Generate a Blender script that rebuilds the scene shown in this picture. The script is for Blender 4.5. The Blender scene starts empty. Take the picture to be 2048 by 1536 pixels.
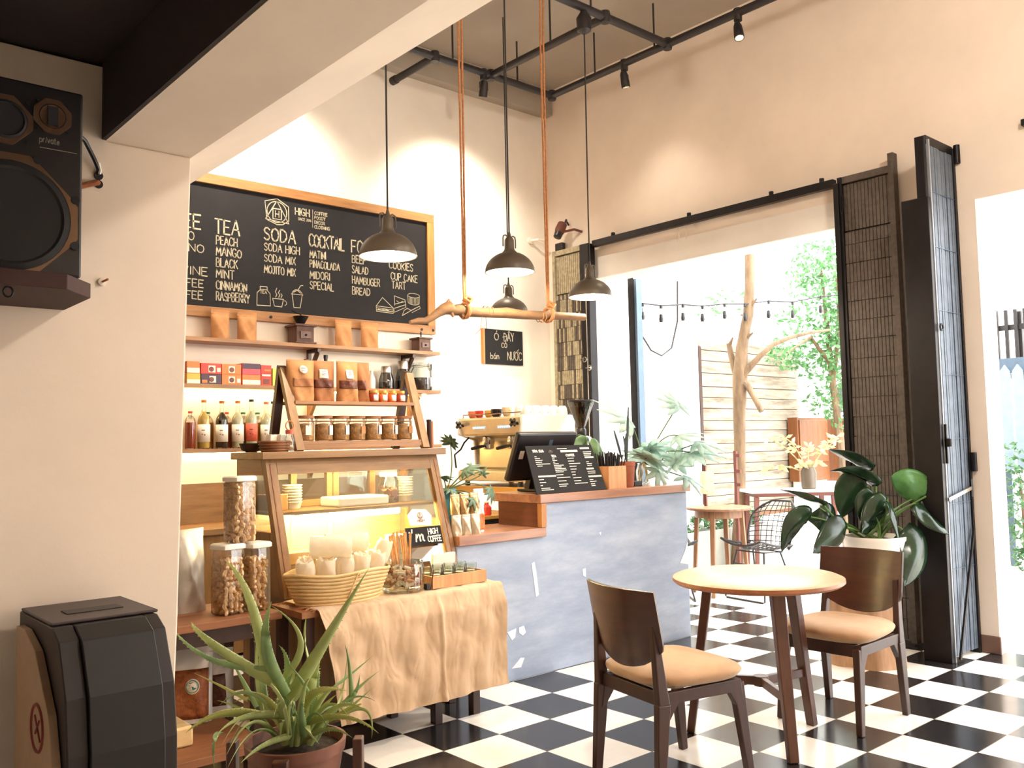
import bpy, bmesh, math, random
from mathutils import Vector, Matrix

random.seed(11)
SC = bpy.context.scene
COL = SC.collection
PI = math.pi

# ------------------------------------------------------------------ camera
cam_d = bpy.data.cameras.new('camera')
cam = bpy.data.objects.new('camera', cam_d)
COL.objects.link(cam)
cam_d.sensor_width = 36.0
cam_d.lens = 31.2736
cam_d.clip_start = 0.05
cam.matrix_world = Matrix(((0.754556, -0.027704, -0.655650, 0.0),
                           (-0.655897, -0.063888, -0.752142, 0.0),
                           (-0.021051, 0.997572, -0.066378, 1.38),
                           (0, 0, 0, 1)))
SC.camera = cam

# ------------------------------------------------------------------ sky, sun, exposure
SKY = 7.2
w = bpy.data.worlds.new('overcast_sky')
SC.world = w
w.use_nodes = True
bg = w.node_tree.nodes['Background']
bg.inputs['Color'].default_value = (0.97, 0.98, 1.0, 1)
bg.inputs['Strength'].default_value = SKY
sun_d = bpy.data.lights.new('sun', 'SUN')
sun_d.energy = 4.0
sun_d.angle = math.radians(12)
sun_d.color = (1.0, 0.97, 0.93)
sun = bpy.data.objects.new('sun', sun_d)
COL.objects.link(sun)
sun.location = (12, 2, 9)
sun.rotation_euler = Vector((-0.10, 0.55, -1.0)).to_track_quat('-Z', 'Y').to_euler()

vs = SC.view_settings
vs.view_transform = 'Standard'
vs.look = 'None'
vs.gamma = 1.0
vs.use_curve_mapping = False
vs.exposure = 0.38
SC.cycles.max_bounces = 10
SC.cycles.diffuse_bounces = 6
SC.cycles.transparent_max_bounces = 24
SC.cycles.sample_clamp_indirect = 6.0
SC.cycles.caustics_reflective = False
SC.cycles.caustics_refractive = False
for nm, y0, y1 in (('doorway_daylight_courtyard', 2.95, 5.75), ('doorway_daylight_street', -1.6, 2.28)):
    ld = bpy.data.lights.new(nm, 'AREA')            # light portals in the two open doorways
    ld.shape = 'RECTANGLE'
    ld.size = 2.88
    ld.size_y = y1 - y0
    ld.cycles.is_portal = True
    lo = bpy.data.objects.new(nm, ld)
    COL.objects.link(lo)
    lo.location = (6.24, (y0 + y1) / 2, 1.442)
    lo.rotation_euler = (0, math.radians(90), 0)

# ------------------------------------------------------------------ materials
def lin(c):
    def f(v):
        v = v / 255.0
        return v / 12.92 if v <= 0.04045 else ((v + 0.055) / 1.055) ** 2.4
    return (f(c[0]), f(c[1]), f(c[2]), 1)

MATS = {}
def newmat(name):
    m = bpy.data.materials.new(name)
    m.use_nodes = True
    MATS[name] = m
    nt = m.node_tree
    return m, nt, nt.nodes['Principled BSDF'], nt.nodes['Material Output']

def coords(nt, scale=(1, 1, 1), rot=(0, 0, 0)):
    tc = nt.nodes.new('ShaderNodeTexCoord')
    mp = nt.nodes.new('ShaderNodeMapping')
    mp.inputs['Scale'].default_value = scale
    mp.inputs['Rotation'].default_value = rot
    nt.links.new(tc.outputs['Object'], mp.inputs['Vector'])
    return mp.outputs['Vector']

def ramp(nt, fac, stops):
    r = nt.nodes.new('ShaderNodeValToRGB')
    e = r.color_ramp.elements
    while len(e) < len(stops):
        e.new(0.5)
    for i, (p, c) in enumerate(stops):
        e[i].position = p
        e[i].color = c
    nt.links.new(fac, r.inputs['Fac'])
    return r.outputs['Color']

def noise(nt, vec, scale, detail=4.0, rough=0.6):
    n = nt.nodes.new('ShaderNodeTexNoise')
    n.inputs['Scale'].default_value = scale
    n.inputs['Detail'].default_value = detail
    n.inputs['Roughness'].default_value = rough
    nt.links.new(vec, n.inputs['Vector'])
    return n.outputs['Fac']

def bump(nt, b, fac, strength, dist=0.01):
    n = nt.nodes.new('ShaderNodeBump')
    n.inputs['Strength'].default_value = strength
    n.inputs['Distance'].default_value = dist
    nt.links.new(fac, n.inputs['Height'])
    nt.links.new(n.outputs['Normal'], b.inputs['Normal'])

def mix2(c, k):
    return (min(1, c[0] * k), min(1, c[1] * k), min(1, c[2] * k), 1)

def plain(name, col, rough=0.5, metal=0.0, var=0.12, scale=14, bmp=0.0, bscale=80, emit=0.0, coat=0.0, emcol=None):
    m, nt, b, out = newmat(name)
    c = lin(col)
    v = coords(nt)
    f = noise(nt, v, scale)
    nt.links.new(ramp(nt, f, [(0.3, mix2(c, 1 - var)), (0.7, mix2(c, 1 + var))]), b.inputs['Base Color'])
    b.inputs['Roughness'].default_value = rough
    b.inputs['Metallic'].default_value = metal
    b.inputs['Coat Weight'].default_value = coat
    if bmp:
        bump(nt, b, noise(nt, v, bscale), bmp)
    if emit:
        b.inputs['Emission Color'].default_value = lin(emcol or col)
        b.inputs['Emission Strength'].default_value = emit
    return m

def wood(name, c1, c2, axis=0, rough=0.45, scale=6.0, stretch=9.0, coat=0.0):
    m, nt, b, out = newmat(name)
    s = [scale * stretch / 3] * 3
    s[axis] = scale / 3
    v = coords(nt, tuple(s))
    f = noise(nt, v, 1.6, 6, 0.65)
    k1, k2 = lin(c1), lin(c2)
    nt.links.new(ramp(nt, f, [(0.28, k1), (0.5, tuple((a + d) / 2 for a, d in zip(k1, k2))), (0.72, k2)]), b.inputs['Base Color'])
    b.inputs['Roughness'].default_value = rough
    b.inputs['Coat Weight'].default_value = coat
    b.inputs['Coat Roughness'].default_value = 0.2
    bump(nt, b, f, 0.12, 0.004)
    return m

def glass(name, tint=(255, 255, 255), refl=0.09, rough=0.02):
    """thin clear pane: what is behind shows through, with a surface reflection"""
    m, nt, b, out = newmat(name)
    nt.nodes.remove(b)
    t = nt.nodes.new('ShaderNodeBsdfTransparent')
    t.inputs['Color'].default_value = lin(tint)
    g = nt.nodes.new('ShaderNodeBsdfGlossy')
    g.inputs['Roughness'].default_value = rough
    lw = nt.nodes.new('ShaderNodeLayerWeight')
    lw.inputs['Blend'].default_value = 0.25
    mp = nt.nodes.new('ShaderNodeMapRange')
    mp.inputs['To Min'].default_value = refl
    mp.inputs['To Max'].default_value = 0.75
    nt.links.new(lw.outputs['Fresnel'], mp.inputs['Value'])
    mx = nt.nodes.new('ShaderNodeMixShader')
    nt.links.new(mp.outputs['Result'], mx.inputs['Fac'])
    nt.links.new(t.outputs['BSDF'], mx.inputs[1])
    nt.links.new(g.outputs['BSDF'], mx.inputs[2])
    nt.links.new(mx.outputs['Shader'], out.inputs['Surface'])
    return m

def glow(name, col, strength):
    m, nt, b, out = newmat(name)
    b.inputs['Base Color'].default_value = lin(col)
    b.inputs['Emission Color'].default_value = lin(col)
    b.inputs['Emission Strength'].default_value = strength
    return m

def leafmat(name, c1, c2, rough=0.4, scale=9, trans=0.25):
    m, nt, b, out = newmat(name)
    f = noise(nt, coords(nt), scale)
    col = ramp(nt, f, [(0.3, lin(c1)), (0.7, lin(c2))])
    nt.links.new(col, b.inputs['Base Color'])
    b.inputs['Roughness'].default_value = rough
    tl = nt.nodes.new('ShaderNodeBsdfTranslucent')
    nt.links.new(col, tl.inputs['Color'])
    mx = nt.nodes.new('ShaderNodeMixShader')
    mx.inputs['Fac'].default_value = trans
    nt.links.new(b.outputs['BSDF'], mx.inputs[1])
    nt.links.new(tl.outputs['BSDF'], mx.inputs[2])
    nt.links.new(mx.outputs['Shader'], out.inputs['Surface'])
    return m

# ------------------------------------------------------------------ mesh building
ROOT_OF = {}
class MB:
    """collects shapes in world coordinates; build() links them as one mesh object"""
    def __init__(s):
        s.v, s.f, s.mi, s.cur = [], [], [], 0
    def add(s, vs_, fs_):
        n = len(s.v)
        s.v += [tuple(p) for p in vs_]
        s.f += [tuple(i + n for i in f) for f in fs_]
        s.mi += [s.cur] * len(fs_)
        return s
    def box(s, x0, x1, y0, y1, z0, z1):
        vs_ = [(x, y, z) for z in (z0, z1) for x, y in ((x0, y0), (x1, y0), (x1, y1), (x0, y1))]
        return s.add(vs_, [(3, 2, 1, 0), (4, 5, 6, 7), (0, 1, 5, 4), (1, 2, 6, 5), (2, 3, 7, 6), (3, 0, 4, 7)])
    def obox(s, c, size, M):
        """box of a size, turned by the 3x3 matrix M, at centre c"""
        hx, hy, hz = size[0] / 2, size[1] / 2, size[2] / 2
        vs_ = [Vector(c) + M @ Vector((x, y, z)) for z in (-hz, hz) for x, y in ((-hx, -hy), (hx, -hy), (hx, hy), (-hx, hy))]
        return s.add(vs_, [(3, 2, 1, 0), (4, 5, 6, 7), (0, 1, 5, 4), (1, 2, 6, 5), (2, 3, 7, 6), (3, 0, 4, 7)])
    def bar(s, p, q, wx, wy, up=(0, 0, 1), w2=None):
        """a bar of rectangular section from p to q; w2 gives its section at q"""
        p, q = Vector(p), Vector(q)
        d = (q - p).normalized()
        u = Vector(up)
        if abs(d.dot(u)) > 0.98:
            u = Vector((1, 0, 0))
        a = d.cross(u).normalized()
        b = a.cross(d).normalized()
        w2 = w2 or (wx, wy)
        vs_ = []
        for c, (sx, sy) in ((p, (wx, wy)), (q, w2)):
            for i, j in ((-1, -1), (1, -1), (1, 1), (-1, 1)):
                vs_.append(c + a * (i * sx / 2) + b * (j * sy / 2))
        return s.add(vs_, [(3, 2, 1, 0), (4, 5, 6, 7), (0, 1, 5, 4), (1, 2, 6, 5), (2, 3, 7, 6), (3, 0, 4, 7)])
    def tube(s, pts, r, n=8, cap=True):
        pts = [Vector(p) for p in pts]
        rr = r if isinstance(r, (list, tuple)) else [r] * len(pts)
        vs_, fs_ = [], []
        d0 = (pts[1] - pts[0]).normalized()
        u = Vector((0, 0, 1)) if abs(d0.z) < 0.9 else Vector((1, 0, 0))
        a = d0.cross(u).normalized()
        for i, p in enumerate(pts):
            d = (pts[min(i + 1, len(pts) - 1)] - pts[max(i - 1, 0)]).normalized()
            a = (a - d * a.dot(d)).normalized()
            b = d.cross(a)
            for k in range(n):
                t = 2 * PI * k / n
                vs_.append(p + (a * math.cos(t) + b * math.sin(t)) * rr[i])
        for i in range(len(pts) - 1):
            for k in range(n):
                k2 = (k + 1) % n
                fs_.append((i * n + k, i * n + k2, (i + 1) * n + k2, (i + 1) * n + k))
        if cap:
            fs_.append(tuple(range(n - 1, -1, -1)))
            fs_.append(tuple((len(pts) - 1) * n + k for k in range(n)))
        return s.add(vs_, fs_)
    def lathe(s, prof, c=(0, 0, 0), n=24, M=None, sx=1.0, sy=1.0):
        """profile [(r,z)...] turned about a vertical axis through c (M tilts it)"""
        vs_, fs_ = [], []
        c = Vector(c)
        for r, z in prof:
            for k in range(n):
                t = 2 * PI * k / n
                p = Vector((r * math.cos(t) * sx, r * math.sin(t) * sy, z))
                vs_.append(c + (M @ p if M else p))
        m = len(prof)
        for i in range(m - 1):
            for k in range(n):
                k2 = (k + 1) % n
                fs_.append((i * n + k, i * n + k2, (i + 1) * n + k2, (i + 1) * n + k))
        if prof[0][0] > 1e-4:
            fs_.append(tuple(range(n - 1, -1, -1)))
        if prof[-1][0] > 1e-4:
            fs_.append(tuple((m - 1) * n + k for k in range(n)))
        return s.add(vs_, fs_)
    def prism(s, poly, axis, a0, a1):
        """a flat outline pushed along an axis; the outline gives the other two coordinates in order"""
        def P(u, v, a):
            return ((a, u, v), (u, a, v), (u, v, a))[axis]
        n = len(poly)
        vs_ = [P(u, v, a0) for u, v in poly] + [P(u, v, a1) for u, v in poly]
        fs_ = [tuple(range(n - 1, -1, -1)), tuple(range(n, 2 * n))]
        for i in range(n):
            j = (i + 1) % n
            fs_.append((i, j, n + j, n + i))
        return s.add(vs_, fs_)
    def quad(s, a, b, c, d):
        return s.add([a, b, c, d], [(0, 1, 2, 3)])
    def grid(s, fn, nu, nv, closed_u=False):
        vs_ = [fn(i / nu, j / nv) for j in range(nv + 1) for i in range(nu + 1)]
        fs_ = [(j * (nu + 1) + i, j * (nu + 1) + i + 1, (j + 1) * (nu + 1) + i + 1, (j + 1) * (nu + 1) + i)
               for j in range(nv) for i in range(nu)]
        return s.add(vs_, fs_)
    def sheet(s, fn, nu, nv, th):
        """a bent sheet with thickness th"""
        P = [[Vector(fn(i / nu, j / nv)) for i in range(nu + 1)] for j in range(nv + 1)]
        def N(i, j):
            a = P[j][min(i + 1, nu)] - P[j][max(i - 1, 0)]
            b = P[min(j + 1, nv)][i] - P[max(j - 1, 0)][i]
            k = a.cross(b)
            return k.normalized() if k.length > 1e-9 else Vector((0, 0, 1))
        w_ = nu + 1
        tot = w_ * (nv + 1)
        vs_ = [P[j][i] + N(i, j) * th / 2 for j in range(nv + 1) for i in range(w_)]
        vs_ += [P[j][i] - N(i, j) * th / 2 for j in range(nv + 1) for i in range(w_)]
        fs_ = []
        for j in range(nv):
            for i in range(nu):
                q = (j * w_ + i, j * w_ + i + 1, (j + 1) * w_ + i + 1, (j + 1) * w_ + i)
                fs_.append(q)
                fs_.append(tuple(tot + k for k in reversed(q)))
        edge = [i for i in range(w_)] + [j * w_ + nu for j in range(1, nv + 1)] + \
               [nv * w_ + i for i in range(nu - 1, -1, -1)] + [j * w_ for j in range(nv - 1, 0, -1)]
        for k in range(len(edge)):
            a, b = edge[k], edge[(k + 1) % len(edge)]
            fs_.append((b, a, tot + a, tot + b))
        return s.add(vs_, fs_)
    def build(s, name, mat_, parent=None, smooth=True, bevel=0.0, seg=2, angle=40, solid=0.0, origin=None):
        if parent is not None:
            off = ROOT_OF[parent.name]
        elif origin is not None:
            off = Vector(origin)
        else:
            xs, ys, zs = zip(*s.v)
            off = Vector(((min(xs) + max(xs)) / 2, (min(ys) + max(ys)) / 2, min(zs)))
        me = bpy.data.meshes.new(name)
        me.from_pydata([(p[0] - off.x, p[1] - off.y, p[2] - off.z) for p in s.v], [], s.f)
        ml = mat_ if isinstance(mat_, (list, tuple)) else [mat_]
        for m_ in ml:
            me.materials.append(MATS[m_] if isinstance(m_, str) else m_)
        if len(ml) > 1:
            me.polygons.foreach_set('material_index', s.mi)
        bm = bmesh.new()
        bm.from_mesh(me)
        bmesh.ops.recalc_face_normals(bm, faces=bm.faces)
        bm.to_mesh(me)
        bm.free()
        if smooth:
            me.polygons.foreach_set('use_smooth', [True] * len(me.polygons))
            me.set_sharp_from_angle(angle=math.radians(angle))
        me.update()
        o = bpy.data.objects.new(name, me)
        COL.objects.link(o)
        if parent is not None:
            o.parent = parent
            ROOT_OF[o.name] = off
        else:
            o.location = off
            ROOT_OF[o.name] = off
        if bevel:
            bv = o.modifiers.new('bevel', 'BEVEL')
            bv.width = bevel
            bv.segments = seg
            bv.limit_method = 'ANGLE'
            bv.angle_limit = math.radians(35)
        if solid:
            so = o.modifiers.new('solidify', 'SOLIDIFY')
            so.thickness = solid
            so.offset = 0
        return o

def tag(o, label, cat, group=None, kind=None):
    o['label'] = label
    o['category'] = cat
    if group:
        o['group'] = group
    if kind:
        o['kind'] = kind
    return o

def thing(name, loc, label, cat, group=None):
    o = bpy.data.objects.new(name, None)
    o.empty_display_size = 0.1
    COL.objects.link(o)
    o.location = loc
    ROOT_OF[o.name] = Vector(loc)
    return tag(o, label, cat, group)

def dup(root, loc, rz=0.0, label=None, scale=None):
    """a copy of a thing and of each of its parts and sub-parts"""
    def cp(o, par):
        c = o.copy()
        COL.objects.link(c)
        ROOT_OF[c.name] = Vector(loc)
        if par is not None:
            c.parent = par
        for ch in list(o.children):
            cp(ch, c)
        return c
    r = cp(root, None)
    r.location = loc
    r.rotation_euler = (0, 0, rz)
    if scale:
        r.scale = (scale, scale, scale) if not isinstance(scale, tuple) else scale
    if label:
        r['label'] = label
    return r

def struct(o):
    o['kind'] = 'structure'
    return o

def rotz(a):
    return Matrix.Rotation(a, 3, 'Z')

def bez(p0, p1, p2, n):
    p0, p1, p2 = Vector(p0), Vector(p1), Vector(p2)
    return [p0 * (1 - t) ** 2 + p1 * (2 * t * (1 - t)) + p2 * t * t for t in [i / n for i in range(n + 1)]]

# ================================================================== materials of the room
def make_wallmat(name, col, var=0.05, rough=0.85, streak=0.0):
    m, nt, b, out = newmat(name)
    c = lin(col)
    v = coords(nt)
    f = noise(nt, v, 2.2, 5, 0.6)
    col_out = ramp(nt, f, [(0.3, mix2(c, 1 - var)), (0.7, mix2(c, 1 + var))])
    nt.links.new(col_out, b.inputs['Base Color'])
    b.inputs['Roughness'].default_value = rough
    bump(nt, b, noise(nt, v, 60, 6, 0.7), 0.10, 0.004)
    return m
make_wallmat('white_plaster', (232, 224, 212))
make_wallmat('beige_plaster', (234, 220, 205))
make_wallmat('pillar_plaster', (236, 220, 203))
make_wallmat('ceiling_paint', (160, 150, 138))
make_wallmat('pale_paint', (232, 226, 218))
make_wallmat('dark_ceiling_paint', (56, 49, 50))
make_wallmat('skirting_paint', (120, 92, 80), 0.2)
make_wallmat('outdoor_render', (240, 238, 232), 0.03)
make_wallmat('outdoor_paving', (214, 208, 198), 0.06)

def floor_mat():
    m, nt, b, out = newmat('checker_tiles')
    N, L = nt.nodes, nt.links
    tc = N.new('ShaderNodeTexCoord')
    mp = N.new('ShaderNodeMapping')
    k = 1 / 0.33
    mp.inputs['Scale'].default_value = (k, k, k)
    mp.inputs['Location'].default_value = (-2.446 * k, -3.658 * k, 0.5)
    L.new(tc.outputs['Object'], mp.inputs['Vector'])
    ck = N.new('ShaderNodeTexChecker')
    ck.inputs['Scale'].default_value = 1.0
    L.new(mp.outputs['Vector'], ck.inputs['Vector'])
    nz = noise(nt, tc.outputs['Object'], 5, 6, 0.7)
    wh = ramp(nt, nz, [(0.25, lin((228, 223, 214))), (0.75, lin((243, 240, 235)))])
    bk = ramp(nt, nz, [(0.3, lin((24, 23, 25))), (0.8, lin((46, 43, 43)))])
    mx = N.new('ShaderNodeMix')
    mx.data_type = 'RGBA'
    L.new(ck.outputs['Fac'], mx.inputs['Factor'])
    L.new(wh, mx.inputs['A'])
    L.new(bk, mx.inputs['B'])
    sp = N.new('ShaderNodeSeparateXYZ')
    L.new(mp.outputs['Vector'], sp.inputs[0])
    ds = []
    for ax in ('X', 'Y'):
        fr = N.new('ShaderNodeMath'); fr.operation = 'PINGPONG'; fr.inputs[1].default_value = 0.5
        L.new(sp.outputs[ax], fr.inputs[0])
        ds.append(fr.outputs[0])
    mn = N.new('ShaderNodeMath'); mn.operation = 'MINIMUM'
    L.new(ds[0], mn.inputs[0]); L.new(ds[1], mn.inputs[1])
    lt = N.new('ShaderNodeMath'); lt.operation = 'LESS_THAN'; lt.inputs[1].default_value = 0.006
    L.new(mn.outputs[0], lt.inputs[0])
    mg = N.new('ShaderNodeMix'); mg.data_type = 'RGBA'
    L.new(lt.outputs[0], mg.inputs['Factor'])
    L.new(mx.outputs['Result'], mg.inputs['A'])
    mg.inputs['B'].default_value = lin((120, 108, 92))
    L.new(mg.outputs['Result'], b.inputs['Base Color'])
    rr = N.new('ShaderNodeMapRange')
    rr.inputs['To Min'].default_value = 0.10
    rr.inputs['To Max'].default_value = 0.26
    L.new(noise(nt, tc.outputs['Object'], 9, 5, 0.7), rr.inputs['Value'])
    L.new(rr.outputs['Result'], b.inputs['Roughness'])
floor_mat()

# ================================================================== the room
struct(MB().box(-2.6, 6.25, -2.6, 6.5, -0.12, 0.0).build('floor', 'checker_tiles', smooth=False, origin=(0, 0, 0)))
struct(MB().box(-2.6, 6.22, 6.28, 6.5, 0, 5.0).build('wall_back', 'white_plaster', smooth=False))
wr = MB()
wr.box(5.98, 6.22, 5.75, 6.28, 0, 2.885)
wr.box(5.98, 6.22, 2.28, 2.95, 0, 2.885)
wr.box(5.98, 6.22, -2.6, -1.6, 0, 2.885)
wr.box(5.98, 6.22, -2.6, 6.28, 2.885, 5.0)
struct(wr.build('wall_right', 'beige_plaster', smooth=False))
struct(MB().box(5.968, 5.979, 2.96, 5.74, 2.887, 3.08).build('trim_1', 'pale_paint', smooth=False))
struct(MB().box(1.2, 6.22, -2.6, 6.28, 4.85, 5.0).build('ceiling', 'ceiling_paint', smooth=False))
struct(MB().box(2.6, 5.975, 6.165, 6.279, 4.59, 4.849).build('trim_2', 'ceiling_paint', smooth=False, bevel=0.004))
# left wall with the pillar edge, slightly out of plumb
lw = MB()
lw.prism([(-2.6, 0), (0.937, 0), (0.972, 0.88), (0.993, 1.675), (1.008, 2.257), (0.765, 2.257), (0.765, 2.47), (-2.6, 2.47)], 1, 2.6, 2.85)
struct(lw.build('wall_left', 'pillar_plaster', smooth=False, bevel=0.006))
# the beam over it, from the back wall to behind the camera, and the wall above
bm_ = MB()
bm_.prism([(0.763, 2.257), (1.007, 2.257), (1.223, 2.35), (1.223, 5.0), (1.05, 5.0), (1.05, 2.52), (0.763, 2.52)], 1, -2.6, 6.28)
struct(bm_.build('trim_3', 'beige_plaster', smooth=False))
struct(MB().box(0.752, 0.762, -2.6, 2.599, 2.258, 2.475).build('trim_4', 'dark_ceiling_paint', smooth=False))
struct(MB().box(-2.6, 1.05, -2.6, 6.28, 2.478, 2.519).build('ceiling_low', 'dark_ceiling_paint', smooth=False))
struct(MB().box(-2.6, -2.4, -2.6, 6.28, 0, 2.478).build('wall_far_left', 'pillar_plaster', smooth=False))
struct(MB().box(-2.6, 6.22, -2.8, -2.6, 0, 5.0).build('wall_behind', 'beige_plaster', smooth=False))
struct(MB().box(5.972, 5.99, 2.272, 2.44, 0, 0.11).build('baseboard_right', 'skirting_paint', smooth=False, bevel=0.006))

# ================================================================== shared finishes
plain('black_metal', (30, 27, 29), 0.42, 0.6, 0.2)
plain('black_paint', (33, 29, 31), 0.5, 0.0, 0.2)
plain('steel_post', (86, 104, 122), 0.4, 0.5, 0.1)
plain('gate_lit_paint', (158, 146, 120), 0.6, 0.2, 0.35, 30)  # far gate: the lamplight on it is put into this lighter tone
plain('gate_dark_shaded_paint', (84, 74, 66), 0.6, 0.2, 0.3, 30)  # far gate's dark slats; the other gate's backlit shade put into the colour
plain('gate_blue_grey', (92, 102, 114), 0.5, 0.25, 0.2, 20)
plain('rope_fibre', (176, 118, 72), 0.9, 0, 0.25, 60, 0.4, 200)
plain('rope_fibre_red', (150, 88, 56), 0.9, 0, 0.25, 60, 0.4, 200)
plain('cord_red_brown', (98, 52, 40), 0.7)
plain('cord_black', (36, 30, 29), 0.7)
plain('chrome', (214, 208, 200), 0.15, 1.0, 0.03)
plain('chrome_dull', (150, 154, 160), 0.5, 0.4, 0.1)
plain('steel_satin', (196, 190, 180), 0.3, 1.0, 0.05)
plain('white_ceramic', (240, 234, 224), 0.25, 0, 0.02)
plain('white_plastic', (236, 230, 220), 0.4, 0, 0.03)
plain('white_paper', (238, 230, 216), 0.8, 0, 0.04)
plain('black_plastic', (28, 26, 29), 0.35, 0, 0.1)
plain('chalk', (182, 172, 148), 0.95, 0, 0.12, 90)
plain('chalk_faint', (150, 142, 128), 0.95, 0, 0.15, 90)
plain('slate_black', (21, 18, 20), 0.9, 0, 0.28, 5)
plain('kraft_paper', (172, 120, 74), 0.75, 0, 0.12, 12, 0.15, 40)
plain('kraft_paper_dark', (152, 100, 62), 0.75, 0, 0.12, 12, 0.15, 40)
plain('lamp_grey', (84, 74, 62), 0.42, 0.2, 0.08)
plain('lamp_inner_white', (246, 238, 220), 0.6)
plain('terracotta', (158, 92, 66), 0.75, 0, 0.15)
plain('soil', (52, 38, 28), 0.95, 0, 0.4, 60, 0.6, 60)
wood('shelf_wood', (132, 92, 58), (170, 126, 84), 0, 0.45, 5)
wood('shelf_wood_y', (142, 90, 50), (182, 122, 72), 1, 0.45, 5)
wood('frame_wood', (128, 85, 46), (172, 124, 74), 0, 0.5, 5)
wood('frame_wood_z', (158, 100, 50), (206, 146, 84), 2, 0.5, 5)
wood('case_wood', (120, 86, 50), (158, 120, 76), 0, 0.42, 5)
wood('case_wood_z', (120, 86, 50), (158, 120, 76), 2, 0.42, 5)
wood('case_wood_y', (120, 74, 42), (156, 102, 62), 1, 0.42, 5)
wood('bar_wood', (140, 92, 66), (184, 132, 98), 0, 0.35, 5, coat=0.3)
wood('bar_side_wood', (84, 42, 26), (118, 62, 38), 1, 0.4, 5, coat=0.2)
wood('table_wood', (196, 148, 112), (226, 182, 146), 0, 0.4, 4, coat=0.15)
wood('table_edge_wood', (132, 78, 46), (170, 108, 66), 0, 0.4, 5)
wood('dark_wood', (40, 20, 14), (66, 34, 22), 2, 0.45, 5, coat=0.1)
wood('dark_wood_x', (46, 22, 14), (76, 38, 23), 1, 0.32, 4, coat=0.3)
wood('leg_wood', (64, 35, 24), (98, 57, 38), 2, 0.4, 5, coat=0.2)
wood('bench_wood', (168, 120, 54), (206, 158, 84), 1, 0.4, 5)
wood('old_wood', (120, 74, 44), (158, 102, 64), 0, 0.6, 5)
wood('branch_bark', (84, 58, 37), (146, 108, 72), 0, 0.8, 9, 4)

# ================================================================== folding gates, rail
def slat_gate(name, y0, y1, x, z0, z1, label, group, mats_, rows_from, stile_low):
    """a folded lattice gate along the wall: overlapping short slats in staggered rows, a stile at each end"""
    t = thing(name, (x, (y0 + y1) / 2, 0), label, 'gate', group)
    rnd = random.Random(int(abs(y0) * 100))
    n = max(6, int(abs(y1 - y0) / 0.0245))
    st = (y1 - y0) / n
    light, dark, gap = MB(), MB(), MB()
    gap.box(x + 0.018, x + 0.03, min(y0, y1), max(y0, y1), z0, z1 - 0.02)
    gap.build('back_channel', mats_[1], t, smooth=False)
    for i in range(n):
        a = y0 + st * (i + 0.07)
        b = y0 + st * (i + 0.90)
        lo, hi = min(a, b), max(a, b)
        light.box(x - 0.004, x + 0.018, lo, hi, rows_from + 0.01, z1 - 0.06)
        z = z0
        r = 0
        while z < rows_from:
            zt = min(z + 0.135, rows_from)
            tgt = light if (rnd.random() < 0.62) == (r % 2 == 0) else dark
            d = 0.003 * (r % 2) + rnd.uniform(0, 0.002)
            tgt.box(x - 0.012 - d, x + 0.016, lo, hi, z, zt - 0.004)
            z = zt
            r += 1
    light.build('slats', mats_[0], t, smooth=False)
    dark.build('dark_slats', mats_[1], t, smooth=False)
    e = MB()
    lo, hi = min(y0, y1), max(y0, y1)
    e.box(x - 0.02, x + 0.03, lo - 0.005, hi + 0.005, z1 - 0.05, z1)
    e.build('top_channel', mats_[0], t, smooth=False, bevel=0.003)
    MB().box(x - 0.026, x + 0.034, hi, hi + 0.035, z0 - 0.02, z1 + 0.0).build('stile', mats_[0] if not stile_low else 'black_metal', t, smooth=False, bevel=0.003)
    MB().box(x - 0.03, x + 0.034, lo - 0.04, lo, z0 - 0.02, z1 + (0.0 if not stile_low else 0.08)).build('stile', 'black_metal' if not stile_low else mats_[0], t, smooth=False, bevel=0.003)
    return t
g1 = slat_gate('folding_gate', 6.08, 5.74, 5.90, 0.03, 3.21, 'olive grey folded lattice gate in the far corner behind the espresso machine', 'folded lattice gates', ('gate_lit_paint', 'gate_dark_shaded_paint'), 2.78, False)
b = MB()
b.box(5.84, 5.93, 5.60, 5.70, 0.0, 3.2)
b.build('meeting_stile', 'black_metal', g1, smooth=False, bevel=0.004)
b = MB()
b.box(5.832, 5.84, 5.63, 5.64, 0.0, 3.0)
b.build('steel_edge', 'steel_satin', g1, smooth=False)
for yy, zz in ((5.665, 2.13), (5.605, 2.05)):
    k = MB()
    k.tube([(5.825, yy + 0.022 * math.cos(a), zz + 0.022 * math.sin(a)) for a in [i * PI / 6 for i in range(12)]] + [(5.825, yy + 0.022, zz)], 0.006, 6)
    k.box(5.822, 5.842, yy - 0.006, yy + 0.05, zz - 0.006, zz + 0.006)
    k.build('padlock_eye', 'chrome', g1)
g2 = slat_gate('folding_gate', 3.13, 2.79, 5.90, 0.03, 3.22, 'dark folded lattice gate between the courtyard opening and the black gate', 'folded lattice gates', ('gate_dark_shaded_paint', 'gate_dark_shaded_paint'), 2.82, True)
b = MB()
b.box(5.86, 5.93, 3.15, 3.19, 0.0, 3.18)
b.build('edge_channel', 'black_metal', g2, smooth=False, bevel=0.004)
k = MB()
k.tube([(5.85, 3.12 + 0.012 * math.cos(a), 3.02 + 0.07 * math.sin(a)) for a in [i * PI / 8 for i in range(17)]], 0.006, 6)
k.build('latch_slot', 'black_metal', g2)

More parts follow.
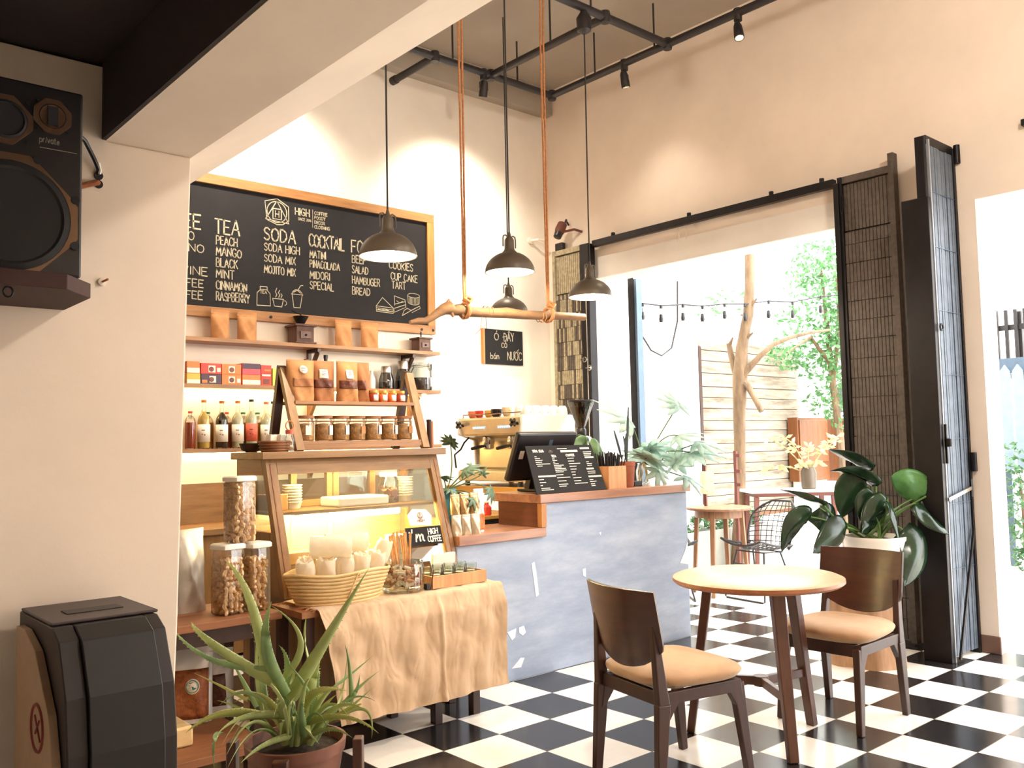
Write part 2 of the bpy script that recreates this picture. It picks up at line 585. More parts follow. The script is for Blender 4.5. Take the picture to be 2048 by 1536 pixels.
# the black gate, swung into the room at a right angle to the wall
t = thing('folding_gate', (5.77, 2.44, 0), 'black and blue grey folded gate swung into the room beside the street opening', 'gate', 'folded lattice gates')
s = MB()
x = 5.61
rnd = random.Random(4)
while x < 5.95:
    s.box(x, x + 0.024, 2.395 + rnd.uniform(0, 0.012), 2.43, 0.03, 3.2)
    x += 0.0265
s.box(5.606, 5.944, 2.418, 2.434, 0.03, 3.19)
s.build('slats', 'gate_blue_grey', t, smooth=False, bevel=0.002)
for z in (0.55, 0.95, 1.35, 1.75, 2.15, 2.55, 2.9):
    MB().box(5.602, 5.942, 2.392, 2.402, z, z + 0.003).build('rivet_band', 'steel_post', t, smooth=False)
MB().box(5.585, 5.60, 2.385, 2.44, 0.0, 3.23).build('steel_edge', 'chrome_dull', t, smooth=False, bevel=0.002)
MB().box(5.545, 5.585, 2.39, 2.56, 0.0, 2.86).build('meeting_panel', 'black_metal', t, smooth=False, bevel=0.004)
MB().box(5.55, 5.58, 2.40, 2.46, 2.86, 3.25).build('upper_stile', 'black_metal', t, smooth=False, bevel=0.004)
MB().box(5.58, 5.97, 2.40, 2.44, 3.2, 3.26).build('top_channel', 'black_metal', t, smooth=False, bevel=0.004)
MB().box(5.945, 5.972, 2.385, 2.45, 0.0, 3.24).build('hinge_stile', 'black_metal', t, smooth=False, bevel=0.004)
for z in (3.2, 1.2):
    MB().lathe([(0.02, -0.06), (0.02, 0.06)], (5.957, 2.368, z), 12).build('hinge_knuckle', 'black_metal', t)
s = MB()
s.bar((5.93, 2.378, 0.78), (5.60, 2.366, 0.02), 0.012, 0.02)
s.build('stay_bar', 'black_metal', t, smooth=False)
s = MB()
s.bar((5.59, 2.38, 0.98), (5.95, 2.376, 1.04), 0.008, 0.022)
s.bar((5.93, 2.372, 0.98), (5.93, 2.372, 1.09), 0.012, 0.012)
s.build('bolt', 'steel_satin', t, smooth=False)
s = MB()
s.box(5.588, 5.602, 2.372, 2.386, 1.20, 1.44)
s.lathe([(0.0, 0.0), (0.022, 0.005), (0.022, 0.05), (0.0, 0.055)], (5.595, 2.366, 1.30), 10)
s.build('lock', 'black_metal', t)
k = MB()
k.tube([(5.595 + 0.02 * math.cos(a), 2.37, 2.04 + 0.02 * math.sin(a)) for a in [i * PI / 6 for i in range(13)]], 0.006, 6)
k.build('padlock_eye', 'black_metal', t)

t = thing('gate_rail', (5.91, 4.4, 3.2), 'long black steel rail fixed above the courtyard opening', 'rail')
MB().box(5.885, 5.935, 3.20, 5.595, 3.165, 3.225).build('channel', 'black_metal', t, smooth=False, bevel=0.004)
for y in (5.35, 4.5, 3.72, 3.30):
    m = MB()
    m.box(5.93, 5.985, y - 0.02, y + 0.02, 3.185, 3.215)
    m.lathe([(0.012, 0), (0.018, 0.01), (0.018, 0.035), (0.0, 0.04)], (5.91, y, 3.22), 8)
    m.build('bracket', 'black_metal', t)
for y in (4.66, 4.58):
    m = MB()
    m.tube([(5.965, y, 3.17), (5.966, y - 0.004, 3.10), (5.966, y + 0.002, 3.05)], [0.006, 0.007, 0.003], 6)
    tag(m.build('paint_drip', 'beige_plaster'), 'beige paint drip on the pale lintel under the black rail, %s' % ('nearer the far corner' if y > 4.6 else 'nearer the tree'), 'paint drip', 'paint drips under the rail')
tag(MB().box(5.93, 5.98, 1.62, 1.97, 3.27, 3.31).build('rail_end', 'black_metal', smooth=False, bevel=0.003), 'black steel rail end on the wall over the street opening at the right edge', 'rail')

# ================================================================== bar counter
def concrete():
    m, nt, b, out = newmat('blue_grey_concrete')
    v = coords(nt, (0.7, 1, 2.6))
    f = noise(nt, v, 3.0, 8, 0.68)
    c = ramp(nt, f, [(0.25, lin((136, 151, 176))), (0.5, lin((160, 173, 195))), (0.78, lin((190, 199, 213)))])
    nt.links.new(c, b.inputs['Base Color'])
    b.inputs['Roughness'].default_value = 0.62
    bump(nt, b, f, 0.15, 0.006)
concrete()
plain('paint_chip', (226, 232, 242), 0.7, 0, 0.05)

t = thing('bar_counter', (4.05, 4.2, 0), 'blue grey concrete bar counter with a stepped brown wooden top', 'counter')
b = MB()
b.prism([(3.043, 0), (5.10, 0), (5.10, 1.012), (3.71, 1.012), (3.71, 0.812), (3.043, 0.812)], 1, 3.99, 4.40)
b.build('concrete_body', 'blue_grey_concrete', t, smooth=False, bevel=0.006)
MB().box(3.665, 5.118, 3.965, 4.42, 1.013, 1.066).build('upper_top', 'bar_wood', t, smooth=False, bevel=0.004)
MB().box(3.043, 3.709, 3.965, 4.42, 0.813, 0.868).build('lower_top', 'bar_wood', t, smooth=False, bevel=0.004)
MB().box(3.668, 3.712, 3.963, 4.0, 0.869, 1.012).build('corner_trim', 'frame_wood_z', t, smooth=False, bevel=0.003)
MB().box(3.672, 3.709, 4.001, 4.37, 0.869, 1.012).build('side_panel', 'bar_side_wood', t, smooth=False, bevel=0.002)
for poly in ([(3.60, 0.66), (3.625, 0.67), (3.64, 0.60), (3.655, 0.47), (3.63, 0.46), (3.615, 0.57)],
             [(3.40, 0.285), (3.47, 0.30), (3.46, 0.25), (3.435, 0.235)],
             [(3.49, 0.30), (3.53, 0.305), (3.545, 0.265), (3.52, 0.25), (3.49, 0.27)],
             [(3.43, 0.075), (3.50, 0.125), (3.53, 0.12), (3.50, 0.07)],
             [(4.03, 0.58), (4.06, 0.585), (4.06, 0.53), (4.035, 0.54)],
             [(4.19, 0.795), (4.21, 0.80), (4.205, 0.775)],
             [(5.00, 0.52), (5.06, 0.60), (5.09, 0.66), (5.09, 0.50)]):
    MB().prism(poly, 1, 3.9875, 3.9905).build('paint_chip', 'paint_chip', t, smooth=False)

t = thing('espresso_bench', (4.5, 5.2, 0), 'low wooden bench along the right wall carrying the espresso machine', 'bench')
MB().box(4.14, 4.86, 4.45, 5.55, 1.02, 1.068).build('top', 'bench_wood', t, smooth=False, bevel=0.004)
MB().box(4.18, 4.84, 4.48, 5.52, 0.70, 0.73).build('shelf', 'bench_wood', t, smooth=False)
for x in (4.16, 4.80):
    for y in (4.47, 5.47):
        MB().box(x, x + 0.05, y, y + 0.05, 0, 1.02).build('leg', 'dark_wood', t, smooth=False)
MB().box(4.80, 4.84, 4.52, 5.47, 0.02, 1.02).build('back_panel', 'black_paint', t, smooth=False)

def bottle(c, r, h, liquid, cap, label, lab, neck=0.30, group='syrup bottles on the lowest wall shelf', fill=0.8, capr=0.36, capmat=None, square=False):
    x, y, z = c
    t = thing('syrup_bottle' if not square else 'juice_bottle', c, lab, 'bottle', group)
    hb = h * (1 - neck)
    nr = r * 0.33
    n = 20
    prof = [(r * 0.9, 0), (r, 0.01), (r, hb * 0.82), (r * 0.86, hb * 0.93), (nr * 1.2, hb + h * 0.04), (nr, h * 0.8), (nr, h * 0.955)]
    MB().lathe(prof, c, n).build('glass_body', 'clear_glass', t)
    m = MB()
    lh = hb * fill
    pr = [(r * 0.85, 0.006), (r * 0.94, 0.014), (r * 0.94, min(lh, hb * 0.82))]
    if fill > 0.95:
        pr += [(r * 0.8, hb * 0.93), (nr * 1.0, hb + h * 0.04), (nr * 0.8, h * 0.76)]
    m.lathe(pr, c, n)
    m.build('liquid', liquid, t)
    MB().lathe([(nr * 1.25, h * 0.95), (nr * 1.3, h * 0.955), (nr * 1.3, h), (nr * 1.1, h * 1.003)], c, 14).build('cap', cap, t)
    if label:
        m = MB()
        m.grid(lambda u, v: (x + (r + 0.0015) * math.sin((u - 0.5) * 2.6 - 0.35), y - (r + 0.0015) * math.cos((u - 0.5) * 2.6 - 0.35), z + h * (0.14 + 0.36 * v)), 12, 1)
        l = m.build('label', label, t, solid=0.001)
        m = MB()
        a0 = -0.35
        for k, (du, dv, s) in enumerate(((-0.2, 0.40, 0.35), (0.0, 0.40, 0.3), (-0.25, 0.26, 0.2), (0.1, 0.24, 0.25))):
            a = a0 + du
            p = Vector((x + (r + 0.0032) * math.sin(a), y - (r + 0.0032) * math.cos(a), z + h * (0.14 + dv * 0.6)))
            m.obox(p, (r * s, 0.001, h * 0.02), rotz(a))
        m.build('label_print', 'label_ink', l, smooth=False)
    return t
glass('clear_glass', (246, 250, 246))
glass('smoke_glass', (150, 142, 132), 0.12)
plain('label_paper', (232, 222, 206), 0.6, 0, 0.06)
plain('label_red', (206, 96, 74), 0.6, 0, 0.25, 40)
plain('label_ink', (120, 70, 58), 0.6, 0, 0.3, 40)
plain('cork_cap', (196, 124, 82), 0.7)
plain('green_cap', (34, 112, 82), 0.4)
plain('red_cap', (206, 66, 56), 0.4)
plain('liq_red', (168, 62, 38), 0.2, 0, 0.1)
plain('liq_orange', (214, 132, 50), 0.2, 0, 0.1)
plain('liq_gold', (226, 186, 96), 0.2, 0, 0.1)
plain('liq_dark', (40, 26, 22), 0.15, 0, 0.1)
plain('liq_clear', (232, 224, 190), 0.2, 0, 0.05)
plain('liq_rose', (190, 80, 60), 0.2, 0, 0.1)

# ================================================================== back wall: counter, shelves, chalkboard
t = thing('back_counter', (2.6, 5.98, 0), 'wooden back counter under the wall shelves with a wooden splashback', 'counter')
MB().box(1.06, 4.05, 5.72, 6.26, 0.82, 0.86).build('worktop', 'case_wood', t, smooth=False, bevel=0.003)
MB().box(1.06, 4.05, 5.78, 6.24, 0.02, 0.82).build('cabinet_body', 'case_wood_z', t, smooth=False)
MB().box(1.06, 4.05, 6.255, 6.278, 0.86, 1.14).build('splashback', 'case_wood', t, smooth=False)
t = thing('faucet', (2.17, 6.12, 0.86), 'chrome swan neck faucet on the back counter, seen through the glass case', 'faucet')
m = MB()
m.lathe([(0.026, 0), (0.02, 0.03), (0.014, 0.04)], (2.12, 6.16, 0.861), 12)
m.tube([(2.12, 6.16, 0.88), (2.12, 6.16, 1.10)] + [(2.12 + 0.06 * (1 - math.cos(a)), 6.16, 1.10 + 0.06 * math.sin(a)) for a in [i * PI / 8 for i in range(1, 9)]] + [(2.245, 6.16, 1.04)], 0.011, 8)
m.build('spout', 'chrome', t)
for i, (x, zt) in enumerate(((1.98, 1.20), (2.06, 1.12))):
    tt = thing('carafe', (x, 5.98, 0.86), 'clear glass water carafe on the back counter, %s' % ('taller and nearer the pillar' if i == 0 else 'shorter and nearer the glass case'), 'carafe', 'water carafes on the back counter')
    MB().lathe([(0.05, 0), (0.052, 0.02), (0.05, (zt - 0.86) * 0.55), (0.022, (zt - 0.86) * 0.75), (0.03, zt - 0.86)], (x, 5.98, 0.861), 18).build('body', 'clear_glass', tt)
    MB().lathe([(0.046, 0), (0.047, 0.07)], (x, 5.98, 0.868), 18).build('water', 'liq_clear', tt)

def long_shelf(z, x0, x1, label, bx):
    t = thing('long_shelf', ((x0 + x1) / 2, 6.18, z), label, 'shelf', 'long wooden shelves on the back wall')
    MB().box(x0, x1, 6.083, 6.278, z - 0.028, z).build('board', 'shelf_wood', t, smooth=False, bevel=0.002)
    for x in bx:
        m = MB()
        m.box(x - 0.014, x + 0.014, 6.25, 6.278, z - 0.24, z - 0.029)
        m.box(x - 0.014, x + 0.014, 6.10, 6.25, z - 0.056, z - 0.029)
        m.bar((x, 6.13, z - 0.06), (x, 6.262, z - 0.22), 0.026, 0.026)
        m.build('bracket', 'case_wood_z' if z < 2 else 'dark_wood', t, smooth=False)
    return t
long_shelf(2.168, 1.06, 4.50, 'top wooden wall shelf carrying kraft bags and coffee grinders', (3.36, 4.243))
w2 = long_shelf(1.84, 1.06, 4.50, 'middle wooden wall shelf carrying tea boxes and glass carafes', (3.36, 4.30))
w3 = long_shelf(1.385, 1.06, 4.50, 'lowest wooden wall shelf carrying the syrup bottles', (3.36, 4.30))
glow('led_warm', (255, 214, 134), 42.0)
for nm, z, lab in (('a', 1.84, 'warm LED strip under the middle wall shelf above the syrup bottles'), ('b', 1.385, 'warm LED strip under the lowest wall shelf')):
    tag(MB().box(1.1, 4.45, 6.225, 6.24, z - 0.038, z - 0.0285).build('led_strip', 'led_warm', smooth=False), lab, 'light strip', 'LED strips under the shelves')

# ---- stroke lettering: every letter is a set of chalk strokes
GL = {
 'A': (.72, ['0,0 .36,1 .72,0', '.13,.36 .59,.36']), 'B': (.62, ['0,0 0,1 .4,1 .54,.87 .52,.62 .36,.53 0,.53', '.36,.53 .6,.42 .6,.12 .42,0 0,0']),
 'C': (.64, ['.64,.83 .45,1 .2,.98 .02,.75 0,.3 .18,.03 .42,0 .64,.16']), 'D': (.66, ['0,0 0,1 .32,.98 .6,.78 .66,.4 .5,.1 .25,0 0,0']),
 'E': (.54, ['.54,1 0,1 0,0 .54,0', '0,.52 .44,.52']), 'F': (.52, ['.52,1 0,1 0,0', '0,.5 .42,.5']),
 'G': (.68, ['.64,.84 .44,1 .2,.97 .02,.72 0,.3 .18,.03 .44,0 .66,.14 .66,.44 .42,.44']), 'H': (.62, ['0,0 0,1', '.62,0 .62,1', '0,.5 .62,.5']),
 'I': (.08, ['.04,0 .04,1']), 'J': (.5, ['.14,1 .5,1', '.36,1 .36,.2 .26,.02 .1,0 0,.14']), 'K': (.6, ['0,0 0,1', '.58,1 0,.44', '.18,.58 .6,0']),
 'L': (.52, ['0,1 0,0 .52,0']), 'M': (.78, ['0,0 .06,1 .39,.3 .72,1 .78,0']), 'N': (.64, ['0,0 0,1 .64,0 .64,1']),
 'O': (.7, ['.35,1 .12,.9 0,.6 .03,.25 .2,.03 .42,0 .62,.15 .7,.5 .62,.84 .35,1']), 'P': (.58, ['0,0 0,1 .4,1 .58,.85 .56,.6 .38,.48 0,.48']),
 'R': (.62, ['0,0 0,1 .4,1 .56,.86 .54,.62 .36,.5 0,.5', '.3,.5 .62,0']), 'S': (.56, ['.54,.85 .36,1 .14,.96 .02,.78 .1,.6 .44,.42 .56,.24 .44,.04 .2,0 0,.15']),
 'T': (.64, ['0,1 .64,1', '.32,1 .32,0']), 'U': (.62, ['0,1 0,.25 .16,.02 .42,0 .62,.22 .62,1']), 'V': (.62, ['0,1 .31,0 .62,1']),
 'W': (.9, ['0,1 .2,0 .45,.8 .68,0 .9,1']), 'X': (.6, ['0,0 .6,1', '0,1 .6,0']), 'Y': (.62, ['0,1 .31,.48 .62,1', '.31,.48 .31,0']),
 'b': (.46, ['0,1 0,0', '0,.4 .2,.58 .44,.48 .46,.14 .26,0 0,.1']), 'a': (.46, ['.44,.55 .16,.58 0,.34 .06,.05 .26,0 .44,.18', '.44,.58 .44,0']),
 'n': (.44, ['0,0 0,.58', '0,.38 .18,.58 .4,.5 .44,0']), 'm': (.8, ['0,0 .1,.58 .12,.3 .3,.58 .38,.5 .4,0', '.4,.34 .6,.58 .7,.5 .68,.1 .8,0']),
 'i': (.16, ['.02,0 .12,.55', '.14,.72 .16,.78']), "'": (.12, ['.06,1 .02,.74']), '1': (.2, ['0,.8 .14,1 .14,0']), '2': (.5, ['0,.8 .2,1 .46,.86 .44,.6 0,0 .52,0']),
 '4': (.5, ['.36,0 .36,1 0,.3 .52,.3']), '0': (.5, ['.25,1 .04,.8 0,.4 .12,.05 .3,0 .48,.25 .5,.7 .25,1']), ' ': (.34, []), '.': (.1, ['.03,0 .07,.04']),
 'p': (.46, ['0,-.35 0,.58', '0,.4 .2,.58 .44,.48 .46,.14 .26,0 0,.1']), 'r': (.3, ['0,0 0,.58', '0,.36 .14,.56 .3,.56']), 'v': (.42, ['0,.58 .2,0 .42,.58']),
 't': (.3, ['.12,.85 .12,.08 .28,0', '0,.58 .3,.58']), 'e': (.44, ['.02,.3 .44,.32 .38,.54 .18,.58 .02,.4 .04,.1 .22,0 .42,.1']),
}
def strokes(m, lines, P, wd, jit=0.0, seed=3):
    """ribbon strokes; P maps (u, v) to a point and lines are lists of (u, v)"""
    rnd = random.Random(seed)
    for ln in lines:
        for (a, b_) in zip(ln[:-1], ln[1:]):
            dx, dy = b_[0] - a[0], b_[1] - a[1]
            L = math.hypot(dx, dy)
            if L < 1e-7:
                continue
            dx, dy = dx / L, dy / L
            w1 = wd * (0.5 + rnd.uniform(-0.12, 0.12))
            nx, ny = -dy * w1, dx * w1
            e = wd * 0.3
            ax, ay, bx, by = a[0] - dx * e, a[1] - dy * e, b_[0] + dx * e, b_[1] + dy * e
            m.quad(P(ax + nx, ay + ny), P(ax - nx, ay - ny), P(bx - nx, by - ny), P(bx + nx, by + ny))
def word(txt, x0, x1, zb, h, wd, rise=0.0, sp=0.2, seed=1, only=None):
    """strokes of a word that fills x0..x1 with cap height h on the baseline zb (rise: baseline climb)"""
    rnd = random.Random(seed + len(txt) * 7 + int(x0 * 100))
    tot = sum(GL[c][0] for c in txt) + sp * (len(txt) - 1)
    k = (x1 - x0) / tot
    out, x = [], 0.0
    for ci, c in enumerate(txt):
        gw, st = GL[c]
        jy = rnd.uniform(-0.03, 0.03)
        js = rnd.uniform(0.94, 1.05)
        for s_ in st:
            pts = []
            for q in s_.split():
                u, v = (float(a) for a in q.split(','))
                xx = x0 + (x + u) * k
                pts.append((xx + rnd.uniform(-1, 1) * h * 0.012, zb + rise * (xx - x0) / max(x1 - x0, 1e-6) + (v * js + jy) * h + rnd.uniform(-1, 1) * h * 0.012))
            if only is None or only[0] <= ci < only[1]:
                out.append(pts)
        x += gw + sp
    return out

# ---- the big chalkboard menu
t = thing('chalkboard_menu', (3.5, 6.25, 2.34), 'large chalkboard menu in a wooden frame high on the back wall', 'chalkboard')
X0, X1, Z0, Z1 = 1.75, 4.56, 2.335, 3.39
MB().box(X0 + 0.03, X1 - 0.03, 6.245, 6.27, Z0 + 0.03, Z1 - 0.03).build('board', 'slate_black', t, smooth=False)
MB().box(X0, X1, 6.225, 6.272, Z1 - 0.075, Z1).build('frame_rail', 'frame_wood', t, smooth=False, bevel=0.003)
MB().box(X0, X1, 6.225, 6.272, Z0, Z0 + 0.075).build('frame_rail', 'frame_wood', t, smooth=False, bevel=0.003)
MB().box(X1 - 0.075, X1, 6.225, 6.272, Z0 + 0.075, Z1 - 0.075).build('frame_stile', 'frame_wood_z', t, smooth=False, bevel=0.003)
MB().box(X0, X0 + 0.075, 6.225, 6.272, Z0 + 0.075, Z1 - 0.075).build('frame_stile', 'frame_wood_z', t, smooth=False, bevel=0.003)
for x in (3.02, 4.53, 4.41):
    MB().lathe([(0.0, 0), (0.011, 0.002), (0.011, 0.006)], (x, 6.223, Z0 + 0.035), 10, Matrix.Rotation(PI / 2, 3, 'X')).build('screw', 'black_metal', t)
PB = lambda u, v: (u, 6.2435, v)
W = 0.0076
def chalkword(*a, wd=W, **k):
    i = 0
    for part in a[0].split(' '):                       # each word is a part of its own
        m = MB()
        strokes(m, word(*a, wd, only=(i, i + len(part)), **k), PB, wd)
        m.build('lettering', 'chalk', t, smooth=False)
        i += len(part) + 1
chalkword('COFFEE', 2.06, 2.487, 2.972, .10, wd=.011)
for w_, x0, x1, z in (('AMERICANO', 2.02, 2.44, 2.885), ('CAPUCCINO', 2.02, 2.512, 2.80), ('EGG WINE', 2.10, 2.537, 2.633), ('ICE COFFEE', 2.08, 2.508, 2.545), ('MILK COFFEE', 2.04, 2.503, 2.458)):
    chalkword(w_, x0, x1, z, .058, wd=.007)
chalkword('TEA', 2.595, 2.782, 2.963, .108, wd=.011)
for w_, x1, z in (('PEACH', 2.764, 2.878), ('MANGO', 2.797, 2.797), ('BLACK', 2.766, 2.713), ('MINT', 2.74, 2.632), ('CINNAMON', 2.838, 2.546), ('RASPBERRY', 2.859, 2.464)):
    chalkword(w_, 2.604, x1, z, .062)
chalkword('SODA', 2.978, 3.238, 2.965, .098, wd=.011)
for w_, x1, z in (('SODA HIGH', 3.271, 2.88), ('SODA MIX', 3.237, 2.797), ('MOJITO MIX', 3.237, 2.707)):
    chalkword(w_, 2.979, x1, z, .058)
chalkword('COCKTAIL', 3.357, 3.67, 2.963, .098, wd=.011, sp=.14)
for w_, x1, z in (('MATINI', 3.502, 2.872), ('PINACOLADA', 3.626, 2.795), ('MIDORI', 3.536, 2.707), ('SPECIAL', 3.571, 2.624)):
    chalkword(w_, 3.361, x1, z, .058)
chalkword('FOOD', 3.738, 3.983, 2.960, .104, wd=.011)
for w_, x1, z in (('BEEF', 3.87, 2.877), ('SALAD', 3.892, 2.792), ('HAMBUGER', 4.005, 2.704), ('BREAD', 3.908, 2.618)):
    chalkword(w_, 3.742, x1, z, .06)
for w_, x0, x1, z in (('COOKIES', 4.10, 4.34, 2.87), ('CUP CAKE', 4.117, 4.386, 2.777), ('TART', 4.125, 4.262, 2.704)):
    chalkword(w_, x0, x1, z, .06)
chalkword('HIGH', 3.238, 3.359, 3.195, .055, wd=.009)
chalkword('SINCE 2014', 3.262, 3.374, 3.156, .02, wd=.004)
for i, w_ in enumerate(('COFFEE', 'FOODY', 'DECOR', 'CLOTHING')):
    chalkword(w_, 3.405, (3.517, 3.50, 3.495, 3.539)[i], 3.222 - i * .037, .024, wd=.0055)
def drawing(name, lines, wd=.0055, mat_='chalk'):
    m = MB()
    strokes(m, lines, PB, wd)
    return m.build(name, mat_, t, smooth=False)
drawing('column_line', [[(3.388, 3.257), (3.387, 3.114)]], .004)
circ = lambda cx, cz, r, n=24, a0=0, a1=2 * PI, sz=1.0: [(cx + r * math.cos(a0 + (a1 - a0) * i / n), cz + r * sz * math.sin(a0 + (a1 - a0) * i / n)) for i in range(n + 1)]
drawing('logo_drawing', [[(2.985, 3.262), (3.085, 3.295), (3.180, 3.245), (3.182, 3.135), (3.13, 3.098), (3.085, 3.092), (3.00, 3.12), (2.985, 3.262)],
                         [(3.083, 3.277), (2.99, 3.125), (3.183, 3.112), (3.083, 3.277)], circ(3.083, 3.19, .082),
                         [(3.05, 3.135), (3.05, 3.215), (3.12, 3.215), (3.12, 3.135), (3.05, 3.135)], [(3.07, 3.15), (3.07, 3.2)], [(3.10, 3.15), (3.10, 3.2)], [(3.07, 3.175), (3.10, 3.175)]], .007)
drawing('jar_drawing', [[(2.918, 2.455), (2.92, 2.55), (2.945, 2.575), (2.945, 2.6), (3.0, 2.602), (3.002, 2.575), (3.025, 2.55), (3.027, 2.458), (2.918, 2.455)], [(2.945, 2.578), (3.002, 2.578)]])
m = MB(); strokes(m, word('TEA', 2.945, 2.998, 2.548, .022, .004), PB, .004); m.build('lettering', 'chalk', t, smooth=False)
drawing('cup_drawing', [[(3.045, 2.518), (3.06, 2.46), (3.12, 2.458), (3.135, 2.518), (3.045, 2.518)], circ(3.143, 2.49, .018, 10, -1.4, 1.6),
                        [(3.07, 2.53), (3.08, 2.55), (3.068, 2.57), (3.08, 2.60)], [(3.095, 2.53), (3.105, 2.548), (3.092, 2.565), (3.104, 2.585)], [(3.115, 2.53), (3.124, 2.548), (3.114, 2.56)]])
drawing('drink_drawing', [[(3.207, 2.565), (3.222, 2.462), (3.275, 2.464), (3.293, 2.565)], circ(3.25, 2.565, .043, 12, 0, PI, .9), [(3.20, 2.567), (3.30, 2.567)], [(3.255, 2.60), (3.28, 2.638), (3.30, 2.642)], [(3.22, 2.582), (3.25, 2.60), (3.28, 2.58)]])
drawing('sandwich_drawing', [[(3.968, 2.54), (4.03, 2.615), (4.135, 2.535), (3.968, 2.54)], [(3.968, 2.54), (3.97, 2.495), (4.135, 2.49), (4.135, 2.535)], [(3.97, 2.525), (4.13, 2.518)], [(3.97, 2.508), (4.13, 2.504)], [(3.985, 2.515), (4.02, 2.51), (4.05, 2.52), (4.09, 2.508)]])
drawing('cake_drawing', [[(4.15, 2.56), (4.148, 2.64), (4.255, 2.615), (4.262, 2.575), (4.15, 2.535)], [(4.15, 2.57), (4.255, 2.60)], [(4.142, 2.535), (4.145, 2.50), (4.262, 2.552), (4.262, 2.575)], [(4.17, 2.60), (4.20, 2.585), (4.23, 2.60)]])
drawing('tin_drawing', [circ(4.345, 2.66, .062, 20, 0, 2 * PI, .3), [(4.283, 2.66), (4.287, 2.60)], [(4.407, 2.66), (4.403, 2.60)], circ(4.345, 2.60, .058, 12, PI, 2 * PI, .35)] + [[(4.30 + i * .013, 2.64), (4.30 + i * .013, 2.588)] for i in range(8)], .0045)
drawing('knife_drawing', [[(4.225, 2.478), (4.245, 2.525), (4.28, 2.545), (4.318, 2.53), (4.225, 2.478)], [(4.318, 2.53), (4.405, 2.575), (4.412, 2.555), (4.325, 2.512)]])

# ---- small hanging chalkboard
t = thing('hanging_chalkboard', (5.36, 6.26, 2.10), 'small black chalkboard with Vietnamese chalk words on the back wall near the corner', 'sign')
MB().box(5.125, 5.59, 6.245, 6.279, 2.11, 2.432).build('board', 'slate_black', t, smooth=False, bevel=0.002)
MB().box(5.108, 5.125, 6.243, 6.279, 2.108, 2.434).build('side_edge', 'frame_wood_z', t, smooth=False)
PB = lambda u, v: (u, 6.2435, v)
def sw(*a, **k):
    m = MB(); strokes(m, word(*a, .007, **k), PB, .008); return m.build('lettering', 'chalk', t, smooth=False)
sw('O', 5.24, 5.29, 2.335, .062)
sw('DAY', 5.355, 5.475, 2.33, .078)
m = MB(); strokes(m, [[(5.34, 2.365), (5.385, 2.372)], [(5.262, 2.405), (5.272, 2.415), (5.268, 2.424)], [(5.405, 2.412), (5.42, 2.424), (5.434, 2.41)], [(5.375, 2.325), (5.38, 2.31)]], PB, .006); m.build('accent', 'chalk', t, smooth=False)
sw('CO', 5.325, 5.39, 2.268, .042)
m = MB(); strokes(m, [[(5.37, 2.315), (5.382, 2.33)]], PB, .006); m.build('accent', 'chalk', t, smooth=False)
sw('ban', 5.19, 5.29, 2.158, .055)
m = MB(); strokes(m, [[(5.235, 2.197), (5.248, 2.212)]], PB, .006); m.build('accent', 'chalk', t, smooth=False)
sw('NUOC', 5.395, 5.57, 2.155, .078)
m = MB(); strokes(m, [[(5.478, 2.232), (5.488, 2.24)], [(5.515, 2.24), (5.535, 2.258)], [(5.522, 2.23), (5.53, 2.236)]], PB, .006); m.build('accent', 'chalk', t, smooth=False)
m = MB(); m.tube([(5.16, 6.258, 2.43), (5.155, 6.262, 2.60)], 0.002, 5); m.build('hanging_thread', 'cord_black', t)

# ================================================================== ceiling pipes, spots, pendants
PZ = 4.47
t = thing('ceiling_pipe_grid', (4.6, 5.0, PZ), 'black pipe grid hung under the ceiling on thin rods', 'pipe grid')
def pipe(p, q):
    MB().tube([p, q], 0.03, 12).build('pipe', 'black_paint', t)
pipe((2.3, 5.58, PZ), (5.41, 5.58, PZ))
pipe((5.41, 5.61, PZ), (5.41, 0.6, PZ))
pipe((4.70, 5.58, PZ), (4.70, 4.27, PZ))
pipe((1.3, 4.27, PZ), (5.41, 4.27, PZ))
pipe((4.12, 5.58, PZ), (4.12, 6.15, PZ))
for x, y in ((4.30, 5.58), (5.0, 5.58), (5.41, 5.05), (5.41, 4.40), (5.41, 2.9), (4.70, 4.85), (4.55, 4.27), (2.9, 5.58)):
    MB().tube([(x, y, PZ + 0.02), (x, y, 4.85)], 0.008, 6).build('hanger_rod', 'black_paint', t)
for x, y in ((5.41, 5.58), (4.70, 5.58), (4.70, 4.27), (5.41, 4.27), (4.12, 5.58)):
    MB().lathe([(0.0, -0.045), (0.034, -0.042), (0.042, 0), (0.034, 0.042), (0.0, 0.045)], (x, y, PZ), 12).build('joint', 'black_paint', t)
MB().lathe([(0.0, -0.03), (0.036, -0.03), (0.036, 0.03), (0.0, 0.03)], (4.12, 6.16, PZ), 12, Matrix.Rotation(PI / 2, 3, 'X')).build('end_cap', 'black_paint', t)
MB().lathe([(0.02, -0.17), (0.05, -0.15), (0.055, -0.06), (0.03, -0.02), (0.02, 0)], (4.475, 4.27, PZ - 0.02), 14).build('junction_box', 'black_paint', t)

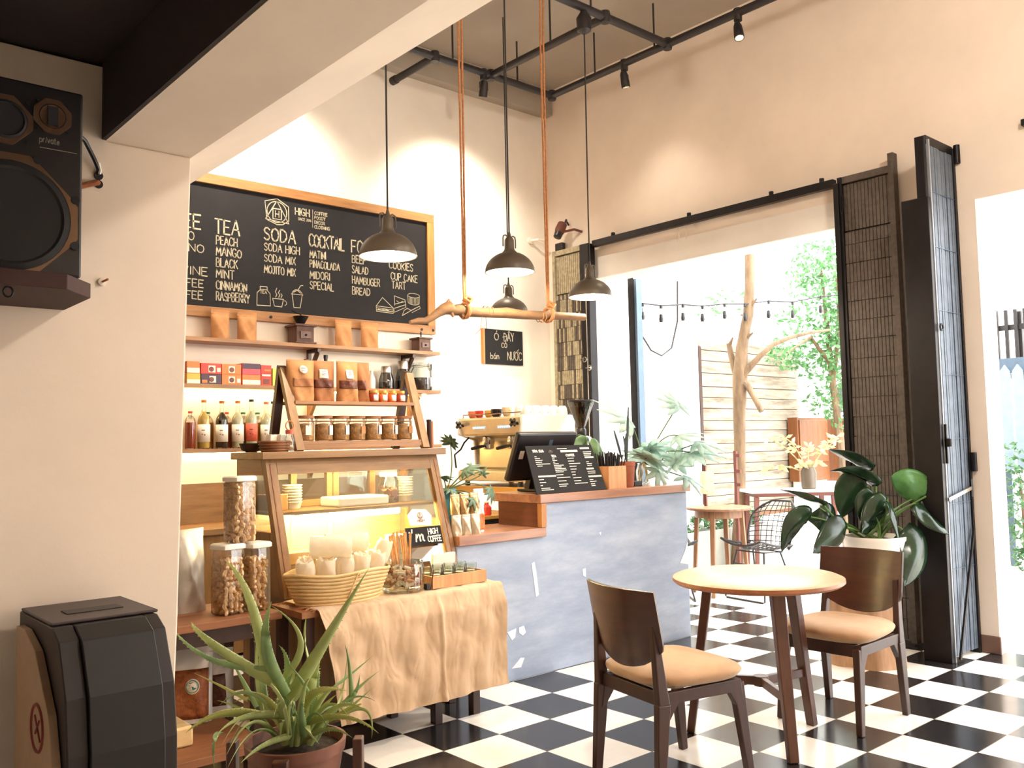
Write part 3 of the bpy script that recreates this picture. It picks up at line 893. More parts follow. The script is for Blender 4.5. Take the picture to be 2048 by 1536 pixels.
glow('bulb_warm', (255, 226, 168), 40.0)
plain('bulb_off', (214, 206, 190), 0.3)
def track_spot(x, y, aim, label, watts, cone, lit=True, col=(1.0, 0.88, 0.72), bl=1.0):
    p = Vector((x, y, PZ - 0.03))
    t = thing('track_spot', p, label, 'spotlight', 'black spotlights on the ceiling pipes')
    d = (Vector(aim) - (p - Vector((0, 0, 0.09)))).normalized()
    M = d.to_track_quat('-Z', 'Y').to_matrix()
    c = p - Vector((0, 0, 0.11))
    m = MB()
    m.tube([p + Vector((0, 0, 0.06)), p + Vector((0, 0, -0.03))], 0.03, 10)
    m.build('clamp', 'black_paint', t)
    m = MB()
    m.tube([p + Vector((0, 0, -0.03)), p + Vector((0.04, 0, -0.06)), p + Vector((0.042, 0, -0.11))], 0.006, 6)
    m.tube([p + Vector((0, 0, -0.03)), p + Vector((-0.04, 0, -0.06)), p + Vector((-0.042, 0, -0.11))], 0.006, 6)
    m.build('yoke', 'black_paint', t)
    MB().lathe([(0.0, 0.07), (0.022, 0.07), (0.03, 0.05), (0.036, -0.02), (0.036, -0.06), (0.03, -0.06), (0.026, -0.02), (0.0, -0.01)], c, 14, M).build('housing', 'black_paint', t)
    MB().lathe([(0.0, -0.055), (0.024, -0.05), (0.027, -0.04), (0.0, -0.012)], c, 12, M).build('bulb', 'bulb_warm' if lit else 'bulb_off', t)
    if watts:
        l = bpy.data.lights.new('spot_beam', 'SPOT')
        l.energy = watts
        l.spot_size = math.radians(cone)
        l.spot_blend = bl
        l.shadow_soft_size = 0.08
        l.color = col
        o = bpy.data.objects.new('spot_beam', l)
        COL.objects.link(o)
        o.location = c + d * 0.075
        o.rotation_euler = d.to_track_quat('-Z', 'Y').to_euler()
    return t
track_spot(4.62, 5.58, (4.85, 6.28, 2.6), 'black ceiling spotlight aimed at the back wall right of the chalkboard', 200, 115)
track_spot(3.05, 5.58, (3.0, 6.28, 2.9), 'black ceiling spotlight above the middle of the chalkboard', 130, 115)
track_spot(5.41, 4.72, (5.9, 4.75, 2.4), 'black ceiling spotlight pointing down near the lintel wall', 20, 100)
track_spot(5.41, 3.62, (4.6, 2.6, 0.0), 'glowing ceiling spotlight nearest the upper right of the room', 160, 80)
track_spot(5.41, 1.75, (2.25, 3.45, .55), 'added unseen ceiling spotlight aimed across the room at the cloth covered table', 380, 46)  # extra spotlight added out of view to brighten the cloth table
track_spot(2.4, 5.58, (2.2, 6.28, 2.0), 'black ceiling spotlight over the syrup shelves', 130, 110)

def pendant(loc, cord_top):
    x, y, z = loc
    t = thing('pendant_lamp', loc, '', 'pendant lamp', 'grey dome pendant lamps over the bar')
    prof = []
    for i in range(11):
        a = (PI / 2) * i / 10
        prof.append((0.152 * math.cos(a) * (1 if i < 10 else 0) + (0.03 if i == 10 else 0), 0.125 * math.sin(a)))
    prof[-1] = (0.034, 0.1245)
    m = MB()
    outer = prof
    inner = [(r - 0.004 if r > 0.04 else r - 0.004, zz - 0.004 if zz > 0.01 else zz) for r, zz in reversed(prof)]
    m.lathe(outer + [(0.030, 0.12)], loc, 40)
    m.f = [f for f in m.f if len(f) == 4]
    m.mi = [0] * len(m.f)
    m.build('dome', 'lamp_grey', t)
    m = MB()
    m.lathe(inner, loc, 40)
    m.f = [f for f in m.f if len(f) == 4]
    m.mi = [0] * len(m.f)
    m.build('inner_reflector', 'lamp_inner_white', t)
    m = MB()
    m.lathe([(0.153, -0.003), (0.154, 0.0), (0.153, 0.004), (0.147, 0.003), (0.147, -0.002), (0.153, -0.003)], loc, 40)
    m.f = [f for f in m.f if len(f) == 4]
    m.mi = [0] * len(m.f)
    m.build('rim', 'lamp_grey', t)
    MB().lathe([(0.05, 0.118), (0.034, 0.135), (0.03, 0.15), (0.029, 0.20), (0.022, 0.212), (0.012, 0.225), (0.006, 0.25), (0.0, 0.252)], loc, 20).build('socket_cap', 'lamp_grey', t)
    for s in (-1, 1):
        MB().tube([(x + s * 0.014, y, z + 0.218), (x + s * 0.03, y, z + 0.228), (x + s * 0.046, y, z + 0.222), (x + s * 0.05, y, z + 0.205), (x + s * 0.05, y, z + 0.155)], 0.0045, 8).build('handle', 'lamp_grey', t)
    ct = Vector(cord_top)
    MB().tube([(x, y, z + 0.245), (x, y, z + 0.6), ct], 0.005, 6).build('cord', 'cord_black', t)
    MB().lathe([(0.0, 0.0), (0.028, 0.012), (0.038, 0.035), (0.034, 0.06), (0.016, 0.085), (0.015, 0.112), (0.0, 0.112)], (x, y, z + 0.006), 16).build('bulb', 'bulb_warm', t)
    l = bpy.data.lights.new('pendant_light', 'POINT')
    l.energy = 50
    l.color = (1.0, 0.86, 0.66)
    l.shadow_soft_size = 0.03
    o = bpy.data.objects.new('pendant_light', l)
    COL.objects.link(o)
    o.location = (x, y, z + 0.012)
    return t
for loc, top, lab in (((2.558, 3.905, 2.375), (2.558, 3.905, 4.85), 'grey dome pendant lamp hanging in front of the chalkboard, nearest the pillar'),
                      ((3.545, 4.064, 2.425), (3.545, 4.064, 4.85), 'grey dome pendant lamp hanging highest above the branch, second from the pillar'),
                      ((4.461, 4.266, 2.385), (4.475, 4.27, 4.30), 'grey dome pendant lamp hanging in front of the far lattice gate'),
                      ((4.622, 5.32, 2.415), (4.622, 5.32, 4.85), 'grey dome pendant lamp partly behind the hanging branch, farthest back')):
    pendant(loc, top)['label'] = lab

# ---- the branch on its ropes
t = thing('hanging_branch', (3.7, 4.3, 2.2), 'crooked bare branch hung level on two rope loops over the bar', 'branch')
bp = [(2.964, 4.30, 2.100), (3.02, 4.30, 2.112), (3.075, 4.30, 2.118), (3.12, 4.30, 2.140), (3.165, 4.30, 2.172), (3.21, 4.30, 2.198), (3.25, 4.30, 2.212), (3.29, 4.31, 2.200), (3.34, 4.30, 2.206), (3.375, 4.30, 2.200), (3.45, 4.30, 2.200),
      (3.60, 4.30, 2.207), (3.72, 4.30, 2.218), (3.85, 4.30, 2.216), (3.98, 4.30, 2.222), (4.09, 4.30, 2.230), (4.25, 4.30, 2.238), (4.426, 4.30, 2.244)]
br = [0.012, 0.020, 0.020, 0.022, 0.027, 0.034, 0.042, 0.033, 0.036, 0.034, 0.030, 0.031, 0.035, 0.030, 0.029, 0.028, 0.026, 0.025]
MB().tube(bp, br, 12).build('stick', 'branch_bark', t)
for p, q, r in (((3.255, 4.29, 2.19), (3.27, 4.28, 2.155), .016), ((3.345, 4.29, 2.185), (3.35, 4.28, 2.158), .015), ((3.24, 4.30, 2.235), (3.255, 4.30, 2.262), .014)):
    MB().tube([p, q], [r, r * 0.5], 7).build('knot', 'branch_bark', t)
for x in (3.53, 3.99):
    MB().tube([(x + 0.004 * i, 4.30 + 0.034 * math.sin(i * 0.9), 2.212 + 0.034 * math.cos(i * 0.9)) for i in range(15)], 0.003, 5).build('binding', 'rope_fibre', t)
MB().tube([(3.50, 4.285, 2.18), (3.47, 4.27, 2.09), (3.44, 4.28, 2.06)], 0.0015, 4).build('loose_thread', 'cord_red_brown', t)
for nm, x, zc, lab in (('a', 3.375, 2.2, 'twisted rope loop holding the crooked end of the branch'), ('b', 4.085, 2.23, 'twisted rope loop holding the straight end of the branch')):
    tt = thing('hanging_rope', (x, 4.3, zc), lab, 'rope', 'ropes holding the branch')
    for s in (-1, 1):
        MB().tube([(x + s * 0.006, 4.30, zc + 0.06), (x + s * 0.011, 4.30, 3.2), (x + s * 0.014, 4.30, 4.2), (x + s * 0.014, 4.29, PZ + 0.02)], 0.0068, 6).build('strand', 'rope_fibre', tt)
    m = MB()
    m.tube([(x + 0.006 * math.sin(i * 0.5), 4.30 + 0.047 * math.sin(i * 0.7), zc + 0.047 * math.cos(i * 0.7) + 0.004) for i in range(28)], 0.010, 7)
    m.tube([(x - 0.03, 4.27, zc + 0.075), (x, 4.255, zc + 0.05), (x + 0.03, 4.265, zc + 0.07), (x + 0.01, 4.29, zc + 0.09), (x - 0.025, 4.28, zc + 0.06)], 0.011, 7)
    m.build('knot', 'rope_fibre', tt)
    m = MB()
    m.tube([(x + 0.014 * math.cos(i * 0.7), 4.27 + 0.04 * math.sin(i * 0.7), PZ + 0.038 * math.cos(i * 0.7 + 1.2)) for i in range(18)], 0.008, 6)
    m.build('pipe_hitch', 'rope_fibre', tt)

# ---- little wall lamp/camera in the corner and wall hooks
t = thing('security_camera', (5.93, 5.95, 3.4), 'small brown and black camera on a bracket on the wall in the far corner', 'camera')
MB().lathe([(0.0, 0.06), (0.045, 0.055), (0.05, -0.02), (0.04, -0.06), (0.0, -0.06)], (5.84, 5.95, 3.40), 14, Matrix.Rotation(0.5, 3, 'Y')).build('body', 'cord_red_brown', t)
MB().lathe([(0.0, -0.06), (0.042, -0.055), (0.038, -0.10), (0.0, -0.105)], (5.84, 5.95, 3.40), 14, Matrix.Rotation(0.5, 3, 'Y')).build('lens_hood', 'black_plastic', t)
MB().tube([(5.88, 5.95, 3.43), (5.90, 5.93, 3.49), (5.93, 5.97, 3.50), (5.978, 5.98, 3.46)], 0.010, 6).build('cable', 'black_paint', t)
MB().tube([(5.86, 5.93, 3.37), (5.92, 5.85, 3.385), (5.975, 5.80, 3.36)], 0.012, 6).build('bracket', 'cord_red_brown', t)
tag(MB().box(5.93, 5.979, 6.03, 6.13, 3.225, 3.30).build('junction_box', 'black_plastic', bevel=0.008), 'small dark box on the wall just above the far lattice gate', 'junction box')
t = thing('plaster_hook', (5.75, 6.26, 3.33), 'small plaster coated hook on the back wall by the corner', 'hook')
MB().lathe([(0.035, 0), (0.03, 0.02), (0.0, 0.025)], (5.74, 6.279, 3.33), 12, Matrix.Rotation(PI / 2, 3, 'X')).build('rose', 'beige_plaster', t)
MB().tube([(5.74, 6.26, 3.33), (5.78, 6.20, 3.335), (5.86, 6.19, 3.33)], 0.012, 7).build('arm', 'beige_plaster', t)

# ================================================================== pastry display case
CX0, CX1 = 1.985, 3.04
def fy(z):                       # the glass front slopes forward towards its foot
    return 3.955 + (z - 0.66) * 0.31
t = thing('display_case', (2.52, 4.2, 0.62), 'wooden pastry display case with a sloping glass front and glowing interior', 'display case')
MB().box(1.955, 3.082, 4.125, 4.50, 1.325, 1.362).build('top_board', 'case_wood', t, smooth=False, bevel=0.003)
def slope(x0, x1, z0, z1, th, mat_, nm, off=0.0):
    m = MB()
    m.prism([(fy(z0) + off, z0), (fy(z1) + off, z1), (fy(z1) + off + th, z1), (fy(z0) + off + th, z0)], 0, x0, x1)
    m.build(nm, mat_, t, smooth=False, bevel=0.002)
slope(CX0, CX0 + 0.058, 0.66, 1.325, 0.045, 'case_wood_z', 'front_post')
slope(CX1 - 0.058, CX1, 0.66, 1.325, 0.045, 'case_wood_z', 'front_post')
slope(CX0 + 0.02, CX0 + 0.03, 0.67, 1.30, 0.01, 'case_wood_y', 'post_groove', -0.003)
slope(CX1 - 0.03, CX1 - 0.02, 0.67, 1.30, 0.01, 'case_wood_y', 'post_groove', -0.003)
slope(CX0 + 0.058, CX1 - 0.058, 1.248, 1.325, 0.04, 'case_wood', 'front_rail')
slope(CX0 + 0.058, CX1 - 0.058, 0.66, 0.72, 0.04, 'case_wood', 'front_rail')
slope(CX0 + 0.058, CX1 - 0.058, 0.72, 1.248, 0.004, 'clear_glass', 'front_glass', 0.018)
for x0, x1, nm in ((CX0, CX0 + 0.022, 'l'), (CX1 - 0.022, CX1, 'r')):
    m = MB(); m.prism([(fy(0.66) + 0.046, 0.66), (4.49, 0.66), (4.49, 0.965), (fy(0.965) + 0.046, 0.965)], 0, x0, x1); m.build('side_panel', 'case_wood_z', t, smooth=False)
    m = MB(); m.prism([(fy(1.245) + 0.046, 1.245), (4.49, 1.245), (4.49, 1.324), (fy(1.324) + 0.046, 1.324)], 0, x0, x1); m.build('side_rail', 'case_wood_y', t, smooth=False)
    MB().box(x0, x1, 4.44, 4.49, 0.966, 1.244).build('back_post', 'case_wood_z', t, smooth=False)
    m = MB(); m.prism([(fy(0.966) + 0.046, 0.966), (4.439, 0.966), (4.439, 1.244), (fy(1.244) + 0.046, 1.244)], 0, x0 + 0.008, x0 + 0.012); m.build('side_glass', 'clear_glass', t, smooth=False)
MB().box(CX0 + 0.022, CX1 - 0.022, 4.47, 4.488, 1.10, 1.30).build('back_door_glass', 'clear_glass', t, smooth=False)
for x in (2.01, 2.28, 2.50, 2.54, 2.78, 2.99):
    MB().box(x, x + 0.035, 4.462, 4.494, 0.70, 1.322).build('back_door_stile', 'case_wood_z', t, smooth=False)
for z in (0.68, 1.06, 1.29):
    MB().box(CX0 + 0.022, CX1 - 0.022, 4.455, 4.461, z, z + 0.035).build('back_door_rail', 'case_wood', t, smooth=False)
MB().box(CX0 + 0.022, CX1 - 0.022, 4.465, 4.485, 0.70, 1.06).build('back_panel', 'case_wood', t, smooth=False)
MB().box(CX0 + 0.022, CX1 - 0.022, fy(0.66) + 0.02, 4.49, 0.63, 0.659).build('floor_board', 'case_wood', t, smooth=False)
MB().box(CX0 + 0.023, CX1 - 0.023, 4.13, 4.454, 1.045, 1.058).build('inner_shelf', 'case_wood', t, smooth=False)
MB().box(CX0 + 0.03, CX1 - 0.03, 3.99, 4.48, 0.02, 0.629).build('base_cabinet', 'case_wood_z', t, smooth=False)
tb = MB(); tb.tube([(2.20, 4.20, 1.020), (2.80, 4.20, 1.020)], 0.016, 12)
glow('added_tube_light', (255, 226, 160), 200.0)
glow('tube_light', (255, 226, 160), 620.0)
o = tb.build('lamp_tube', 'tube_light', t)
m = MB(); m.box(2.16, 2.84, 4.17, 4.23, 1.036, 1.0449); m.build('lamp_batten', 'white_plastic', t, smooth=False)

MB().tube([(2.10, 4.19, 1.297), (2.92, 4.19, 1.297)], 0.012, 10).build('lamp_tube', 'added_tube_light', t)  # second tube, added behind the top rail to brighten the upper case

# what is inside and on the front of the case
def paper_cup_stack(x, y, z, n, r, lab, step=0.014):
    t = thing('paper_cup_stack', (x, y, z), lab, 'cups', 'white cup stacks in the display case')
    for i in range(n):
        m = MB()
        m.lathe([(r * 0.8, 0), (r * 1.0, step * 2.4), (r * 1.05, step * 2.4), (r * 1.05, step * 2.7), (r * 0.96, step * 2.7)], (x, y, z + i * step * 1.05), 18)
        m.build('cup', 'white_paper', t)
    return t
paper_cup_stack(2.22, 4.33, 1.06, 7, 0.05, 'stack of white paper cups on the case shelf at the left')
paper_cup_stack(2.93, 4.33, 1.06, 8, 0.048, 'stack of white paper cups on the case shelf at the right end')
paper_cup_stack(2.745, 4.16, 0.662, 14, 0.05, 'tall stack of white dishes standing on the case floor beside the small signs')
tt = thing('cookie_jar', (2.80, 4.30, 1.06), 'glass jar of cookies with a dark heart label on the case shelf', 'jar')
MB().lathe([(0.055, 0), (0.058, 0.01), (0.058, 0.12), (0.045, 0.14), (0.045, 0.15)], (2.80, 4.30, 1.06), 20).build('glass_body', 'clear_glass', tt)
m = MB()
rnd = random.Random(2)
for i in range(26):
    m.lathe([(0.0, 0), (0.018, 0.002), (0.018, 0.008), (0.0, 0.010)], (2.80 + rnd.uniform(-.035, .035), 4.30 + rnd.uniform(-.035, .035), 1.066 + i * 0.003), 9, Matrix.Rotation(rnd.uniform(-1.2, 1.2), 3, 'X') @ Matrix.Rotation(rnd.uniform(-1, 1), 3, 'Y'))
tag(m.build('cookies', 'kraft_paper'), 'golden cookies heaped inside the glass jar on the case shelf', 'cookies', None, 'stuff')
MB().lathe([(0.0, 0), (0.022, 0.0), (0.022, 0.003), (0, .003)], (2.80, 4.24, 1.115), 12, Matrix.Rotation(PI / 2, 3, 'X')).build('label', 'bar_side_wood', tt)
MB().lathe([(0.0, 0.17), (0.05, 0.168), (0.05, 0.148), (0.0, 0.147)], (2.80, 4.30, 1.06), 18).build('lid', 'white_plastic', tt)
tag(MB().box(2.30, 2.70, 4.10, 4.40, 0.66, 0.80).build('cake_box', 'white_paper', smooth=False, bevel=0.006), 'large white cake box on the floor of the lit case', 'box')
tag(MB().box(2.42, 2.74, 4.20, 4.40, 1.0585, 1.11).build('cake_tray', 'white_ceramic', smooth=False, bevel=0.01), 'white tray on the case shelf above the lamp tube', 'tray')
tag(MB().box(2.06, 2.17, 4.28, 4.42, 1.0585, 1.14).build('kraft_box', 'kraft_paper', smooth=False, bevel=0.003), 'brown cardboard box at the left end of the case shelf', 'box')
for i, (z, y) in enumerate(((0.661, 4.20), (0.722, 4.22), (0.784, 4.21))):
    tag(MB().box(2.065, 2.275, y, y + 0.22, z, z + 0.06).build('wooden_tray', 'case_wood', smooth=False, bevel=0.004), 'shallow wooden tray stacked inside the case at the left, %s of three' % ('lowest', 'middle', 'topmost')[i], 'tray', 'wooden trays stacked in the case')
tag(MB().box(2.83, 2.985, 4.12, 4.40, 0.661, 0.87).build('wooden_box', 'case_wood', smooth=False, bevel=0.004), 'plain wooden box inside the case behind the small signs', 'box')

t = thing('shop_sign', (2.85, 3.97, 0.836), "small black sign reading I'm HIGH COFFEE leaning on the case glass", 'sign')
def lean(u, v, off=0.0):
    return (u, fy(v) - 0.012 - off, v)
def leanbox(x0, x1, z0, z1, nm, mat_, par, o0=0.0, o1=0.006):
    m = MB(); m.prism([(fy(z0) - 0.004 - o0, z0), (fy(z1) - 0.004 - o0, z1), (fy(z1) - 0.004 - o1, z1), (fy(z0) - 0.004 - o1, z0)], 0, x0, x1)
    return m.build(nm, mat_, par, smooth=False)
leanbox(2.728, 2.962, 0.838, 0.934, 'board', 'slate_black', t)
m = MB(); strokes(m, word("i'm", 2.738, 2.838, 0.862, .062, .009), lambda u, v: lean(u, v, .0), .0085); m.build('lettering', 'white_paper', t, smooth=False)
m = MB(); strokes(m, word('HIGH', 2.872, 2.935, 0.893, .028, .005), lambda u, v: lean(u, v), .0055); m.build('lettering', 'white_paper', t, smooth=False)
m = MB(); strokes(m, word('COFFEE', 2.862, 2.95, 0.853, .03, .005, sp=.1), lambda u, v: lean(u, v), .0055); m.build('lettering', 'white_paper', t, smooth=False)
t = thing('paper_tag', (2.84, 3.99, 0.94), 'cream luggage shaped tag with a small emblem above the black sign', 'tag')
m = MB()
pts = [(2.768, 0.945), (2.905, 0.938), (2.918, 0.99), (2.885, 1.025), (2.80, 1.032), (2.762, 1.0)]
m.add([(x, fy(z) - 0.004, z) for x, z in pts] + [(x, fy(z) - 0.008, z) for x, z in pts], [tuple(range(6)), tuple(range(11, 5, -1))] + [(i, (i + 1) % 6, 6 + (i + 1) % 6, 6 + i) for i in range(6)])
m.build('card', 'white_paper', t, smooth=False)
m = MB(); strokes(m, [circ(2.838, 0.995, .016, 14), [(2.828, 0.985), (2.838, 1.006), (2.848, 0.985), (2.828, 0.985)]], lambda u, v: lean(u, v), .003); m.build('emblem', 'label_ink', t, smooth=False)
m = MB(); strokes(m, word('HIGH', 2.815, 2.862, 0.962, .012, .003), lambda u, v: lean(u, v), .0028); m.build('lettering', 'label_ink', t, smooth=False)

# ================================================================== ladder shelf on the case
t = thing('ladder_shelf', (2.57, 4.3, 1.362), 'small wooden A frame ladder shelf standing on top of the display case', 'shelf')
LX0, LX1 = 2.178, 2.965
for x, s in ((LX0, 1), (LX1, -1)):
    MB().bar((x, 4.165, 1.363), (x - 0.006 * s, 4.335, 1.80), 0.03, 0.045, up=(1, 0, 0)).build('front_leg', 'case_wood_z', t, smooth=False)
    MB().bar((x, 4.475, 1.363), (x - 0.006 * s, 4.345, 1.815), 0.03, 0.045, up=(1, 0, 0)).build('rear_leg', 'dark_wood', t, smooth=False)
MB().box(LX0 + 0.017, LX1 - 0.017, 4.17, 4.45, 1.397, 1.412).build('lower_board', 'shelf_wood', t, smooth=False)
MB().box(LX0 + 0.015, LX1 - 0.015, 4.165, 4.18, 1.378, 1.3965).build('lower_rail', 'shelf_wood', t, smooth=False)
MB().box(LX0 + 0.017, LX1 - 0.017, 4.24, 4.41, 1.609, 1.626).build('upper_board', 'shelf_wood', t, smooth=False)

def pouch(c, w_, h, d, lab, mat_='kraft_paper', rz=0.0, group=None, cat='bag', nm='kraft_bag', tilt=0.0, crimp=0.06, window=None, sticker=None, seed=0):
    t = thing(nm, c, lab, cat, group)
    rnd = random.Random(seed)
    C0 = Vector(c)
    M = rotz(rz) @ Matrix.Rotation(tilt, 3, 'X')
    def P(u, v, s):
        k = 0.0 if v > 1 - crimp else math.sqrt(max(0.0, 1 - (v / (1 - crimp)) ** 1.6))
        e = 1 - (2 * u - 1) ** 4
        wob = 0.09 * d * math.sin(7 * u + 5 * v + seed) + 0.08 * d * abs(math.sin(11 * v - 6 * u + 2 * seed)) - 0.06 * d * abs(math.sin(9 * u + 8 * v + seed))
        y = s * (d / 2 * (0.12 + 0.88 * k) * e + wob * k * e + 0.0012)
        x = (u - 0.5) * w_ * (0.97 + 0.03 * v)
        return C0 + M @ Vector((x, y, v * h))
    m = MB()
    m.grid(lambda u, v: P(u, v, -1), 14, 14)
    m.grid(lambda u, v: P(1 - u, v, 1), 14, 14)
    n = len(m.v) // 2
    rim = [i for i in range(15)]
    for i in range(14):                                 # close the bottom and the side seams
        m.f.append((i, i + 1, n + 14 - i - 1, n + 14 - i)); m.mi.append(0)
        m.f.append((14 * 15 + i, 14 * 15 + i + 1, n + 14 * 15 + 14 - i - 1, n + 14 * 15 + 14 - i)); m.mi.append(0)
        m.f.append((i * 15, (i + 1) * 15, n + (i + 1) * 15 + 14, n + i * 15 + 14)); m.mi.append(0)
        m.f.append((i * 15 + 14, (i + 1) * 15 + 14, n + (i + 1) * 15, n + i * 15)); m.mi.append(0)
    body = m.build('bag_body', mat_, t, angle=60)
    m = MB()
    z1 = 1 - crimp
    m.grid(lambda u, v: P(u, z1 + v * 0.012, -1) + M @ Vector((0, -0.0015, 0)), 10, 1)
    m.build('seal_line', 'kraft_paper_dark' if mat_.startswith('kraft') else mat_, t, solid=0.001)
    if window:
        u0, u1, v0, v1, wm = window
        m = MB()
        m.grid(lambda u, v: P(u0 + (u1 - u0) * u, v0 + (v1 - v0) * v, -1) + M @ Vector((0, -0.002, 0)), 14, 10)
        m.build('window', wm, t, solid=0.001)
    if sticker:
        u0, u1, v0, v1, rnd_, sm = sticker
        m = MB()
        if rnd_:
            ctr = [(u0 + u1) / 2, (v0 + v1) / 2]
            pts = [P(ctr[0] + (u1 - u0) / 2 * math.cos(a), ctr[1] + (v1 - v0) / 2 * math.sin(a), -1) + M @ Vector((0, -0.0045, 0)) for a in [2 * PI * i / 20 for i in range(20)]]
            m.add(pts, [tuple(range(20))])
        else:
            m.grid(lambda u, v: P(u0 + (u1 - u0) * u, v0 + (v1 - v0) * v, -1) + M @ Vector((0, -0.0045, 0)), 6, 6)
        s_ = m.build('sticker', sm, t, solid=0.0008)
        m = MB()
        for dv in (0.35, 0.55, 0.72):
            m.grid(lambda u, v: P(u0 + (u1 - u0) * (0.25 + 0.5 * u), v0 + (v1 - v0) * (dv + 0.06 * v), -1) + M @ Vector((0, -0.0062, 0)), 3, 1)
        m.build('sticker_print', 'label_ink', s_)
    return t
plain('dried_filling', (92, 46, 34), 0.4, 0, 0.45, 70, 0.4, 90)
plain('foil', (196, 190, 182), 0.42, 0.5, 0.1, 8, 0.25, 14)
plain('foil_gold', (190, 156, 112), 0.3, 0.6, 0.25, 26, 0.25, 30)
plain('white_foil', (226, 226, 230), 0.3, 0.2, 0.05, 8, 0.2, 14)
for i, (x0, x1, zt, lab, win, st, y) in enumerate((
        (2.172, 2.335, 1.846, 'kraft bag with a round white sticker on the ladder shelf, nearest the pillar', (0.14, 0.86, 0.34, 0.55, 'kraft_paper_dark'), (0.36, 0.64, 0.66, 0.86, True, 'white_paper'), 4.30),
        (2.336, 2.472, 1.850, 'kraft bag with a dark window on the ladder shelf, second from the pillar', (0.05, 0.80, 0.33, 0.53, 'dried_filling'), (0.22, 0.58, 0.56, 0.78, False, 'white_paper'), 4.33),
        (2.470, 2.606, 1.850, 'kraft bag with a wide dark window on the ladder shelf, third from the pillar', (0.06, 0.86, 0.32, 0.52, 'dried_filling'), (0.28, 0.62, 0.56, 0.78, False, 'white_paper'), 4.30),
        (2.606, 2.698, 1.852, 'narrow creased kraft bag on the ladder shelf beside the jam jars', (0.05, 0.50, 0.30, 0.54, 'dried_filling'), None, 4.33))):
    pouch(((x0 + x1) / 2, y, 1.6265), x1 - x0, zt - 1.6265, 0.09, lab, 'kraft_paper' if i % 2 == 0 else 'kraft_paper_dark', 0.03 * (-1) ** i, 'kraft bags on the ladder shelf', window=win, sticker=st, seed=i)

plain('jam_red', (150, 52, 30), 0.2, 0, 0.15)
plain('jam_orange', (206, 96, 40), 0.2, 0, 0.15)
plain('gold_lid', (214, 170, 84), 0.3, 0.7, 0.1)
for i, x in enumerate((2.693, 2.753, 2.813, 2.873)):
    c = (x, 4.275, 1.6265)
    tt = thing('jam_jar', c, 'small jam jar with a gold lid on the ladder shelf, %s' % ('next to the kraft bags', 'second from the kraft bags', 'third from the kraft bags', 'last in the row')[i], 'jar', 'jam jars on the ladder shelf')
    MB().lathe([(0.023, 0), (0.026, 0.004), (0.026, 0.044), (0.022, 0.05)], c, 16).build('jam', 'jam_red' if i in (0, 3) else 'jam_orange', tt)
    MB().lathe([(0.0235, 0.0505), (0.025, 0.052), (0.025, 0.066), (0.0, 0.068)], c, 16).build('lid', 'gold_lid', tt)
    m = MB(); m.grid(lambda u, v: (c[0] + 0.0268 * math.sin((u - .5) * 1.6 + .25), c[1] - 0.0268 * math.cos((u - .5) * 1.6 + .25), c[2] + 0.008 + 0.032 * v), 6, 1)
    m.build('label', 'white_paper', tt, solid=0.0008)
plain('granola', (206, 152, 96), 0.7, 0, 0.45, 60, 0.5, 60)
for i, x in enumerate((2.262, 2.374, 2.476, 2.578, 2.680, 2.786, 2.888)):
    c = (x, 4.27, 1.4125)
    tt = thing('storage_jar', c, 'tagged glass snack jar on the lower ladder shelf, %s' % (('first from the pillar side', 'second from the pillar side', 'third from the pillar side', 'middle one of seven', 'third from the right end', 'second from the right end', 'last at the right end')[i],), 'jar', 'tagged glass jars on the lower ladder shelf')
    MB().lathe([(0.044, 0), (0.049, 0.006), (0.049, 0.098), (0.044, 0.112), (0.044, 0.12)], c, 20).build('glass_body', 'clear_glass', tt)
    MB().lathe([(0.042, 0.003), (0.0465, 0.008), (0.0465, 0.090), (0.0, 0.096)], c, 20).build('contents', 'granola', tt)
    MB().lathe([(0.047, 0.1205), (0.049, 0.122), (0.049, 0.135), (0.0, 0.137)], c, 20).build('lid', 'old_wood', tt)
    m = MB()
    a0 = (-0.1, 0.35, 0.3, 0.25, 0.4, 0.45, 0.3)[i]
    w_ = 0.032 if i in (0, 3, 6) else 0.026
    p = Vector((c[0] + 0.053 * math.sin(a0), c[1] - 0.053 * math.cos(a0), c[2] + 0.058))
    m.obox(p, (w_, 0.0012, 0.05 if i not in (3, 6) else 0.04), rotz(a0))
    m.build('paper_tag', 'white_paper' if i not in (3, 6) else 'kraft_paper', tt, smooth=False)
    m = MB(); m.tube([(c[0] + 0.0505 * math.sin(a), c[1] - 0.0505 * math.cos(a), c[2] + 0.106) for a in [2 * PI * k / 18 for k in range(19)]], 0.0016, 5)
    m.tube([(c[0] + 0.051 * math.sin(a0), c[1] - 0.051 * math.cos(a0), c[2] + 0.106), p + Vector((0, -0.001, 0.02))], 0.0015, 5)
    m.build('string', 'rope_fibre', tt)

# things at the ends of the case top
t = thing('wooden_bowl', (2.01, 4.36, 1.3625), 'dark wooden bowl at the pillar end of the case top', 'bowl')
MB().lathe([(0.03, 0), (0.05, 0.012), (0.062, 0.045), (0.057, 0.045), (0.045, 0.016), (0.0, 0.012)], (2.01, 4.37, 1.3625), 20).build('bowl', 'dark_wood', t)
t = thing('tissue_basket', (2.07, 4.22, 1.3625), 'round woven basket with white tissues on the case top', 'basket')
m = MB()
m.lathe([(0.068, 0), (0.075, 0.02), (0.078, 0.055), (0.073, 0.055), (0.07, 0.02), (0.0, 0.012)], (2.065, 4.215, 1.3625), 26)
m.build('basket', 'old_wood', t)
for k in range(4):
    m = MB(); m.tube([(2.065 + (0.0775 + 0.001 * k) * math.cos(a), 4.215 + (0.0775 + 0.001 * k) * math.sin(a), 1.370 + 0.014 * k) for a in [2 * PI * i / 30 for i in range(31)]], 0.003, 5); m.build('weave_ring', 'old_wood', t)
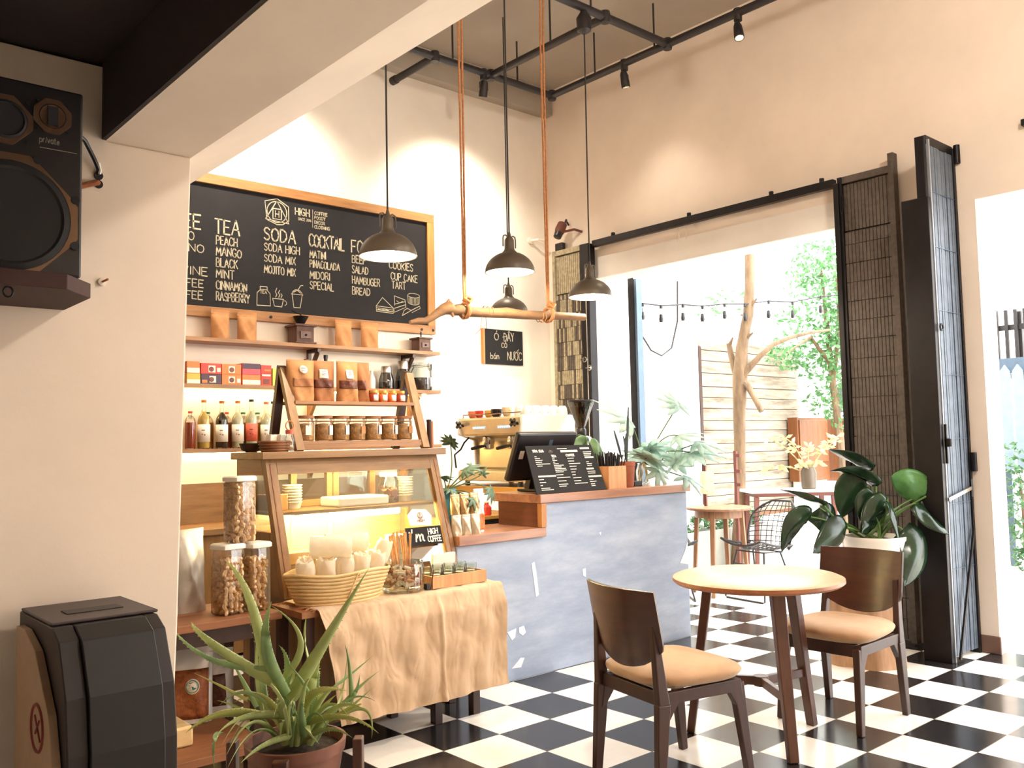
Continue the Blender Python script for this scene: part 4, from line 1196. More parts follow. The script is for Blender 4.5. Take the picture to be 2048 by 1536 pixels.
for k, (dx, dy, rz) in enumerate(((-0.02, 0.0, 0.3), (0.02, 0.01, -0.2), (0.03, -0.02, 0.1))):
    m = MB(); m.obox((2.065 + dx, 4.215 + dy, 1.3625 + 0.055), (0.045, 0.04, 0.06), rotz(rz) @ Matrix.Rotation(0.15, 3, 'Y')); tag(m.build('tissue_packet', 'white_paper', bevel=0.004), 'folded white tissue packet in the round basket, %s' % ('nearest the pillar', 'in the middle', 'in front')[k], 'tissue', 'tissues in the round basket')
t = thing('glass_bottle', (2.118, 4.165, 1.3625), 'small clear bottle with an orange loop lid beside the ladder foot', 'bottle')
c = (2.115, 4.15, 1.3625)
MB().lathe([(0.022, 0), (0.025, 0.005), (0.025, 0.06), (0.018, 0.08), (0.018, 0.088)], c, 16).build('glass_body', 'clear_glass', t)
MB().lathe([(0.021, 0.088), (0.021, 0.108), (0.0, 0.11)], c, 14).build('lid', 'label_red', t)
MB().tube([(c[0] + 0.022 * math.cos(a), c[1], c[2] + 0.13 + 0.024 * math.sin(a)) for a in [2 * PI * i / 16 for i in range(17)]], 0.003, 6).build('loop', 'cork_cap', t)
for i, (x, h) in enumerate(((3.058, 0.165), (3.083, 0.16))):
    if i == 0:
        tt = thing('wooden_mill', (x, 4.24, 1.3625), 'tall dark wooden stick holder at the window end of the case top', 'holder')
        MB().lathe([(0.012, 0), (0.014, 0.004), (0.013, 0.15), (0.015, 0.155), (0.015, h), (0.0, h + 0.001)], (x - 0.012, 4.24, 1.3625), 12).build('tube', 'dark_wood', tt)
        MB().lathe([(0.011, 0), (0.011, h - 0.01), (0.0, h - 0.009)], (x + 0.013, 4.25, 1.3625), 10).build('cane', 'cork_cap', tt)

# ---- fill globe added out of view to brighten the front of the room
t = thing('added_fill_globe', (3.3, .2, 4.1), 'added unseen white fill globe on a thin rod over the front of the room', 'added fill lamp')
glow('fill_globe_glow', (255, 236, 208), 6.0)
MB().lathe([(0, -.16), (.08, -.14), (.14, -.08), (.16, 0), (.14, .08), (.08, .14), (0, .16)], (3.3, .2, 4.1), 24).build('globe', 'fill_globe_glow', t)
MB().tube([(3.3, .2, 4.25), (3.3, .2, 4.85)], .008, 6).build('rod', 'black_paint', t)
l = bpy.data.lights.new('fill_globe_light', 'POINT')
l.energy = 230
l.color = (1.0, .91, .80)
l.shadow_soft_size = .17
o = bpy.data.objects.new('fill_globe_light', l)
COL.objects.link(o)
o.location = (3.3, .2, 3.9)

# ================================================================== what stands on the wall shelves
for i, (x, z0, z1, lab) in enumerate(((2.602, 2.172, 2.387, 'creased kraft coffee bag on the top wall shelf, nearest the pillar'), (2.806, 2.173, 2.398, 'creased kraft coffee bag on the top wall shelf, second from the pillar'),
                                   (3.613, 2.186, 2.388, 'creased kraft coffee bag on the top wall shelf, just right of the first grinder'), (3.854, 2.188, 2.386, 'creased kraft coffee bag on the top wall shelf, just left of the last grinder'))):
    pouch((x, 6.17, 2.1685), 0.145 if i < 2 else 0.155, 0.215, 0.085, lab, 'kraft_paper', 0.1 * (-1) ** i, 'kraft coffee bags on the top shelf', crimp=0.16, seed=10 + i)
wood('grinder_wood', (62, 36, 25), (92, 56, 38), 2, .6, 5)
def grinder(x, y, z, lab, k):
    t = thing('coffee_grinder', (x, y, z), lab, 'coffee grinder', 'wooden coffee grinders on the top shelf')
    MB().box(x - .07 * k, x + .07 * k, y - .07 * k, y + .07 * k, z, z + .012).build('base', 'grinder_wood', t, smooth=False, bevel=0.002)
    MB().box(x - .058 * k, x + .058 * k, y - .058 * k, y + .058 * k, z + .012, z + .105 * k).build('body', 'grinder_wood', t, smooth=False, bevel=0.002)
    MB().box(x - .072 * k, x + .072 * k, y - .072 * k, y + .072 * k, z + .105 * k, z + .118 * k).build('top_plate', 'grinder_wood', t, smooth=False, bevel=0.002)
    d = MB(); d.box(x - .035 * k, x + .035 * k, y - .066 * k, y - .058 * k, z + .03 * k, z + .075 * k); dr = d.build('drawer', 'leg_wood', t, smooth=False, bevel=0.002)
    MB().lathe([(0, 0), (.009, .002), (.006, .014), (.0, .016)], (x, y - .066 * k, z + .052 * k), 10, Matrix.Rotation(PI / 2, 3, 'X')).build('knob', 'black_metal', dr)
    return t
t = grinder(3.238, 6.165, 2.1685, 'wooden coffee grinder with a metal funnel above the ladder shelf', 1.25)
MB().lathe([(.02, .148), (.03, .16), (.06, .215), (.055, .215), (.025, .165), (0.0, .16)], (3.238, 6.165, 2.1685), 20).build('funnel', 'black_metal', t)
MB().tube([(3.238, 6.165, 2.33), (3.238, 6.165, 2.40), (3.15, 6.10, 2.405), (3.12, 6.08, 2.41)], 0.006, 6).build('crank', 'black_metal', t)
t = grinder(4.36, 6.165, 2.1685, 'small reddish coffee grinder at the end of the top wall shelf', 1.0)
MB().tube([(4.36, 6.165, 2.285), (4.36, 6.165, 2.34)], 0.006, 6).build('crank', 'black_metal', t)

plain('box_orange', (226, 122, 62), 0.5, 0, 0.08); plain('box_red', (200, 62, 48), 0.5, 0, 0.1); plain('box_purple', (66, 46, 70), 0.5, 0, 0.1)
plain('box_yellow', (230, 178, 72), 0.5, 0, 0.08); plain('box_pink', (206, 78, 92), 0.5, 0, 0.08); plain('box_green', (196, 206, 92), 0.5, 0, 0.1); plain('box_brown', (110, 52, 40), 0.5, 0, 0.2)
def teabox(x0, x1, z0, z1, mat_, lab, deco):
    t = thing('tea_box', ((x0 + x1) / 2, 6.16, z0), lab, 'box', 'tea boxes on the middle wall shelf')
    MB().box(x0 + .001, x1 - .001, 6.10, 6.235, z0, z1).build('carton', mat_, t, smooth=False, bevel=0.002)
    for (u0, u1, v0, v1, dm) in deco:
        MB().box(x0 + (x1 - x0) * u0, x0 + (x1 - x0) * u1, 6.0985, 6.0998, z0 + (z1 - z0) * v0, z0 + (z1 - z0) * v1).build('print_panel', dm, t, smooth=False)
    if deco and deco[0][4] == 'white_paper' and (x1 - x0) > .1:
        m = MB(); xm, zm = x0 + (x1 - x0) * .5, z0 + (z1 - z0) * .45
        m.lathe([(0.0, 0), (.018, 0.0), (.018, .002), (0, .002)], (xm, 6.0985, zm), 14, Matrix.Rotation(PI / 2, 3, 'X')); m.build('cup_print', 'box_brown', t, smooth=False)
Z = 1.8405
teabox(2.335, 2.432, Z, Z + .072, 'box_yellow', 'yellow and white tea box at the pillar end of the middle shelf, lower one', [(.02, .98, .02, .40, 'white_paper')])
teabox(2.335, 2.428, Z + .0725, Z + .155, 'box_orange', 'orange and white tea box at the pillar end of the middle shelf, upper one', [(.02, .98, .02, .45, 'white_paper')])
teabox(2.436, 2.584, Z, Z + .070, 'box_purple', 'dark purple tea box with a cup picture, under the first red box', [(.40, .72, .15, .8, 'white_paper'), (.05, .3, .1, .4, 'box_orange')])
teabox(2.434, 2.584, Z + .0705, Z + .146, 'box_red', 'red tea box with a cup picture, on top of the dark purple box', [(.36, .70, .15, .8, 'white_paper'), (.78, .95, .2, .6, 'label_paper')])
teabox(2.586, 2.731, Z, Z + .072, 'box_orange', 'orange tea box with a cup picture, lower one beside the purple box', [(.34, .66, .15, .8, 'white_paper'), (.78, .95, .2, .6, 'label_paper')])
teabox(2.586, 2.731, Z + .0725, Z + .146, 'box_orange', 'orange tea box with a cup picture, upper one beside the red box', [(.34, .66, .15, .8, 'white_paper')])
teabox(2.738, 2.88, Z, Z + .075, 'box_orange', 'orange box with a pale lower band, under the maroon and pink box', [(.02, .98, .05, .5, 'label_paper')])
teabox(2.738, 2.88, Z + .0755, Z + .158, 'box_pink', 'maroon and pink box on top of the pale banded orange box', [(.02, .98, .52, .98, 'box_purple')])
teabox(2.882, 2.965, Z, Z + .086, 'box_red', 'red box with a brown cup picture beside the green box, lower one', [(.2, .8, .12, .55, 'box_brown'), (.1, .9, .8, .95, 'label_paper')])
teabox(2.882, 2.965, Z + .0865, Z + .150, 'box_red', 'plain red box beside the green box, upper one', [(.3, .9, .3, .5, 'box_orange')])
teabox(2.974, 3.06, Z, Z + .13, 'box_green', 'light green tea box at the end of the tea box row', [(.4, .8, .55, .8, 'white_paper')])
teabox(3.066, 3.16, Z, Z + .125, 'box_red', 'red box partly hidden behind the ladder shelf', [])

S = 1.3855
for x, y, r, h, liq, cap, label, lab, kw in (
    (2.372, 6.13, .036, .262, 'liq_red', 'red_cap', None, 'square shouldered red juice bottle with a red cap, nearest the pillar', dict(neck=.14, fill=.92, capr=.6, square=True)),
    (2.466, 6.125, .042, .342, 'liq_gold', 'cork_cap', 'label_paper', 'tall syrup bottle of golden syrup with an orange cap, beside the red juice', dict(fill=1)),
    (2.596, 6.125, .042, .338, 'liq_dark', 'cork_cap', 'label_paper', 'tall syrup bottle of nearly black syrup with an orange cap', dict(fill=1)),
    (2.715, 6.125, .042, .340, 'liq_clear', 'cork_cap', 'label_paper', 'tall syrup bottle of clear syrup with an orange cap, beside the dark one', dict(fill=1)),
    (2.814, 6.115, .042, .352, 'liq_clear', 'black_plastic', 'label_red', 'tall clear bottle with a black cap and a red and white label', dict(fill=1)),
    (2.936, 6.13, .042, .336, 'liq_clear', 'cork_cap', 'label_paper', 'tall syrup bottle of clear syrup with an orange cap, near the ladder leg', dict(fill=1)),
    (3.02, 6.19, .040, .344, 'liq_clear', 'black_plastic', None, 'clear bottle with a black cap behind the ladder leg', dict(fill=1)),
    (2.535, 6.225, .040, .262, 'liq_orange', 'green_cap', None, 'orange juice bottle with a green cap behind the golden syrup', dict(neck=.14, fill=.92, square=True)),
    (2.675, 6.225, .036, .262, 'liq_rose', 'red_cap', None, 'rose red juice bottle with a red cap behind the dark syrup', dict(neck=.14, fill=.92, square=True)),
    (2.80, 6.225, .040, .262, 'liq_orange', 'green_cap', None, 'orange juice bottle with a green cap behind the black capped bottle', dict(neck=.14, fill=.92, square=True)),
    (2.915, 6.23, .040, .262, 'liq_orange', 'green_cap', None, 'orange juice bottle with a green cap, farthest from the pillar', dict(neck=.14, fill=.92, square=True))):
    bottle((x, y, S), r, h, liq, cap, label, lab, **kw)

t = thing('milk_bottle', (3.87, 6.17, Z), 'slim white bottle on the middle shelf beside the kraft bags', 'bottle')
MB().lathe([(.028, 0), (.03, .005), (.03, .08), (.013, .12), (.012, .14), (.014, .145), (.014, .15), (0, .151)], (3.87, 6.17, Z), 16).build('body', 'white_ceramic', t)
plain('tea_dark', (36, 24, 22), 0.4, 0, 0.2, 40)
for x, r, h, lab in ((4.011, .062, .19, 'shorter steel shoulder glass carafe half full of dark coffee on the middle shelf'), (4.177, .064, .242, 'taller steel shoulder glass carafe on the middle shelf')):
    t = thing('coffee_carafe', (x, 6.17, Z), lab, 'carafe', 'glass carafes on the middle shelf')
    c = (x, 6.17, Z)
    MB().lathe([(r * .95, 0), (r, .006), (r, h * .42), (r * .66, h * .76), (r * .66, h * .80)], c, 22).build('glass_body', 'smoke_glass', t)
    MB().lathe([(r * .93, .004), (r * .96, .008), (r * .96, h * .32), (0, h * .33)], c, 22).build('coffee', 'tea_dark', t)
    MB().lathe([(r * .69, h * .72), (r * .69, h * .97), (r * .62, h), (0, h)], c, 22).build('steel_collar', 'steel_satin', t)
t = thing('tea_jar', (4.355, 6.17, Z), 'large clip top glass jar with dark tea leaves at the end of the middle shelf', 'jar')
c = (4.355, 6.17, Z)
MB().lathe([(.092, 0), (.097, .01), (.097, .17), (.075, .20), (.075, .215)], c, 24).build('glass_body', 'clear_glass', t)
MB().lathe([(.089, .005), (.093, .012), (.093, .105), (0.0, .06)], c, 24).build('tea_leaves', 'tea_dark', t)
MB().lathe([(.078, .216), (.08, .22), (.08, .232), (0, .236)], c, 24).build('lid', 'clear_glass', t)
m = MB(); m.tube([(c[0] + .081 * math.cos(a), c[1] + .081 * math.sin(a), c[2] + .207) for a in [2 * PI * k / 24 for k in range(25)]], .003, 6); m.box(c[0] + .078, c[0] + .095, c[1] - .055, c[1] - .03, c[2] + .17, c[2] + .225); m.build('wire_clip', 'steel_satin', t)
m = MB(); m.grid(lambda u, v: (c[0] + .098 * math.sin((u - .5) * .8 + .75), c[1] - .098 * math.cos((u - .5) * .8 + .75), c[2] + .03 + .075 * v), 6, 1); m.build('label', 'white_paper', t, solid=.001)
for x, y, zt, nm, lab in ((3.47, 6.20, .26, 'black_plastic', 'slim black capped bottle behind the kraft bags'), (3.30, 6.2, .22, 'bar_side_wood', 'small brown bottle behind the kraft bags')):
    t = thing('tall_bottle', (x, y, Z), lab, 'bottle')
    MB().lathe([(.03, 0), (.032, .005), (.032, zt * .6), (.014, zt * .75), (.014, zt * .9)], (x, y, Z), 14).build('body', nm, t)
    MB().lathe([(.017, zt * .9), (.017, zt), (0, zt + .001)], (x, y, Z), 12).build('cap', nm, t)

# ================================================================== espresso machine and things on the bar
plain('machine_lit_chrome', (232, 222, 190), 0.28, 0.55, 0.05)  # chrome; the warm light on it is put into this pale gold
plain('machine_white', (238, 232, 222), 0.3, 0.1, 0.03)
glow('button_blue', (150, 200, 255), 1.6)
MX, MY0, MY1, MZ = 4.2, 4.71, 5.44, 1.069
t = thing('espresso_machine', (4.46, 5.08, MZ), 'chrome and white espresso machine with blue lit buttons on the wooden bench', 'espresso machine')
pr = [(4.20, 1.575), (4.185, 1.565), (4.205, 1.455), (4.215, 1.44), (4.34, 1.42), (4.36, 1.40), (4.36, 1.20), (4.38, 1.18), (4.70, 1.18), (4.70, 1.575)]
m = MB(); m.prism([(x, z) for x, z in pr], 1, MY0 + .02, MY1 - .02); m.build('body', 'machine_lit_chrome', t, smooth=False, bevel=.004)
for y0, y1 in ((MY0 - .005, MY0 + .019), (MY1 - .019, MY1 + .005)):
    m = MB(); m.prism([(4.19, 1.582), (4.18, 1.45), (4.33, 1.405), (4.345, 1.20), (4.18, 1.17), (4.18, 1.11), (4.72, 1.11), (4.72, 1.582)], 1, y0, y1); m.build('side_panel', 'machine_white', t, smooth=False, bevel=.006)
MB().box(4.165, 4.70, MY0 + .02, MY1 - .02, 1.105, 1.179).build('drip_tray', 'machine_lit_chrome', t, smooth=False, bevel=.006)
MB().box(4.17, 4.35, MY0 + .03, MY1 - .03, 1.1795, 1.186).build('tray_grille', 'steel_satin', t, smooth=False)
for x in (4.22, 4.66):
    for y in (MY0 + .06, MY1 - .06):
        MB().lathe([(.022, 0), (.018, .036)], (x, y, MZ), 12).build('foot', 'black_plastic', t)
for k, yc in enumerate((4.91, 5.20)):
    for i in range(6):
        yy = yc - .06 + .024 * i
        MB().lathe([(0, 0), (.008, 0), (.008, .004), (0, .005)], (4.193, yy, 1.50), 8, Matrix.Rotation(-PI / 2, 3, 'Y')).build('button', 'button_blue', t)
    m = MB(); m.lathe([(.045, 0), (.048, -.03), (.044, -.055), (0, -.056)], (4.285, yc, 1.43), 18); m.build('group_head', 'chrome', t)
    m = MB(); m.lathe([(.04, -.056), (.042, -.085), (.02, -.095), (0, -.096)], (4.285, yc, 1.43), 18)
    pf = m.build('portafilter', 'chrome', t)
    m = MB(); m.tube([(4.25, yc, 1.365), (4.15, yc - .02, 1.352), (4.10, yc - .03, 1.345)], [.010, .014, .012], 8); m.build('handle', 'black_plastic', pf)
for yy in (MY0 + .05, MY1 - .05):
    m = MB(); m.tube([(4.20, yy, 1.52), (4.15, yy, 1.525)], .012, 8); m.bar((4.148, yy - .025, 1.55), (4.148, yy + .025, 1.505), .012, .02); m.bar((4.148, yy - .025, 1.505), (4.148, yy + .025, 1.55), .012, .02)
    m.build('steam_knob', 'black_plastic', t)
m = MB(); m.tube([(4.24, MY1 - .06, 1.43), (4.20, MY1 - .05, 1.39), (4.19, MY1 - .02, 1.34), (4.16, MY1 + .02, 1.30), (4.15, MY1 - .01, 1.20)], .007, 8); m.build('steam_wand', 'black_metal', t)
m = MB()
for yy in (MY0 + .03, MY1 - .03):
    m.tube([(4.21, yy, 1.575), (4.21, yy, 1.60)], .005, 6)
m.tube([(4.21, MY0 + .03, 1.60), (4.21, MY1 - .03, 1.60)], .005, 6)
m.build('cup_rail', 'chrome', t)
plain('cup_orange', (226, 118, 84), 0.3); plain('cup_red', (208, 62, 52), 0.3); plain('cup_yellow', (232, 178, 92), 0.3); plain('cup_black', (34, 28, 28), 0.25); plain('cup_cream', (238, 214, 176), 0.3)
def cup(x, y, z, mat_, lab, r=.036, h=.055, saucer=False, down=False, group='cups on top of the espresso machine'):
    t = thing('coffee_cup', (x, y, z), lab, 'cup', group)
    pr = [(r * .55, 0), (r * .8, h * .15), (r, h * .6), (r * 1.02, h), (r * .93, h), (r * .88, h * .6), (r * .5, h * .12), (0, h * .1)]
    if down:
        pr = [(a, h - b) for a, b in pr]
    MB().lathe(pr, (x, y, z), 18).build('bowl', mat_, t)
    zz = h * .5
    m = MB(); m.tube([(x - .2 * r, y - r * .92, z + zz * 1.4), (x - .3 * r, y - r * 1.5, z + zz * 1.35), (x - .3 * r, y - r * 1.55, z + zz * .8), (x - .2 * r, y - r * .85, z + zz * .5)], .004, 6); m.build('handle', mat_, t)
    return t
cup(4.27, 5.365, 1.5755, 'cup_orange', 'coral cup at the far end of the cups on the espresso machine')
cup(4.25, 5.26, 1.5755, 'cup_red', 'red cup on the espresso machine between the coral and yellow cups', .033)
cup(4.29, 5.19, 1.5755, 'cup_yellow', 'yellow cup on the espresso machine beside the red cup')
cup(4.26, 5.07, 1.5755, 'cup_black', 'black cup on the espresso machine', .042, .06)
cup(4.26, 4.95, 1.5755, 'cup_cream', 'cream cup on the espresso machine beside the black cup', .036, .068)
n_ = 0
for j in range(2):
    for i in range(5):
        x, y = 4.30 + i * .088, 4.77 + j * .085
        cup(x, y, 1.5755, 'white_ceramic', 'upturned white cup, %s row on the espresso machine, %s' % (('near', 'far')[j], ('at the front', 'second from front', 'third from front', 'fourth from front', 'at the back')[i]), .038, .075, down=True)

t = thing('coffee_mill', (4.98, 4.56, 1.069), 'electric coffee grinder with a tall smoky hopper behind the bar', 'coffee grinder')
GX, GY = 4.66, 4.585
t.location = (GX, GY, 1.069); ROOT_OF[t.name] = Vector((GX, GY, 1.069))
MB().lathe([(.075, 0), (.08, .01), (.075, .05), (.06, .08), (.065, .22), (.085, .25), (.09, .30), (.07, .345), (.03, .36), (0, .36)], (GX, GY, 1.069), 24).build('body', 'chrome', t)
MB().lathe([(.034, .36), (.036, .365), (.036, .40), (.028, .41), (.03, .42)], (GX, GY, 1.069), 20).build('collar', 'black_plastic', t)
MB().lathe([(.03, .42), (.035, .43), (.093, .585), (.097, .60)], (GX, GY, 1.069), 24).build('hopper', 'smoke_glass', t)
MB().lathe([(.027, .422), (.032, .43), (.082, .565), (0, .57)], (GX, GY, 1.069), 24).build('beans', 'dried_filling', t)
MB().lathe([(.098, .6005), (.10, .606), (.098, .616), (0, .62)], (GX, GY, 1.069), 24).build('hopper_lid', 'black_plastic', t)

t = thing('pos_terminal', (3.93, 4.28, 1.0665), 'black cash register screen seen from behind on the bar', 'screen')
m = MB()
Mt = rotz(-0.03) @ Matrix.Rotation(0.42, 3, 'X')
m.obox((3.92, 4.225, 1.295), (0.50, 0.045, 0.33), Mt); m.build('screen_back', 'black_plastic', t, smooth=False, bevel=.012)
m = MB(); m.obox((3.92, 4.247, 1.297), (0.46, 0.02, 0.29), Mt); m.build('screen_glass', 'black_metal', t, smooth=False)
m = MB(); m.box(3.84, 4.0, 4.20, 4.38, 1.067, 1.085); m.bar((3.92, 4.31, 1.08), (3.92, 4.25, 1.28), .12, .05); m.build('stand', 'black_plastic', t, smooth=False, bevel=.006)
m = MB(); m.obox(Vector((3.92, 4.225, 1.295)) + Mt @ Vector((-.19, -.0235, .02)), (.035, .002, .055), Mt); m.build('sticker', 'white_plastic', t, smooth=False)
m = MB(); m.obox(Vector((3.92, 4.225, 1.295)) + Mt @ Vector((.03, -.0235, .10)), (.03, .002, .04), Mt); m.build('logo_plate', 'steel_post', t, smooth=False)

t = thing('bar_menu', (3.97, 4.06, 1.0665), 'black menu board with white printed columns leaning on the bar', 'menu')
A0, A1, B1, B0 = Vector((3.655, 3.985, 1.068)), Vector((4.272, 3.985, 1.068)), Vector((4.278, 4.125, 1.36)), Vector((3.694, 4.125, 1.36))
nrm = (A1 - A0).cross(B0 - A0).normalized()
def PM(u, v, o=0.0):
    p = (A0 * (1 - u) + A1 * u) * (1 - v) + (B0 * (1 - u) + B1 * u) * v
    return p + nrm * o
sg = 1 if nrm.y < 0 else -1
m = MB()
qs = [PM(0, 0), PM(1, 0), PM(1, 1), PM(0, 1)]
m.add(qs + [q - nrm * sg * .006 for q in qs], [(0, 1, 2, 3), (7, 6, 5, 4), (0, 1, 5, 4), (1, 2, 6, 5), (2, 3, 7, 6), (3, 0, 4, 7)])
m.build('board', 'slate_black', t, smooth=False)
PQ = lambda u, v: PM(u, v, sg * .0016)
def mtext(txt, u0, u1, v, h, wd=.008):
    m = MB(); k = .62
    strokes(m, word(txt, u0, u1, v, h, wd), PQ, wd); m.build('heading', 'white_paper', t, smooth=False)
mtext('TRA SUA', .08, .24, .86, .05, .010)
mtext('TEA', .335, .40, .745, .045, .010)
mtext('COFFEE', .555, .68, .755, .045, .010)
def mlines(rows, nm='text_line'):
    rnd = random.Random(8)
    for u0, u1, v, h in rows:
        m = MB(); u = u0
        while u < u1 - .004:
            wl = min(rnd.uniform(.008, .02), u1 - u)
            m.quad(PQ(u, v), PQ(u + wl, v), PQ(u + wl, v + h), PQ(u, v + h)); u += wl + .003
        m.build(nm, 'white_paper', t, smooth=False)
mlines([(.80, .95, .90, .04), (.83, .97, .70, .036), (.80, .91, .45, .036), (.79, .99, .28, .036), (.075, .32, .335, .034)], 'heading_bar')
mlines([(.45, .60, .915, .016), (.49, .75, .845, .045)], 'contact_bar')
c1 = [(.09, .12, .76), (.09, .16, .72), (.09, .19, .68), (.09, .18, .64), (.09, .29, .60), (.10, .17, .56), (.075, .14, .28), (.075, .16, .22), (.075, .11, .16), (.075, .20, .10), (.075, .24, .065)]
c2 = [(.335, .37, .70), (.335, .40, .665), (.335, .37, .63), (.335, .41, .595), (.335, .48, .56), (.335, .44, .525), (.335, .50, .49), (.335, .50, .455), (.335, .45, .42), (.33, .43, .36), (.33, .52, .30), (.33, .45, .23), (.33, .46, .16), (.33, .43, .12)]
c3 = [(.56, .66, .70), (.56, .65, .64), (.56, .73, .585), (.56, .66, .525), (.56, .65, .465), (.56, .62, .405), (.56, .61, .345), (.56, .68, .28), (.56, .66, .215), (.56, .75, .16)]
c4 = [(.83, .96, .83), (.83, .95, .79), (.83, .94, .755), (.83, .87, .61), (.83, .91, .57), (.83, .90, .53), (.80, .92, .40), (.80, .91, .36), (.79, .85, .22), (.79, .89, .18), (.79, .85, .13), (.79, .85, .09)]
mlines([(a, b_, v, .016) for a, b_, v in c1 + c2 + c3 + c4])
m = MB(); strokes(m, [[(.315, .87), (.34, .90), (.365, .885), (.365, .85), (.34, .835), (.315, .85), (.315, .87)], [(.33, .86), (.34, .885), (.35, .86)]], PQ, .004); m.build('emblem', 'chalk_faint', t, smooth=False)

wood('pale_box_wood', (188, 130, 82), (222, 168, 116), 2, 0.5, 5)
t = thing('straw_box', (4.40, 4.06, 1.0665), 'square pale wooden box of black straws on the bar', 'box')
b = MB()
b.box(4.305, 4.475, 3.995, 4.003, 1.0665, 1.215); b.box(4.305, 4.475, 4.137, 4.145, 1.0665, 1.215)
b.box(4.305, 4.313, 4.003, 4.137, 1.0665, 1.215); b.box(4.467, 4.475, 4.003, 4.137, 1.0665, 1.215); b.box(4.313, 4.467, 4.003, 4.137, 1.0665, 1.075)
b.build('box_body', 'pale_box_wood', t, smooth=False)
rnd = random.Random(5)
st = None
m = MB(); m.tube([(0, 0, 0), (0, 0, .225)], .0042, 6)
st = m.build('drinking_straw', 'black_plastic', origin=(0, 0, 0))
tag(st, 'black drinking straw standing in the pale wooden box on the bar', 'straw', 'black straws in the wooden box')
k_ = 0
for ix in range(8):
    for iy in range(6):
        o = st if k_ == 0 else st.copy()
        if k_:
            COL.objects.link(o)
        k_ += 1
        fx, fy_ = (ix - 3.5) / 3.5, (iy - 2.5) / 2.5
        o.location = (4.39 + fx * .055, 4.07 + fy_ * .045, 1.0765)
        o.rotation_euler = (-fy_ * .10 + rnd.uniform(-.03, .03), fx * .16 + rnd.uniform(-.03, .03), 0)
        o.scale = (1, 1, rnd.uniform(.9, 1.06))
t = thing('terracotta_pot', (4.60, 4.10, 1.0665), 'terracotta pot with a few dark upright blades on the bar', 'potted plant')
MB().lathe([(.045, 0), (.048, .01), (.058, .14), (.062, .142), (.062, .172), (.055, .172), (.05, .15), (0, .148)], (4.595, 4.10, 1.0665), 24).build('pot', 'terracotta', t)
leafmat('dark_blade', (24, 30, 22), (44, 52, 36), 0.5, 12, .1)
for dx, dy, hx, hy, h in ((.01, 0, .03, .0, .40), (-.02, .01, -.06, .02, .24), (-.01, -.01, -.045, -.02, .20), (.02, .01, .035, .03, .22)):
    m = MB()
    b0 = Vector((4.595 + dx, 4.10 + dy, 1.0665 + .145)); b1 = b0 + Vector((hx * .2, hy, h * .5)); b2 = b0 + Vector((hx, hy, h))
    pts = bez(b0, b1, b2, 8)
    m.sheet(lambda u, v: pts[int(v * 8)] + Vector(((u - .5) * .022 * math.sin(PI * (.15 + .85 * (1 - v))), 0, 0)), 2, 8, .003); m.build('blade', 'dark_blade', t)
tag(MB().box(4.665, 4.745, 4.09, 4.15, 1.0665, 1.10).build('small_block', 'black_plastic', smooth=False, bevel=.003), 'small dark block on the bar beside the terracotta pot', 'block')
t = thing('stirrer_box', (4.28, 4.30, 1.0665), 'small box of pale wooden stirrers behind the bar menu', 'box')
MB().box(4.39, 4.45, 4.27, 4.33, 1.0665, 1.20).build('carton', 'white_paper', t, smooth=False)
for i in range(5):
    MB().box(4.395 + i * .011, 4.402 + i * .011, 4.29, 4.293, 1.20, 1.325 + .01 * (i % 3)).build('stirrer', 'pale_box_wood', t, smooth=False)

plain('foil_silver', (206, 190, 166), 0.35, 0.45, 0.2, 22, 0.25, 30)
# lower bar ledge: packets, cartons, and the philodendron
for j in range(2):
    for i in range(3):
        x, z = 3.075 + i * .068, .8685 + j * .116
        pouch((x, 4.03 + j * .012, z), .066, .113, .05, 'coffee packet on the low ledge, %s row, %s' % (('lower', 'upper')[j], ('next to the display case', 'in the middle', 'next to the white pouch')[i]), 'foil_gold' if j else 'foil_silver', 0, 'coffee packets on the low ledge', nm='coffee_packet', cat='packet', crimp=.08, seed=20 + i + 3 * j)
pouch((3.285, 4.09, .8685), .075, .25, .05, 'tall white and orange pouch on the low ledge beside the coffee packets', 'white_foil', 0, None, nm='snack_pouch', window=(0.05, .95, .05, .42, 'box_orange'), seed=31)
t = thing('blue_tin', (3.155, 4.15, .87), 'blue tin behind the coffee packets, planted with a philodendron', 'potted plant')
plain('tin_blue', (54, 116, 146), .4, .2, .08)
c = (3.145, 4.22, .8685)
MB().lathe([(.06, 0), (.062, .005), (.062, .25), (.058, .255), (.055, .24), (0, .235)], c, 22).build('tin', 'tin_blue', t)
m = MB(); m.grid(lambda u, v: (c[0] + .0632 * math.sin((u - .5) * 1.2 + .4), c[1] - .0632 * math.cos((u - .5) * 1.2 + .4), c[2] + .21 + .02 * v), 6, 1); m.build('tin_label', 'white_paper', t, solid=.0008)
leafmat('philodendron_leaf', (84, 118, 92), (140, 166, 142), .45, 14, .25)
plain('stem_green', (92, 108, 62), .6)
